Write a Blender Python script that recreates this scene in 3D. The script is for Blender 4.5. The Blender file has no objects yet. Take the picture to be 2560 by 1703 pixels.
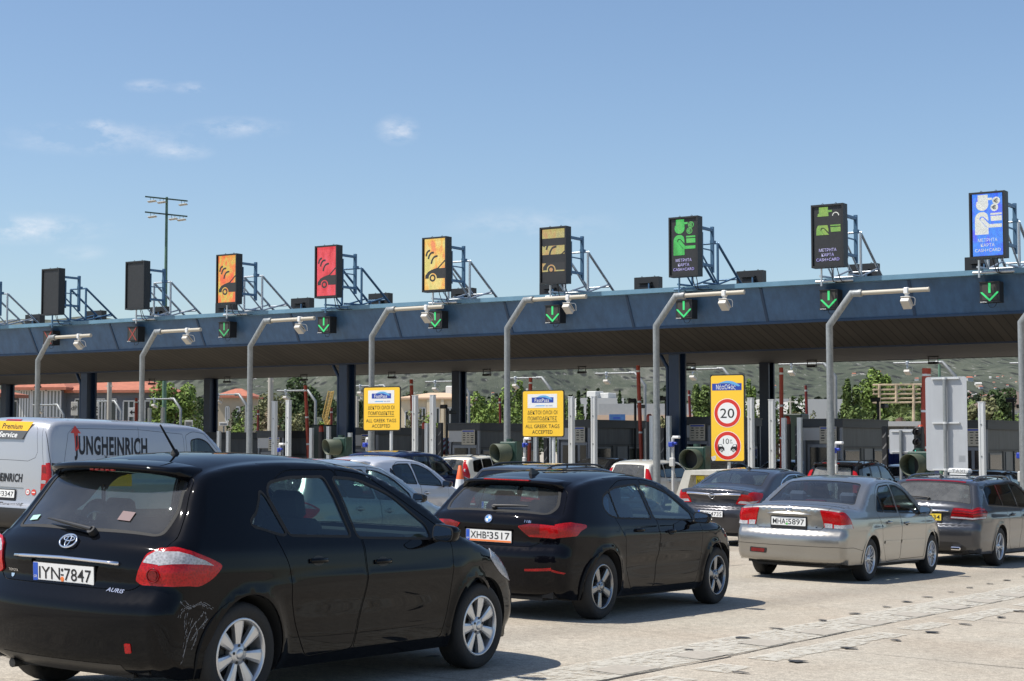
import bpy, bmesh, math, random
import numpy as np
from mathutils import Vector, Matrix
from mathutils.geometry import delaunay_2d_cdt
from math import sin, cos, pi, radians
rng = random.Random(7)
SC = bpy.context.scene
COL = SC.collection
# ------------------------------------------------------------------ camera
FPX = 4200.0                      # focal length in pixels of the 2560 wide photograph
YAW = radians(33.0)
PITCH = math.atan(257.5 / FPX)
CAM = Vector((0.0, 0.0, 1.57))
cam_d = bpy.data.cameras.new('camera')
cam = bpy.data.objects.new('camera', cam_d)
COL.objects.link(cam)
cam_d.sensor_width = 36.0
cam_d.lens = 36.0 * FPX / 2560.0
cam_d.clip_start = 0.1
cam_d.clip_end = 12000
cam.location = CAM
cam.rotation_euler = (pi / 2 + PITCH, 0, YAW)
SC.camera = cam
cam_d.dof.use_dof = False
# ------------------------------------------------------------------ sky and sun
SHX, SHY = 0.42, 0.42             # shadow offset per metre of height (world x, y)
SUN_EL = math.atan(1.0 / math.hypot(SHX, SHY))
sun_dir = Vector((-SHX, -SHY, 1.0)).normalized()
w = bpy.data.worlds.new('World')
SC.world = w
w.use_nodes = True
nt = w.node_tree
bg = nt.nodes['Background']
sky = nt.nodes.new('ShaderNodeTexSky')
sky.sky_type = 'NISHITA'
sky.sun_disc = False
sky.sun_elevation = SUN_EL
sky.sun_rotation = math.atan2(sun_dir.x, sun_dir.y)
sky.air_density = 1.0
sky.dust_density = 0.8
sky.ozone_density = 3.4
sky.altitude = 50
bg.inputs[1].default_value = 0.12
def nd(t, typ, **kw):
 n = t.nodes.new(typ)
 for k, v in kw.items():
  if isinstance(k, str) and k.startswith('i_'):
   key = k[2:]
   key = int(key) if key.isdigit() else key.replace('_', ' ')
   n.inputs[key].default_value = v
  else:
   setattr(n, k, v)
 return n
# thin summer clouds as part of the sky itself, given by direction
geo = nd(nt, 'ShaderNodeTexCoord')
nz1 = nd(nt, 'ShaderNodeTexNoise', i_Scale=34.0, i_Detail=8.0, i_Roughness=0.66)
mp = nd(nt, 'ShaderNodeMapping')
mp.inputs['Scale'].default_value = (1.0, 1.0, 2.4)
nt.links.new(geo.outputs['Generated'], mp.inputs['Vector'])
nt.links.new(mp.outputs[0], nz1.inputs['Vector'])
def pix_dir(u, v):
 x = (u - 1280) / FPX
 y = -(v - 851.5) / FPX
 fw = cos(PITCH) - y * sin(PITCH)
 up = sin(PITCH) + y * cos(PITCH)
 d = Vector((x * cos(YAW) - fw * sin(YAW), x * sin(YAW) + fw * cos(YAW), up))
 return d.normalized()
CLOUDS = [(60, 572, 0.048, 0.0085, 0.62), (240, 345, 0.050, 0.0095, 0.42), (995, 325, 0.013, 0.0085, 0.70),
   (590, 320, 0.032, 0.0065, 0.40), (445, 378, 0.020, 0.0060, 0.42), (370, 215, 0.014, 0.004, 0.42), (480, 220, 0.012, 0.004, 0.42),
   (255, 312, 0.008, 0.004, 0.5),
   (1320, 560, 0.055, 0.010, 0.24), (200, 630, 0.016, 0.005, 0.25)]
acc = None
for (u, v, su, sv, st) in CLOUDS:
 d = pix_dir(u, v)
 rt = Vector((cos(YAW), sin(YAW), 0))
 upv = rt.cross(d)
 d1 = nd(nt, 'ShaderNodeVectorMath', operation='DOT_PRODUCT')
 d2 = nd(nt, 'ShaderNodeVectorMath', operation='DOT_PRODUCT')
 sb = nd(nt, 'ShaderNodeVectorMath', operation='SUBTRACT')
 sb.inputs[1].default_value = d
 nt.links.new(geo.outputs['Generated'], sb.inputs[0])
 nt.links.new(sb.outputs[0], d1.inputs[0]); d1.inputs[1].default_value = rt / su
 nt.links.new(sb.outputs[0], d2.inputs[0]); d2.inputs[1].default_value = upv / sv
 cb = nd(nt, 'ShaderNodeCombineXYZ')
 nt.links.new(d1.outputs['Value'], cb.inputs[0]); nt.links.new(d2.outputs['Value'], cb.inputs[1])
 ln = nd(nt, 'ShaderNodeVectorMath', operation='LENGTH')
 nt.links.new(cb.outputs[0], ln.inputs[0])
 mr = nd(nt, 'ShaderNodeMapRange', interpolation_type='SMOOTHSTEP')
 mr.inputs[1].default_value = 1.25; mr.inputs[2].default_value = 0.0
 mr.inputs[3].default_value = 0.0; mr.inputs[4].default_value = st
 nt.links.new(ln.outputs['Value'], mr.inputs[0])
 if acc is None:
  acc = mr.outputs[0]
 else:
  ad = nd(nt, 'ShaderNodeMath', operation='ADD')
  nt.links.new(acc, ad.inputs[0]); nt.links.new(mr.outputs[0], ad.inputs[1])
  acc = ad.outputs[0]
nr = nd(nt, 'ShaderNodeMapRange')
nr.inputs[1].default_value = 0.40; nr.inputs[2].default_value = 0.70
nt.links.new(nz1.outputs[0], nr.inputs[0])
ml = nd(nt, 'ShaderNodeMath', operation='MULTIPLY', use_clamp=True)
nt.links.new(acc, ml.inputs[0]); nt.links.new(nr.outputs[0], ml.inputs[1])
mx = nd(nt, 'ShaderNodeMixRGB')
mx.inputs[2].default_value = (7.6, 7.4, 7.5, 1)
nt.links.new(ml.outputs[0], mx.inputs[0])
nt.links.new(sky.outputs[0], mx.inputs[1])
nt.links.new(mx.outputs[0], bg.inputs[0])
sd = bpy.data.lights.new('sun', 'SUN')
sd.energy = 4.9
sd.angle = radians(0.53)
sd.color = (1.0, 0.95, 0.87)
so = bpy.data.objects.new('sun', sd)
COL.objects.link(so)
so.rotation_euler = sun_dir.to_track_quat('Z', 'Y').to_euler()
SC.view_settings.view_transform = 'Standard'
SC.view_settings.look = 'None'
SC.view_settings.exposure = 0.24
SC.view_settings.gamma = 1.0
SC.cycles.max_bounces = 8
SC.cycles.transparent_max_bounces = 16
SC.cycles.sample_clamp_indirect = 6.0
SC.cycles.caustics_reflective = False
SC.cycles.caustics_refractive = False
# ------------------------------------------------------------------ pixels to points
def P(u, v, Y=None, D=None, X=None):
 d = pix_dir(u, v)
 if Y is not None:
  return CAM + d * ((Y - CAM.y) / d.y)
 if X is not None:
  return CAM + d * ((X - CAM.x) / d.x)
 f = Vector((-sin(YAW), cos(YAW), 0))
 return CAM + d * (D / d.dot(f))
def ground_z(x, y):
 """the plaza falls away from the camera and to the right of a crown line"""
 yy = y
 if y > 38:
  t = min((y - 38) / 12.0, 1.0)
  yy = 38 + 6.0 * (1 - (1 - t) ** 2) if t < 1 else 44.0
 if y < -20:
  yy = -20
 s = 2.5
 c = -32.0
 k = x - c
 sm = math.sqrt(k * k + s * s)
 g = -(-0.0066 * k + 0.0313 * sm)
 g0 = -(-0.0066 * (-c) + 0.0313 * math.sqrt(c * c + s * s))
 if x > 10:
  g = -(-0.0066 * (10 - c) + 0.0313 * math.sqrt((10 - c) ** 2 + s * s))
 if x < -62:
  g = -(-0.0066 * (-62 - c) + 0.0313 * math.sqrt((-62 - c) ** 2 + s * s))
 return (g - g0) - 0.0244 * yy
# ------------------------------------------------------------------ materials
MATS = {}
def mat(name, col, rough=0.6, metal=0.0, coat=0.0, vary=0.0, vscale=4.0, bump=0.0, bscale=20.0, emis=0.0, ecol=None,
  spec=0.5, alpha=None, trans=0.0, dirt=0.0, dirtcol=(0.25, 0.22, 0.18)):
 if name in MATS:
  return MATS[name]
 m = bpy.data.materials.new(name)
 m.use_nodes = True
 t = m.node_tree
 b = t.nodes['Principled BSDF']
 c4 = (col[0], col[1], col[2], 1)
 b.inputs['Base Color'].default_value = c4
 b.inputs['Roughness'].default_value = rough
 b.inputs['Metallic'].default_value = metal
 b.inputs['Coat Weight'].default_value = coat
 b.inputs['Coat Roughness'].default_value = 0.03
 b.inputs['Coat IOR'].default_value = 1.36
 b.inputs['Specular IOR Level'].default_value = spec
 if emis:
  b.inputs['Emission Color'].default_value = tuple(ecol or col) + (1,)
  b.inputs['Emission Strength'].default_value = emis
 tc = None
 if vary or bump or dirt:
  tc = nd(t, 'ShaderNodeTexCoord')
 if vary:
  n = nd(t, 'ShaderNodeTexNoise', i_Scale=vscale, i_Detail=5.0, i_Roughness=0.6)
  t.links.new(tc.outputs['Object'], n.inputs['Vector'])
  r = nd(t, 'ShaderNodeMapRange')
  r.inputs[1].default_value = 0.3; r.inputs[2].default_value = 0.7
  r.inputs[3].default_value = 1 - vary; r.inputs[4].default_value = 1 + vary
  t.links.new(n.outputs[0], r.inputs[0])
  v = nd(t, 'ShaderNodeVectorMath', operation='SCALE')
  v.inputs[0].default_value = col[:3]
  t.links.new(r.outputs[0], v.inputs['Scale'])
  last = v.outputs[0]
  if dirt:
   n2 = nd(t, 'ShaderNodeTexNoise', i_Scale=vscale * 2.7, i_Detail=8.0, i_Roughness=0.7)
   t.links.new(tc.outputs['Object'], n2.inputs['Vector'])
   r2 = nd(t, 'ShaderNodeMapRange')
   r2.inputs[1].default_value = 0.5; r2.inputs[2].default_value = 0.75
   r2.inputs[3].default_value = 0; r2.inputs[4].default_value = dirt
   t.links.new(n2.outputs[0], r2.inputs[0])
   mm = nd(t, 'ShaderNodeMixRGB')
   mm.inputs[2].default_value = dirtcol + (1,)
   t.links.new(r2.outputs[0], mm.inputs[0]); t.links.new(last, mm.inputs[1])
   last = mm.outputs[0]
  t.links.new(last, b.inputs['Base Color'])
 if bump:
  n = nd(t, 'ShaderNodeTexNoise', i_Scale=bscale, i_Detail=4.0)
  t.links.new(tc.outputs['Object'], n.inputs['Vector'])
  bp = nd(t, 'ShaderNodeBump')
  bp.inputs['Strength'].default_value = bump
  bp.inputs['Distance'].default_value = 0.02
  t.links.new(n.outputs[0], bp.inputs['Height'])
  t.links.new(bp.outputs[0], b.inputs['Normal'])
 MATS[name] = m
 return m
def streaks(m, amt=0.25, sx=2.5, sz=0.12):
 """rain streaks and grime running down a painted surface"""
 t = m.node_tree; b = t.nodes['Principled BSDF']
 tc = nd(t, 'ShaderNodeTexCoord')
 mp_ = nd(t, 'ShaderNodeMapping'); mp_.inputs['Scale'].default_value = (sx, sx, sz)
 n = nd(t, 'ShaderNodeTexNoise', i_Scale=2.0, i_Detail=6.0, i_Roughness=.7)
 t.links.new(tc.outputs['Object'], mp_.inputs['Vector']); t.links.new(mp_.outputs[0], n.inputs['Vector'])
 r = nd(t, 'ShaderNodeMapRange'); r.inputs[1].default_value = .32; r.inputs[2].default_value = .68
 r.inputs[3].default_value = 1 - amt; r.inputs[4].default_value = 1 + amt * .6
 t.links.new(n.outputs[0], r.inputs[0])
 v = nd(t, 'ShaderNodeVectorMath', operation='SCALE')
 ip = b.inputs['Base Color']
 if ip.links:
  t.links.new(ip.links[0].from_socket, v.inputs[0])
 else:
  v.inputs[0].default_value = ip.default_value[:3]
 t.links.new(r.outputs[0], v.inputs['Scale']); t.links.new(v.outputs[0], ip)
 return m
def glass_mat(name, tint=(0.35, 0.45, 0.42), dusty=0.0):
 if name in MATS:
  return MATS[name]
 m = bpy.data.materials.new(name)
 m.use_nodes = True
 t = m.node_tree
 t.nodes.remove(t.nodes['Principled BSDF'])
 out = t.nodes['Material Output']
 tr = nd(t, 'ShaderNodeBsdfTransparent')
 tr.inputs[0].default_value = tint + (1,)
 gl = nd(t, 'ShaderNodeBsdfGlossy')
 gl.inputs['Roughness'].default_value = 0.01
 gl.inputs[0].default_value = (0.9, 0.95, 1, 1)
 lw = nd(t, 'ShaderNodeLayerWeight', i_Blend=0.5)
 pw = nd(t, 'ShaderNodeMath', operation='POWER'); pw.inputs[1].default_value = 4.0
 t.links.new(lw.outputs['Facing'], pw.inputs[0])
 fr = nd(t, 'ShaderNodeMapRange'); fr.inputs[3].default_value = 0.055; fr.inputs[4].default_value = 1.0
 t.links.new(pw.outputs[0], fr.inputs[0])
 mxs = nd(t, 'ShaderNodeMixShader')
 t.links.new(fr.outputs[0], mxs.inputs[0])
 t.links.new(tr.outputs[0], mxs.inputs[1]); t.links.new(gl.outputs[0], mxs.inputs[2])
 last = mxs.outputs[0]
 if dusty:  # pale diffuse veil, for dust and for painted glare and sky reflection
  df = nd(t, 'ShaderNodeBsdfDiffuse')
  df.inputs[0].default_value = (0.5, 0.5, 0.48, 1)
  tc = nd(t, 'ShaderNodeTexCoord')
  n = nd(t, 'ShaderNodeTexNoise', i_Scale=3.0, i_Detail=6.0, i_Roughness=0.7)
  t.links.new(tc.outputs['Object'], n.inputs['Vector'])
  r = nd(t, 'ShaderNodeMapRange')
  r.inputs[1].default_value = 0.3; r.inputs[2].default_value = 0.7
  r.inputs[3].default_value = dusty * 0.6; r.inputs[4].default_value = dusty * 1.4
  t.links.new(n.outputs[0], r.inputs[0])
  m2 = nd(t, 'ShaderNodeMixShader')
  t.links.new(r.outputs[0], m2.inputs[0])
  t.links.new(last, m2.inputs[1]); t.links.new(df.outputs[0], m2.inputs[2])
  last = m2.outputs[0]
 t.links.new(last, out.inputs['Surface'])
 MATS[name] = m
 return m
def lens_mat(name, col, rough=0.08, spec=0.5):
 """moulded lamp lens: coloured, glossy, with fine prism cells"""
 if name in MATS:
  return MATS[name]
 m = mat(name, col, rough, coat=0.5, spec=.3)
 t = m.node_tree
 b = t.nodes['Principled BSDF']
 tc = nd(t, 'ShaderNodeTexCoord')
 v = nd(t, 'ShaderNodeTexVoronoi', i_Scale=70.0)
 t.links.new(tc.outputs['Object'], v.inputs['Vector'])
 n = nd(t, 'ShaderNodeTexNoise', i_Scale=9.0, i_Detail=3.0)
 t.links.new(tc.outputs['Object'], n.inputs['Vector'])
 mm = nd(t, 'ShaderNodeMath', operation='MULTIPLY')
 t.links.new(v.outputs['Distance'], mm.inputs[0]); t.links.new(n.outputs[0], mm.inputs[1])
 r = nd(t, 'ShaderNodeMapRange')
 r.inputs[1].default_value = 0.05; r.inputs[2].default_value = 0.4
 r.inputs[3].default_value = 0.75; r.inputs[4].default_value = 1.35
 t.links.new(mm.outputs[0], r.inputs[0])
 vs = nd(t, 'ShaderNodeVectorMath', operation='SCALE')
 vs.inputs[0].default_value = col
 t.links.new(r.outputs[0], vs.inputs['Scale'])
 t.links.new(vs.outputs[0], b.inputs['Base Color'])
 bp = nd(t, 'ShaderNodeBump', i_Strength=0.25, i_Distance=0.004)
 t.links.new(v.outputs['Distance'], bp.inputs['Height'])
 t.links.new(bp.outputs[0], b.inputs['Normal'])
 return m
# ------------------------------------------------------------------ meshes
def tag(o, label=None, cat=None, group=None, kind=None):
 if label: o['label'] = label
 if cat: o['category'] = cat
 if group: o['group'] = group
 if kind: o['kind'] = kind
 return o
def empty(name, loc=(0, 0, 0), rz=0.0, label=None, cat=None, group=None, M=None):
 o = bpy.data.objects.new(name, None)
 o.empty_display_size = 0.2
 COL.objects.link(o)
 if M is not None:
  o.matrix_world = M
 else:
  o.location = loc
  o.rotation_euler = (0, 0, rz)
 tag(o, label, cat, group)
 return o
def children(o):
 return [c for c in bpy.data.objects if c.parent is o]
_KIDS = {}
def link_child(o, parent):
 o.parent = parent
 _KIDS.setdefault(parent.name, []).append(o)
def copy_tree(o, parent=None, loc=None):
 c = o.copy()
 COL.objects.link(c)
 if parent is not None:
  link_child(c, parent)
 if loc is not None:
  c.location = loc
 for ch in _KIDS.get(o.name, []):
  copy_tree(ch, c)
 return c
class MB:
 def __init__(s):
  s.v = []; s.f = []; s.mi = []; s.sm = []; s.cur = 0; s.smooth = False
 def add(s, vs, fs, mi=None, sm=None):
  o = len(s.v)
  s.v.extend([tuple(p) for p in vs])
  for f in fs:
   s.f.append([i + o for i in f])
   s.mi.append(s.cur if mi is None else mi)
   s.sm.append(s.smooth if sm is None else sm)
  return s
 def box(s, c, d, R=None, mi=None, taper=1.0):
  hx, hy, hz = d[0] / 2, d[1] / 2, d[2] / 2
  vs = []
  for z in (-1, 1):
   k = 1.0 if z < 0 else taper
   for (x, y) in ((-1, -1), (1, -1), (1, 1), (-1, 1)):
    p = Vector((x * hx * k, y * hy * k, z * hz))
    if R is not None: p = R @ p
    vs.append((p.x + c[0], p.y + c[1], p.z + c[2]))
  s.add(vs, [(0, 3, 2, 1), (4, 5, 6, 7), (0, 1, 5, 4), (1, 2, 6, 5), (2, 3, 7, 6), (3, 0, 4, 7)], mi, False)
  return s
 def bbox(s, c, d, bv=0.01, R=None, mi=None):
  """box with chamfered edges"""
  vs = []
  idx = {}
  h = [d[0] / 2, d[1] / 2, d[2] / 2]
  bv = min(bv, min(h) * 0.9)
  for sx in (-1, 1):
   for sy in (-1, 1):
    for sz in (-1, 1):
     for a in range(3):
      p = [sx * (h[0] - bv), sy * (h[1] - bv), sz * (h[2] - bv)]
      p[a] += (sx, sy, sz)[a] * bv
      p = Vector(p)
      if R is not None: p = R @ p
      idx[(sx, sy, sz, a)] = len(vs)
      vs.append((p.x + c[0], p.y + c[1], p.z + c[2]))
  fs = []
  for a in range(3):
   b1, c1 = (a + 1) % 3, (a + 2) % 3
   for sg in (-1, 1):
    q = []
    for (k1, k2) in ((-1, -1), (1, -1), (1, 1), (-1, 1)):
     t = [0, 0, 0]; t[a] = sg; t[b1] = k1; t[c1] = k2
     q.append(idx[(t[0], t[1], t[2], a)])
    fs.append(q if sg > 0 else q[::-1])
  for a in range(3):                     # edges along axis a
   b1, c1 = (a + 1) % 3, (a + 2) % 3
   for s1 in (-1, 1):
    for s2 in (-1, 1):
     q = []
     for (sa, ax) in ((-1, b1), (1, b1), (1, c1), (-1, c1)):
      t = [0, 0, 0]; t[a] = sa; t[b1] = s1; t[c1] = s2
      q.append(idx[(t[0], t[1], t[2], ax)])
     fs.append(q if s1 * s2 > 0 else q[::-1])
  for sx in (-1, 1):
   for sy in (-1, 1):
    for sz in (-1, 1):
     q = [idx[(sx, sy, sz, a)] for a in range(3)]
     fs.append(q if sx * sy * sz > 0 else q[::-1])
  s.add(vs, fs, mi, False)
  return s
 def cyl(s, p0, p1, r, n=12, r1=None, caps=True, mi=None, sm=True):
  p0 = Vector(p0); p1 = Vector(p1)
  r1 = r if r1 is None else r1
  ax = (p1 - p0).normalized()
  a = ax.orthogonal().normalized(); b = ax.cross(a)
  vs = []
  for (p, rr) in ((p0, r), (p1, r1)):
   for i in range(n):
    t = 2 * pi * i / n
    vs.append(p + (a * cos(t) + b * sin(t)) * rr)
  s.add(vs, [(i, (i + 1) % n, n + (i + 1) % n, n + i) for i in range(n)], mi, sm)
  if caps:
   s.add(vs[:n], [tuple(range(n))[::-1]], mi, False)
   s.add(vs[n:], [tuple(range(n))], mi, False)
  return s
 def tube(s, pts, r, n=8, mi=None, closed=False, caps=True, rad=None):
  pts = [Vector(p) for p in pts]
  m = len(pts)
  vs = []
  prev = None
  for i, p in enumerate(pts):
   if closed:
    tg = (pts[(i + 1) % m] - pts[i - 1]).normalized()
   else:
    a = pts[min(i + 1, m - 1)] - p; b = p - pts[max(i - 1, 0)]
    tg = Vector((0, 0, 0))
    if a.length > 1e-9: tg += a.normalized()
    if b.length > 1e-9: tg += b.normalized()
    tg.normalize()
   if prev is None:
    nrm = tg.orthogonal().normalized()
   else:
    nrm = (prev - tg * prev.dot(tg)).normalized()
   prev = nrm
   bn = tg.cross(nrm)
   rr = rad[i] if rad else r
   if 0 < i < m - 1 and not closed:
    a = (pts[i + 1] - p).normalized(); b = (p - pts[i - 1]).normalized()
    ca = max(a.dot(b), -0.5)
    k = 1 / math.sqrt(max((1 + ca) / 2, 0.3))
    bis = (a - b)
    if bis.length > 1e-6:
     bis.normalize()
    else:
     k = 1
   else:
    k = 1; bis = None
   for j in range(n):
    t = 2 * pi * j / n
    o = (nrm * cos(t) + bn * sin(t)) * rr
    if k > 1.001 and bis is not None:
     o += bis * (o.dot(bis)) * (k - 1)
    vs.append(p + o)
  fs = []
  mm = m if closed else m - 1
  for i in range(mm):
   for j in range(n):
    a = i * n + j; b = i * n + (j + 1) % n
    c = ((i + 1) % m) * n + (j + 1) % n; d = ((i + 1) % m) * n + j
    fs.append((a, b, c, d))
  s.add(vs, fs, mi, True)
  if caps and not closed:
   s.add(vs[:n], [tuple(range(n))[::-1]], mi, False)
   s.add(vs[-n:], [tuple(range(n))], mi, False)
  return s
 def lathe(s, prof, n=24, org=(0, 0, 0), ax='z', mi=None, sm=True):
  vs = []
  for (r, h) in prof:
   for i in range(n):
    t = 2 * pi * i / n
    a, b = r * cos(t), r * sin(t)
    if ax == 'z': p = (a, b, h)
    elif ax == 'y': p = (a, h, b)
    else: p = (h, a, b)
    vs.append((p[0] + org[0], p[1] + org[1], p[2] + org[2]))
  fs = []
  for k in range(len(prof) - 1):
   for i in range(n):
    q = (k * n + i, k * n + (i + 1) % n, (k + 1) * n + (i + 1) % n, (k + 1) * n + i)
    fs.append(q if ax != 'y' else q[::-1])
  s.add(vs, fs, mi, sm)
  return s
 def prism(s, poly, fr, d0, d1, mi=None, back=True):
  """polygon (2D list) in frame fr=(org, ux, uy, un), extruded from d0 to d1 along un"""
  o, ux, uy, un = [Vector(q) for q in fr]
  n = len(poly)
  a = [o + ux * p[0] + uy * p[1] + un * d1 for p in poly]
  b = [o + ux * p[0] + uy * p[1] + un * d0 for p in poly]
  area = sum(poly[i][0] * poly[(i + 1) % n][1] - poly[(i + 1) % n][0] * poly[i][1] for i in range(n))
  idx = list(range(n))
  if area < 0:
   idx = idx[::-1]
  s.add(a, [idx], mi, False)
  if back:
   s.add(b, [idx[::-1]], mi, False)
  m = len(idx)
  s.add(a + b, [(idx[(i + 1) % m], idx[i], n + idx[i], n + idx[(i + 1) % m]) for i in range(m)], mi, False)
  return s
 def quad(s, a, b, c, d, mi=None):
  s.add([a, b, c, d], [(0, 1, 2, 3)], mi, False)
  return s
 def text(s, txt, fr, h, cx=True, sx=1.0, bold=0.0, mi=None, lift=0.0, shear=0.0, width=None, fn=None):
  vs, fs, (x0, x1, y0, y1) = text_geo(txt, bold)
  hh = 0.729 if True else 1
  k = h / hh
  wd = (x1 - x0) * k * sx
  if width:
   sx = width / ((x1 - x0) * k); wd = width
  off = -wd / 2 if cx else 0
  if fr is not None: o, ux, uy, un = [Vector(q) for q in fr]
  out = []
  for (x, y) in vs:
   X = (x - x0) * k * sx + off + shear * y * k
   Yy = y * k - h / 2
   if fn:
    out.append(fn(X, Yy))
   else:
    out.append(o + ux * X + uy * Yy + un * lift)
  s.add(out, fs, mi, False)
  return s
 def build(s, name, mats, parent=None, loc=None, shadow=True):
  me = bpy.data.meshes.new(name)
  me.from_pydata(s.v, [], s.f)
  if not isinstance(mats, (list, tuple)): mats = [mats]
  for m in mats: me.materials.append(m)
  me.polygons.foreach_set('material_index', s.mi)
  me.polygons.foreach_set('use_smooth', s.sm)
  me.update()
  o = bpy.data.objects.new(name, me)
  COL.objects.link(o)
  if parent is not None: link_child(o, parent)
  if loc is not None: o.location = loc
  return o
_TXT = {}
def text_geo(txt, bold=0.0):
 key = (txt, round(bold, 4))
 if key in _TXT: return _TXT[key]
 cu = bpy.data.curves.new('t', 'FONT')
 cu.body = txt
 cu.size = 1.0
 cu.offset = bold
 cu.resolution_u = 3
 cu.fill_mode = 'FRONT'
 cu.space_character = 1.0 + bold * 2.5
 ob = bpy.data.objects.new('t', cu)
 COL.objects.link(ob)
 dg = bpy.context.evaluated_depsgraph_get()
 dg.update()
 me = bpy.data.meshes.new_from_object(ob.evaluated_get(dg))
 vs = [(v.co.x, v.co.y) for v in me.vertices]
 fs = [tuple(p.vertices) for p in me.polygons]
 bpy.data.objects.remove(ob)
 bpy.data.curves.remove(cu)
 bpy.data.meshes.remove(me)
 if vs:
  xs = [a for a, b in vs]; ys = [b for a, b in vs]
  bb = (min(xs), max(xs), min(ys), max(ys))
 else:
  bb = (0, 1, 0, 1)
 # faces must point along +normal
 f2 = []
 for f in fs:
  ar = sum(vs[f[i]][0] * vs[f[(i + 1) % len(f)]][1] - vs[f[(i + 1) % len(f)]][0] * vs[f[i]][1] for i in range(len(f)))
  f2.append(f if ar > 0 else f[::-1])
 _TXT[key] = (vs, f2, bb)
 return _TXT[key]
def circ(cx, cy, r, n=32, ry=None, a0=0.0, a1=2 * pi):
 ry = r if ry is None else ry
 full = abs(a1 - a0 - 2 * pi) < 1e-6
 m = n if full else n + 1
 return [(cx + r * cos(a0 + (a1 - a0) * i / n), cy + ry * sin(a0 + (a1 - a0) * i / n)) for i in range(m)]
def rpoly(pts, r, n=5):
 """round the corners of a polygon; r a number or a list"""
 out = []
 m = len(pts)
 for i in range(m):
  p = Vector(pts[i][:2]); a = Vector(pts[i - 1][:2]); b = Vector(pts[(i + 1) % m][:2])
  rr = r[i] if isinstance(r, (list, tuple)) else r
  if rr <= 1e-6:
   out.append((p.x, p.y)); continue
  d1 = a - p; d2 = b - p
  l = min(rr, d1.length * 0.48, d2.length * 0.48)
  s0 = p + d1.normalized() * l; s1 = p + d2.normalized() * l
  for k in range(n + 1):
   t = k / n
   q = s0 * (1 - t) ** 2 + p * 2 * t * (1 - t) + s1 * t * t
   out.append((q.x, q.y))
 return out
def rect(x0, y0, x1, y1, r=0.0, n=5):
 q = [(x0, y0), (x1, y0), (x1, y1), (x0, y1)]
 return rpoly(q, r, n) if r else q
# ------------------------------------------------------------------ cars: a body surface swept from a side profile and a width function,
# cut along real panel, glass and lamp outlines
def sstep(u):
 u = np.clip(u, 0, 1)
 return u * u * (3 - 2 * u)
def catmull(pts, n=14):
 pts = [np.array(p, float) for p in pts]
 q = [2 * pts[0] - pts[1]] + pts + [2 * pts[-1] - pts[-2]]
 out = []
 for i in range(1, len(q) - 2):
  p0, p1, p2, p3 = q[i - 1], q[i], q[i + 1], q[i + 2]
  d0 = max(np.linalg.norm(p1 - p0), 1e-6) ** 0.5; d1 = max(np.linalg.norm(p2 - p1), 1e-6) ** 0.5; d2 = max(np.linalg.norm(p3 - p2), 1e-6) ** 0.5
  m1 = (p2 - p1) + d1 * ((p1 - p0) / d0 - (p2 - p0) / (d0 + d1))
  m2 = (p2 - p1) + d1 * ((p3 - p2) / d2 - (p3 - p1) / (d1 + d2))
  m1 = (p2 - p1) if d0 < 1e-6 else m1
  for k in range(n):
   t = k / n
   h00 = 2 * t ** 3 - 3 * t ** 2 + 1; h10 = t ** 3 - 2 * t ** 2 + t
   h01 = -2 * t ** 3 + 3 * t ** 2; h11 = t ** 3 - t ** 2
   out.append(h00 * p1 + h10 * m1 + h01 * p2 + h11 * m2)
 out.append(q[-2])
 return np.array(out)
def poly_offset(poly, d):
 """positive d grows the polygon"""
 m = len(poly)
 ar = sum(poly[i][0] * poly[(i + 1) % m][1] - poly[(i + 1) % m][0] * poly[i][1] for i in range(m))
 sg = 1 if ar > 0 else -1
 out = []
 for i in range(m):
  a = Vector(poly[i - 1]); b = Vector(poly[i]); c = Vector(poly[(i + 1) % m])
  e1 = (b - a); e2 = (c - b)
  if e1.length < 1e-7: e1 = e2
  if e2.length < 1e-7: e2 = e1
  e1.normalize(); e2.normalize()
  n1 = Vector((e1.y, -e1.x)) * sg; n2 = Vector((e2.y, -e2.x)) * sg
  nn = n1 + n2
  if nn.length < 1e-6: nn = n1.copy()
  nn.normalize()
  k = min(1 / max(nn.dot(n1), 0.35), 2.2)
  p = b + nn * d * k
  out.append((p.x, p.y))
 return out
def strip(pts, wd):
 pts = [Vector(p) for p in pts]
 L, R = [], []
 for i, p in enumerate(pts):
  t = (pts[min(i + 1, len(pts) - 1)] - pts[max(i - 1, 0)]).normalized()
  n = Vector((-t.y, t.x)) * wd / 2
  L.append((p.x + n.x, p.y + n.y)); R.append((p.x - n.x, p.y - n.y))
 return L + R[::-1]
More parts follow.
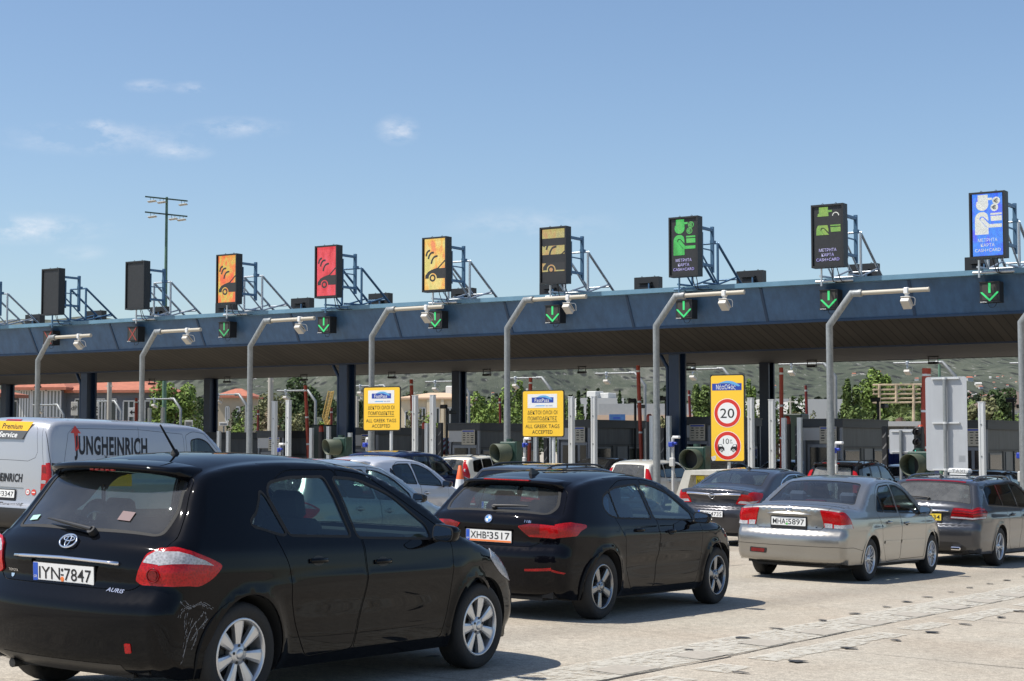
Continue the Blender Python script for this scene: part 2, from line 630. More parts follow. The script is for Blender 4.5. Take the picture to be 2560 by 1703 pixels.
class Body:
 def __init__(s, sp):
  s.sp = sp
  s.W2 = sp['W'] / 2
  raw = catmull(sp['prof'])
  seg = np.linalg.norm(np.diff(raw, axis=0), axis=1)
  T = np.concatenate([[0], np.cumsum(seg)])
  N = int(T[-1] / 0.004)
  s.T = np.linspace(0, T[-1], N)
  px = np.interp(s.T, T, raw[:, 0]); pz = np.interp(s.T, T, raw[:, 1])
  tx = np.gradient(px, s.T); tz = np.gradient(pz, s.T)
  k = np.ones(9) / 9.0
  for _ in range(2):
   tx = np.convolve(np.pad(tx, 4, mode='edge'), k, 'valid'); tz = np.convolve(np.pad(tz, 4, mode='edge'), k, 'valid')
  l = np.hypot(tx, tz); tx /= l; tz /= l
  s.px, s.pz, s.nx, s.nz, s.tx, s.tz = px, pz, -tz, tx, tx, tz
  # corner radius along the profile: keyed by control point index
  keys = sorted(sp['rad'].items())
  cx = np.array([sp['prof'][i] for i, _ in keys], float)
  kt = []
  last = 0
  for c in cx:
   d = np.hypot(px[last:] - c[0], pz[last:] - c[1])
   i = int(np.argmin(d)) + last
   kt.append(s.T[i]); last = i
  s.rr = np.interp(s.T, kt, [r for _, r in keys])
  k = np.ones(31) / 31
  s.rr = np.convolve(np.pad(s.rr, 15, mode='edge'), k, 'valid')
  s.itop = int(np.argmax(pz))
  # section
  zz = np.linspace(-0.1, 3.0, 1551)
  sec = sp['sec']
  ys = np.interp(zz, [a for a, b in sec], [b for a, b in sec])
  kk = np.exp(-0.5 * (np.arange(-20, 21) * 0.002 / sp.get('secs', 0.022)) ** 2); kk /= kk.sum()
  s.secz = zz
  s.secy = np.convolve(np.pad(ys, 20, mode='edge'), kk, 'valid')
  s.Wref = s.W2 * 0.92
 def w(s, x, z):
  sp = s.sp
  L = sp['L']
  zb = z - sp.get('beltslope', 0.0) * (1 - (x - 1.0) / 2.5) * np.clip((z - 0.5) / 0.4, 0, 1)
  y = np.interp(zb, s.secz, s.secy)
  ar, xr, af, xf = sp.get('plan', (0.07, 0.9, 0.14, 1.2))
  y = y * (1 - ar * np.clip((xr - x) / xr, 0, 1.5) ** 2 - af * np.clip((x - (L - xf)) / xf, 0, 1.5) ** 2.2)
  gh = sp.get('gh', (0.05, 1.6, 0.03))      # glasshouse narrows to the rear and the front
  zg = sstep((z - sp['belt']) / 0.35)
  y = y * (1 - zg * (gh[0] * np.clip((gh[1] - x) / gh[1], 0, 1.3) ** 2 + gh[2] * np.clip((x - 2.0) / 1.2, 0, 1.3) ** 2))
  y = y * s.W2
  for cx in (sp['ro'], sp['ro'] + sp['wb']):
   d = np.hypot(x - cx, z - sp['wr'])
   R = sp['wr'] + sp.get('gap', 0.05)
   y = y + sp.get('flare', 0.014) * np.exp(-((d - R) / 0.05) ** 2) * sstep((z - 0.1) / 0.2)
  for (z0, slope, amp, wd, x0, x1) in sp.get('crease', []):
   zc = z0 + slope * x
   e = sstep((x - x0) / 0.25) * sstep((x1 - x) / 0.25)
   # sharp above, fading below
   q = (z - zc) / wd
   y = y + amp * e * np.where(q > 0, np.exp(-(q * 3) ** 2), np.exp(-(q) ** 2))
  for (xa, za, sx, sz, amp) in sp.get('scoop', []):
   y = y - amp * np.exp(-((x - xa) / sx) ** 4 - ((z - za) / sz) ** 2)
  return y
 def nlat(s, x, z):
  e = 0.004
  wx = (s.w(x + e, z) - s.w(x - e, z)) / (2 * e)
  wz = (s.w(x, z + e) - s.w(x, z - e)) / (2 * e)
  n = np.stack([-wx, np.ones_like(wx), -wz], 1)
  return n / np.linalg.norm(n, axis=1)[:, None]
 def disp(s, t, v):
  """inward/outward shaping of the band chart"""
  d = np.zeros_like(t)
  for f in s.sp.get('bdisp', []):
   kind, c, wd, v0, v1, amp = f
   tc = s.rz(c) if kind == 'r' else (s.tx_(c) if kind == 't' else s.fz(c))
   e = sstep((v - v0) / 0.04 + 0.5) * sstep((v1 - v) / 0.04 + 0.5) if v0 > 0 else sstep((v1 - v) / 0.05 + 0.5)
   d += amp * sstep((wd / 2 - np.abs(t - tc)) / 0.012 + 0.5) * e
  return d
 def warp(s, p):
  sp = s.sp
  x, y, z = p[:, 0].copy(), p[:, 1], p[:, 2].copy()
  L = sp['L']
  u = (np.abs(y) / s.W2)
  cr, cf, cz = sp.get('crown', (0.10, 0.22, 0.025))
  nx = x + cr * u ** 2.3 * sstep((1.3 - x) / 1.3) - cf * u ** 2.4 * sstep((x - (L - 1.6)) / 1.6)
  nz = z - cz * u ** 2 * sstep((z - 0.75) / 0.4) + cz * 0.3 * sstep((z - 0.75) / 0.4)
  return np.stack([nx, y, nz], 1)
 def finish(s, p, n):
  e = 0.003
  q = s.warp(p)
  J = np.zeros((len(p), 3, 3))
  for a in range(3):
   d = np.zeros(3); d[a] = e
   J[:, :, a] = (s.warp(p + d) - s.warp(p - d)) / (2 * e)
  n2 = np.linalg.solve(np.transpose(J, (0, 2, 1)), n[:, :, None])[:, :, 0]
  n2 /= np.linalg.norm(n2, axis=1)[:, None]
  return q, n2
 def near(s, x, z):
  idx = np.zeros(len(x), int)
  for a in range(0, len(x), 1500):
   d = (x[a:a + 1500, None] - s.px[None, ::2]) ** 2 + (z[a:a + 1500, None] - s.pz[None, ::2]) ** 2
   idx[a:a + 1500] = np.argmin(d, 1) * 2
  return idx
 def side(s, x, z):
  x = np.asarray(x, float); z = np.asarray(z, float)
  i = s.near(x, z)
  r = s.rr[i]
  dl = (s.px[i] - x) * s.nx[i] + (s.pz[i] - z) * s.nz[i]
  tt = s.T[i] + (x - s.px[i]) * s.tx[i] + (z - s.pz[i]) * s.tz[i]
  bx = np.interp(tt, s.T, s.px); bz = np.interp(tt, s.T, s.pz)
  nx = np.interp(tt, s.T, s.nx); nz = np.interp(tt, s.T, s.nz)
  dist = np.hypot(s.px[i] - x, s.pz[i] - z)
  corner = (dist < r) & (tt > -0.001) & (tt < s.T[-1] + 0.001)
  ph = np.where(corner, np.clip(1 - dl / r, 0, 1), 0)
  qx = np.where(corner, bx - r * nx, x); qz = np.where(corner, bz - r * nz, z)
  N = s.nlat(qx, qz)
  W = s.w(qx, qz)
  n2 = np.stack([nx, np.zeros_like(nx), nz], 1)
  ca = np.clip((N * n2).sum(1), -0.99, 0.99)
  om = np.arccos(ca)
  so_ = np.sin(om)
  d = (np.sin((1 - ph) * om) / so_)[:, None] * N + (np.sin(ph * om) / so_)[:, None] * n2
  d = np.where((ph > 0)[:, None], d, N)
  base = np.stack([qx, W, qz], 1)
  p = np.where((ph > 0)[:, None], base - r[:, None] * N + r[:, None] * d, base)
  return s.finish(p, d)
 def band0(s, t, v):
  px = np.interp(t, s.T, s.px); pz = np.interp(t, s.T, s.pz)
  nx = np.interp(t, s.T, s.nx); nz = np.interp(t, s.T, s.nz)
  r = np.interp(t, s.T, s.rr)
  qx, qz = px - r * nx, pz - r * nz
  N = s.nlat(qx, qz)
  W = s.w(qx, qz)
  v4 = np.clip(v, 0, 1.2) ** 4
  dd = s.disp(t, v)
  p = np.stack([qx - r * N[:, 0] * v4 + (r + dd) * nx, v * (W - r * N[:, 1]), qz - r * N[:, 2] * v4 + (r + dd) * nz], 1)
  return p, np.stack([nx, np.zeros_like(nx), nz], 1)
 def band(s, t, v):
  t = np.asarray(t, float); v = np.asarray(v, float)
  p, n0 = s.band0(t, v)
  e = 0.004
  a = s.band0(np.clip(t + e, 0, s.T[-1]), v)[0] - s.band0(np.clip(t - e, 0, s.T[-1]), v)[0]
  b = s.band0(t, v + 0.01)[0] - s.band0(t, v - 0.01)[0]
  n = np.cross(a, b)
  n /= np.maximum(np.linalg.norm(n, axis=1), 1e-12)[:, None]
  n *= np.sign((n * n0).sum(1))[:, None]
  k = sstep((v - 0.9) / 0.1)[:, None]
  n = n * (1 - k) + n0 * k
  n /= np.linalg.norm(n, axis=1)[:, None]
  return s.finish(p, n)
 # parameter helpers: rear by height, top by x, front by height
 def rz(s, z):
  a = np.maximum.accumulate(s.pz[:s.itop + 1])
  return float(np.interp(z, a, s.T[:s.itop + 1]))
 def tx_(s, x):
  i0 = s.sp.get('itop0', 0)
  m = np.maximum.accumulate(s.px)
  sel = s.T > s.rz(s.sp['belt'] * 0.8)
  return float(np.interp(x, m[sel], s.T[sel]))
 def fz(s, z):
  a = s.pz[s.itop:][::-1]
  a2 = np.maximum.accumulate(a)
  return float(np.interp(z, a2, s.T[s.itop:][::-1]))
 def bpt(s, p):
  k = p[0]
  t = s.rz(p[1]) if k == 'r' else (s.tx_(p[1]) if k == 't' else s.fz(p[1]))
  return (t, p[2] * s.Wref)
 def bpoly(s, pts, r=0.0):
  q = [s.bpt(p) for p in pts]
  if r: q = rpoly(q, r)
  return q
 def surf_side(s, x, z):
  p, n = s.side(np.array([x]), np.array([z]))
  return Vector((p[0][0], -p[0][1], p[0][2])), Vector((n[0][0], -n[0][1], n[0][2]))
 def surf_band(s, kind, a, v):
  t, b = s.bpt((kind, a, abs(v)))
  p, n = s.band(np.array([t]), np.array([abs(v)]))
  sg = 1 if v >= 0 else -1          # v > 0 : right side (y negative)
  return Vector((p[0][0], -sg * p[0][1], p[0][2])), Vector((n[0][0], -sg * n[0][1], n[0][2]))
 def chart(s, which, regions, h):
  """triangulate one chart; returns list of (region, verts, normals, faces)"""
  sp = s.sp
  if which == 'side':
   st = max(int(h * 0.8 / 0.004), 4)
   idx = list(range(0, len(s.T), st))
   if idx[-1] != len(s.T) - 1: idx.append(len(s.T) - 1)
   dom = [(s.px[i], s.pz[i]) for i in idx]
   xa, za = dom[-1]; xb, zb = dom[0]
   nb = int(abs(xa - xb) / h)
   dom += [(xa + (xb - xa) * k / nb, za + (zb - za) * k / nb) for k in range(1, nb)]
   lo = (min(p[0] for p in dom), min(p[1] for p in dom)); hi = (max(p[0] for p in dom), max(p[1] for p in dom))
  else:
   st = max(int(h * 0.8 / 0.004), 4)
   idx = list(range(0, len(s.T), st))
   if idx[-1] != len(s.T) - 1: idx.append(len(s.T) - 1)
   dom = [(s.T[i], s.Wref) for i in idx]
   nb = max(int(s.Wref / h), 4)
   dom += [(s.T[-1], s.Wref * (1 - k / nb)) for k in range(1, nb + 1)]
   dom += [(s.T[i], 0.0) for i in idx[::-1][1:]]
   dom += [(0.0, s.Wref * k / nb) for k in range(1, nb)]
   lo = (0, 0); hi = (s.T[-1], s.Wref)
  pts = [Vector(p) for p in dom]
  edges = []
  faces = [list(range(len(dom)))]
  allseg = [(np.array(dom), np.array(dom[1:] + dom[:1]))]
  for (reg, poly) in regions:
   # resample long edges so the outline follows the curved surface
   pp = []
   m = len(poly)
   for i in range(m):
    a = np.array(poly[i]); b = np.array(poly[(i + 1) % m])
    l = np.linalg.norm(b - a)
    if l < 1e-5: continue
    k = max(1, int(l / (h * 1.1)))
    for j in range(k):
     pp.append(tuple(a + (b - a) * j / k))
   o = len(pts)
   pts += [Vector(p) for p in pp]
   faces.append([o + i for i in range(len(pp))])
   allseg.append((np.array(pp), np.array(pp[1:] + pp[:1])))
  gx = np.arange(lo[0] + h / 2, hi[0], h); gy = np.arange(lo[1] + h / 2, hi[1], h)
  G = np.array([(x + (h / 2 if j % 2 else 0), y) for j, y in enumerate(gy) for x in gx])
  A = np.concatenate([a for a, b in allseg]); B = np.concatenate([b for a, b in allseg])
  keep = np.ones(len(G), bool)
  for k in range(0, len(G), 800):
   g = G[k:k + 800][:, None, :]
   ab = (B - A)[None]; ap = g - A[None]
   t = np.clip((ap * ab).sum(2) / np.maximum((ab * ab).sum(2), 1e-12), 0, 1)
   d = np.linalg.norm(ap - ab * t[:, :, None], axis=2).min(1)
   keep[k:k + 800] = d > h * 0.42
  G = G[keep]
  pts += [Vector(p) for p in G]
  for i, f in enumerate(faces):
   ar = sum(pts[f[k]].x * pts[f[(k + 1) % len(f)]].y - pts[f[(k + 1) % len(f)]].x * pts[f[k]].y for k in range(len(f)))
   if ar < 0: faces[i] = f[::-1]
  V, E_, F, _, _, OF = delaunay_2d_cdt(pts, edges, faces, 0, 1e-5, True)
  V = np.array([(v.x, v.y) for v in V])
  out = {}
  for f, of in zip(F, OF):
   if 0 not in of: continue
   k = max(of)
   out.setdefault(k, []).append(f)
  if which == 'side':
   p, n = s.side(V[:, 0], V[:, 1])
  else:
   p, n = s.band(V[:, 0], V[:, 1] / s.Wref)
  res = []
  for k, fl in out.items():
   reg = ('body', 'body', 0, 0.0, 0.0) if k == 0 else regions[k - 1][0]
   res.append((reg, p, n, fl))
  return res
 def make(s, side_regs, band_regs, h=0.05):
  """parts: name -> dict(v, n, f, mi); region = (key, part, matindex, offset, wall); key None = cut away"""
  acc = {}
  lin = {'v': [], 'f': [], 'n': []}
  def put(part, P_, N_, F_, mi, off, wall, mir):
   d = acc.setdefault(part, {'v': [], 'n': [], 'f': [], 'mi': []})
   used = sorted({i for f in F_ for i in f})
   mp_ = {u: i for i, u in enumerate(used)}
   p = P_[used] + N_[used] * off
   n = N_[used].copy()
   p = p.copy()
   if mir:
    yy = p[:, 1]
   else:
    p[:, 1] *= -1; n[:, 1] *= -1
   o = len(d['v'])
   d['v'].extend(map(tuple, p)); d['n'].extend(map(tuple, n))
   e = {}
   for f in F_:
    a, b, c = [mp_[i] for i in f[:3]]
    fn = np.cross(p[b] - p[a], p[c] - p[a])
    nn = n[a] + n[b] + n[c]
    if np.dot(fn, nn) < 0: a, c = c, a
    d['f'].append((o + a, o + b, o + c)); d['mi'].append(mi)
    for (i, j) in ((a, b), (b, c), (c, a)):
     e[(i, j)] = True
   if wall:
    bd = [(i, j) for (i, j) in e if (j, i) not in e]
    for (i, j) in bd:
     if abs(p[i][1]) < 1e-5 and abs(p[j][1]) < 1e-5: continue
     oo = len(d['v'])
     q = [p[i], p[j], p[j] - n[j] * wall, p[i] - n[i] * wall]
     fn = -np.cross(q[1] - q[0], q[2] - q[0])
     fn /= max(np.linalg.norm(fn), 1e-12)
     d['v'].extend(map(tuple, q)); d['n'].extend([tuple(fn)] * 4)
     d['f'].append((oo + 1, oo, oo + 3, oo + 2)); d['mi'].append(mi)
  for which, regs in (('side', side_regs), ('band', band_regs)):
   for (reg, P_, N_, F_) in s.chart(which, regs, h):
    key, part, mi, off, wall = reg
    if key is None: continue
    for mir in (False, True):
     nm = part
     if part.endswith('*'):
      nm = part[:-1] + ('#L' if mir else '#R')
     put(nm, P_, N_, F_, mi, off, wall, mir)
     if mi == 0 and key in ('body', 'panel'):
      q = P_ - N_ * 0.03
      used = sorted({i for f in F_ for i in f}); mp_ = {u: i for i, u in enumerate(used)}
      q = q[used].copy()
      if not mir: q[:, 1] *= -1
      o = len(lin['v'])
      lin['v'].extend(map(tuple, q))
      lin['f'].extend([tuple(o + mp_[i] for i in f) for f in F_])
  return acc, lin
def mesh_from(name, d, mats, parent, nrm=True):
 me = bpy.data.meshes.new(name)
 me.from_pydata(d['v'], [], d['f'])
 for m in mats: me.materials.append(m)
 if 'mi' in d: me.polygons.foreach_set('material_index', d['mi'])
 me.polygons.foreach_set('use_smooth', [True] * len(me.polygons))
 me.update()
 if nrm:
  me.normals_split_custom_set_from_vertices(d['n'])
 o = bpy.data.objects.new(name, me)
 COL.objects.link(o)
 link_child(o, parent)
 return o
# ---- car materials
M_RUB = mat('black rubber', (0.012, 0.012, 0.012), 0.75)
M_TYRE = mat('tyre', (0.018, 0.018, 0.018), 0.8, bump=0.2, bscale=60)
M_TRIM = mat('black trim plastic', (0.02, 0.02, 0.021), 0.45)
M_LIN = mat('car lining', (0.035, 0.037, 0.04), 0.9)
M_SEAT = mat('dark seat cloth', (0.028, 0.03, 0.034), 0.9)
M_SEATG = mat('grey seat cloth', (0.16, 0.16, 0.19), 0.9)
M_CHROME = mat('chrome', (0.75, 0.75, 0.77), 0.08, 1.0)
M_ALLOY = mat('silver alloy', (0.62, 0.63, 0.65), 0.32, 0.75)
M_ALLOYD = mat('dark alloy', (0.30, 0.31, 0.33), 0.25, 0.85)
M_DISC = mat('brake disc', (0.05, 0.05, 0.05), 0.5, 0.6)
M_REDL = lens_mat('red lamp lens', (0.36, 0.005, 0.007))
M_REDD = lens_mat('deep red lamp lens', (0.16, 0.006, 0.008))
M_CLRL = lens_mat('clear lamp lens', (0.36, 0.36, 0.38))
M_GLASS = glass_mat('car glass', (0.42, 0.50, 0.48))
M_GLASSD = glass_mat('dark car glass', (0.12, 0.13, 0.135))
M_GLASSR = glass_mat('dusty rear glass', (0.38, 0.45, 0.45), 0.07)
M_PLATE = mat('plate white', (0.78, 0.78, 0.76), 0.4)
M_PLY = mat('plate yellow', (0.75, 0.55, 0.05), 0.4)
M_BLUEP = mat('plate blue', (0.02, 0.09, 0.5), 0.4)
M_INK = mat('black lettering', (0.012, 0.012, 0.014), 0.5)
M_ORG = mat('orange sticker', (0.85, 0.22, 0.05), 0.5)
M_GRNS = mat('green sticker', (0.10, 0.5, 0.10), 0.5)
M_MIRR = mat('mirror glass', (0.8, 0.85, 0.88), 0.02, 1.0)
def paint(name, col, metal=0.0, rough=0.3, flake=0.0):
 m = mat(name, col, rough, metal, coat=.75 if max(col) < .015 else 1.0, spec=0.0 if max(col) < .1 and metal < .2 else 0.3)
 return m
def make_wheel(parent, x, y, r, spec):
 """wheel on the right side faces -y"""
 style, rimr, n, alloy, wd = spec
 sg = -1 if y < 0 else 1
 b = MB()
 tw = wd / 2
 prof = [(rimr, tw * 0.86), (rimr + 0.012, tw * 0.95), ((rimr + r) / 2, tw * 1.04), (r - 0.022, tw * 0.97), (r - 0.006, tw * 0.80), (r, tw * 0.5),
   (r + 0.0015, 0), (r, -tw * 0.5), (r - 0.006, -tw * 0.8), (r - 0.03, -tw), (rimr, -tw * 0.86)]
 b.lathe([(p[0], p[1] * -1) for p in prof], 44, ax='y')
 tyre = b.build('wheel', M_TYRE, parent, loc=(x, y, r))
 tyre.rotation_euler = (rng.uniform(-0.0, 0.0), rng.uniform(0, 1), 0 if sg < 0 else pi)
 q = MB()
 # outer face is at y = -tw (before rotation)
 yo = -tw * 0.86
 q.lathe([(rimr + 0.002, yo - 0.004), (rimr - 0.006, yo - 0.010), (rimr - 0.014, yo - 0.006), (rimr - 0.020, yo + 0.02), (rimr - 0.022, yo + 0.10), (rimr - 0.03, yo + 0.15)][::-1], 40, ax='y')
 q.lathe([(0.001, yo - 0.004), (0.026, yo - 0.004), (0.032, yo + 0.003), (0.036, yo + 0.02)][::-1], 20, ax='y')
 q.lathe([(0.030, yo + 0.006), (0.062, yo + 0.010), (0.072, yo + 0.03), (0.072, yo + 0.06)][::-1], 24, ax='y')
 def spoke(a, w0, w1, r0, r1, dish=0.02, split=0.0):
  vs = []
  K = 6
  for i in range(K + 1):
   t = i / K
   rr = r0 + (r1 - r0) * t
   wdt = w0 + (w1 - w0) * t
   yy = yo + dish * (1 - t) ** 2 * 0.6 + 0.004
   for (sx, dy) in ((-1, 0.035), (-1, 0.006), (-0.55, 0), (0.55, 0), (1, 0.006), (1, 0.035)):
    lx = sx * wdt / 2 + split * t
    ca, sa = cos(a), sin(a)
    vs.append((rr * ca - lx * sa, yy + dy, rr * sa + lx * ca))
  fs = []
  for i in range(K):
   for j in range(5):
    fs.append((i * 6 + j, (i + 1) * 6 + j, (i + 1) * 6 + j + 1, i * 6 + j + 1))
  q.add(vs, fs, 0, False)
 for k in range(n):
  a = 2 * pi * k / n
  if style == 'wide':
   spoke(a, 0.034, 0.088 * rimr / 0.205, 0.045, rimr - 0.012)
  elif style == 'thin':
   spoke(a, 0.016, 0.012, 0.04, rimr - 0.01)
  elif style == 'five':
   spoke(a, 0.050, 0.088, 0.045, rimr - 0.012)
  elif style == 'split':
   spoke(a, 0.018, 0.017, 0.05, rimr - 0.012, split=0.030)
   spoke(a, 0.018, 0.017, 0.05, rimr - 0.012, split=-0.030)
 for k in range(5):
  a = 2 * pi * (k + 0.5) / 5
  q.cyl((0.054 * cos(a), yo + 0.008, 0.054 * sin(a)), (0.054 * cos(a), yo - 0.001 + 0.004, 0.054 * sin(a)), 0.009, 8, mi=1)
 q.lathe([(0.001, yo + 0.07), (0.13, yo + 0.07), (0.135, yo + 0.085)][::-1], 24, ax='y', mi=1)
 q.lathe([(0.10, yo + 0.10), (rimr - 0.022, yo + 0.10)][::-1], 24, ax='y', mi=2)
 q.build('rim', [alloy, M_DISC, M_RUB], tyre)
 return tyre
def add_plate(parent, pos, n, txt, L=0.52, H=0.112, blue=True, yellow=False, sticker=None, frame=False, orange=False):
 """number plate facing along n (mostly -x)"""
 n = Vector((n.x, 0, n.z)).normalized()
 ux = Vector((0, -1, 0))
 uy = n.cross(ux).normalized()
 if uy.z < 0: uy = -uy
 b = MB()
 fr = (pos + n * 0.012, ux, uy, n)
 fh = 0.014 if frame else 0.006
 b.prism(rect(-L / 2 - fh, -H / 2 - fh - (0.028 if frame else 0), L / 2 + fh, H / 2 + fh, 0.01), fr, -0.012, -0.001, mi=1)
 b.prism(rect(-L / 2, -H / 2, L / 2, H / 2, 0.008), fr, -0.004, 0.002, mi=0)
 o = b.build('number_plate', [M_PLY if yellow else M_PLATE, M_INK], parent)
 t = MB()
 x0 = -L / 2
 if blue:
  t.prism(rect(x0 + 0.002, -H / 2 + 0.002, x0 + 0.042, H / 2 - 0.002), fr, 0.001, 0.0035, mi=1)
  t.text('GR', (fr[0] + ux * (x0 + 0.022) - uy * 0.028, ux, uy, n), 0.016, mi=2, lift=0.0045)
  xs = x0 + 0.052
 else:
  xs = x0 + 0.02
 a, c = txt.split('-')
 xe = L / 2 - 0.02
 wd = (xe - xs)
 w1 = wd * 0.41; w2 = wd * 0.51
 up = uy * (0.008 if orange else 0.0)
 hh = H * (0.62 if orange else 0.68)
 t.text(a, (fr[0] + ux * (xs + w1 / 2) + up, ux, uy, n), hh, width=w1, bold=0.006, lift=0.0035)
 t.text(c, (fr[0] + ux * (xe - w2 / 2) + up, ux, uy, n), hh, width=w2, bold=0.006, lift=0.0035)
 xm = xs + w1 + wd * 0.04
 t.prism(rect(xm - 0.012, -0.012 + up.length, xm + 0.012, -0.003 + up.length), fr, 0.002, 0.0035)
 t.prism(circ(xm, 0.022 + up.length, 0.010, 10), fr, 0.002, 0.0035)
 if orange:
  t.prism(rect(-L / 2 + 0.045, -H / 2 + 0.002, L / 2 - 0.004, -H / 2 + 0.018), fr, 0.002, 0.0035, mi=3)
 if sticker:
  t.prism(circ(xm, -0.033, 0.015, 14), fr, 0.002, 0.0036, mi=4)
 t.build('lettering', [M_INK, M_BLUEP, M_PLATE, M_ORG, M_GRNS if sticker == 'green' else M_ORG], o)
 return o
def add_mirror(parent, pos, side, pm, scale=1.0):
 """door mirror; side -1 = right"""
 b = MB()
 k = scale
 n = 10
 prof = []
 vs = []; rings = [(-0.075, 0.35), (-0.06, 0.85), (0.0, 1.0), (0.05, 0.9), (0.085, 0.6), (0.10, 0.15)]
 rings = [(-0.055, 0.93), (-0.045, 1.0), (0.0, 1.0), (0.05, 0.86), (0.085, 0.55), (0.10, 0.12)]
 for (x, sc) in rings:
  for (py, pz) in rpoly([(-0.085, -0.055), (0.10, -0.062), (0.115, 0.045), (-0.075, 0.070)], 0.045, 3):
   vs.append((x * k, side * py * sc * k, pz * sc * k))
 m = len(vs) // len(rings)
 fs = []
 for i in range(len(rings) - 1):
  for j in range(m):
   q = (i * m + j, i * m + (j + 1) % m, (i + 1) * m + (j + 1) % m, (i + 1) * m + j)
   fs.append(q if side > 0 else q[::-1])
 b.add(vs, fs, 0, True)
 b.add(vs[:m], [tuple(range(m))], 1, False)
 # foot
 b.cyl((0.02 * k, -side * 0.05 * k, -0.035 * k), (0.03 * k, -side * 0.17 * k, -0.07 * k), 0.022 * k, 8, mi=2)
 o = b.build('door_mirror', [pm, M_RUB, M_TRIM], parent, loc=pos)
 g = MB()
 g.add([(v[0] - 0.003, v[1] * 0.88, v[2] * 0.86) for v in vs[:m]], [tuple(range(m))] if side < 0 else [tuple(range(m))[::-1]], 0, False)
 g.build('mirror_glass', M_MIRR, o)
 return o
def add_handle(parent, p, n, pm, L=0.17):
 ux = Vector((1, 0, 0)); ux = (ux - n * ux.dot(n)).normalized()
 uz = n.cross(ux)
 if uz.z < 0: uz = -uz
 b = MB()
 # cup
 b.smooth = True
 b.prism([(x, y) for x, y in circ(0, 0, 0.065, 20, 0.032)], (p, ux, uz, n), -0.01, 0.0015, mi=1)
 pts = [p + ux * (-L / 2) + n * 0.004, p + ux * (-L / 2 + 0.02) + n * 0.028, p + n * 0.036, p + ux * (L / 2 - 0.03) + n * 0.030, p + ux * (L / 2) + n * 0.004]
 vs = []
 for i, q in enumerate(pts):
  for (a, c) in ((-0.013, -0.006), (0.013, -0.006), (0.015, 0.003), (0.008, 0.009), (-0.008, 0.009), (-0.015, 0.003)):
   vs.append(q + uz * a + n * c)
 fs = []
 for i in range(4):
  for j in range(6):
   fs.append((i * 6 + j, (i + 1) * 6 + j, (i + 1) * 6 + (j + 1) % 6, i * 6 + (j + 1) % 6))
 b.add(vs, fs, 0, True)
 return b.build('door_handle', [pm, M_TRIM], parent)
def seat(parent, x, y, mt, hr=True, name='seat', width=0.5):
 b = MB()
 b.bbox((x + 0.28, y, 0.46), (0.52, width, 0.16), 0.05)
 R = Matrix.Rotation(radians(-14), 3, 'Y')
 b.bbox((x - 0.06, y, 0.80), (0.14, width, 0.62), 0.05, R=R)
 if hr:
  b.bbox((x - 0.15, y, 1.19), (0.09, width * 0.52, 0.19), 0.035, R=R)
  b.cyl((x - 0.135, y - 0.06, 1.0), (x - 0.14, y - 0.06, 1.15), 0.008, 6)
  b.cyl((x - 0.135, y + 0.06, 1.0), (x - 0.14, y + 0.06, 1.15), 0.008, 6)
 return b.build(name, mt, parent)
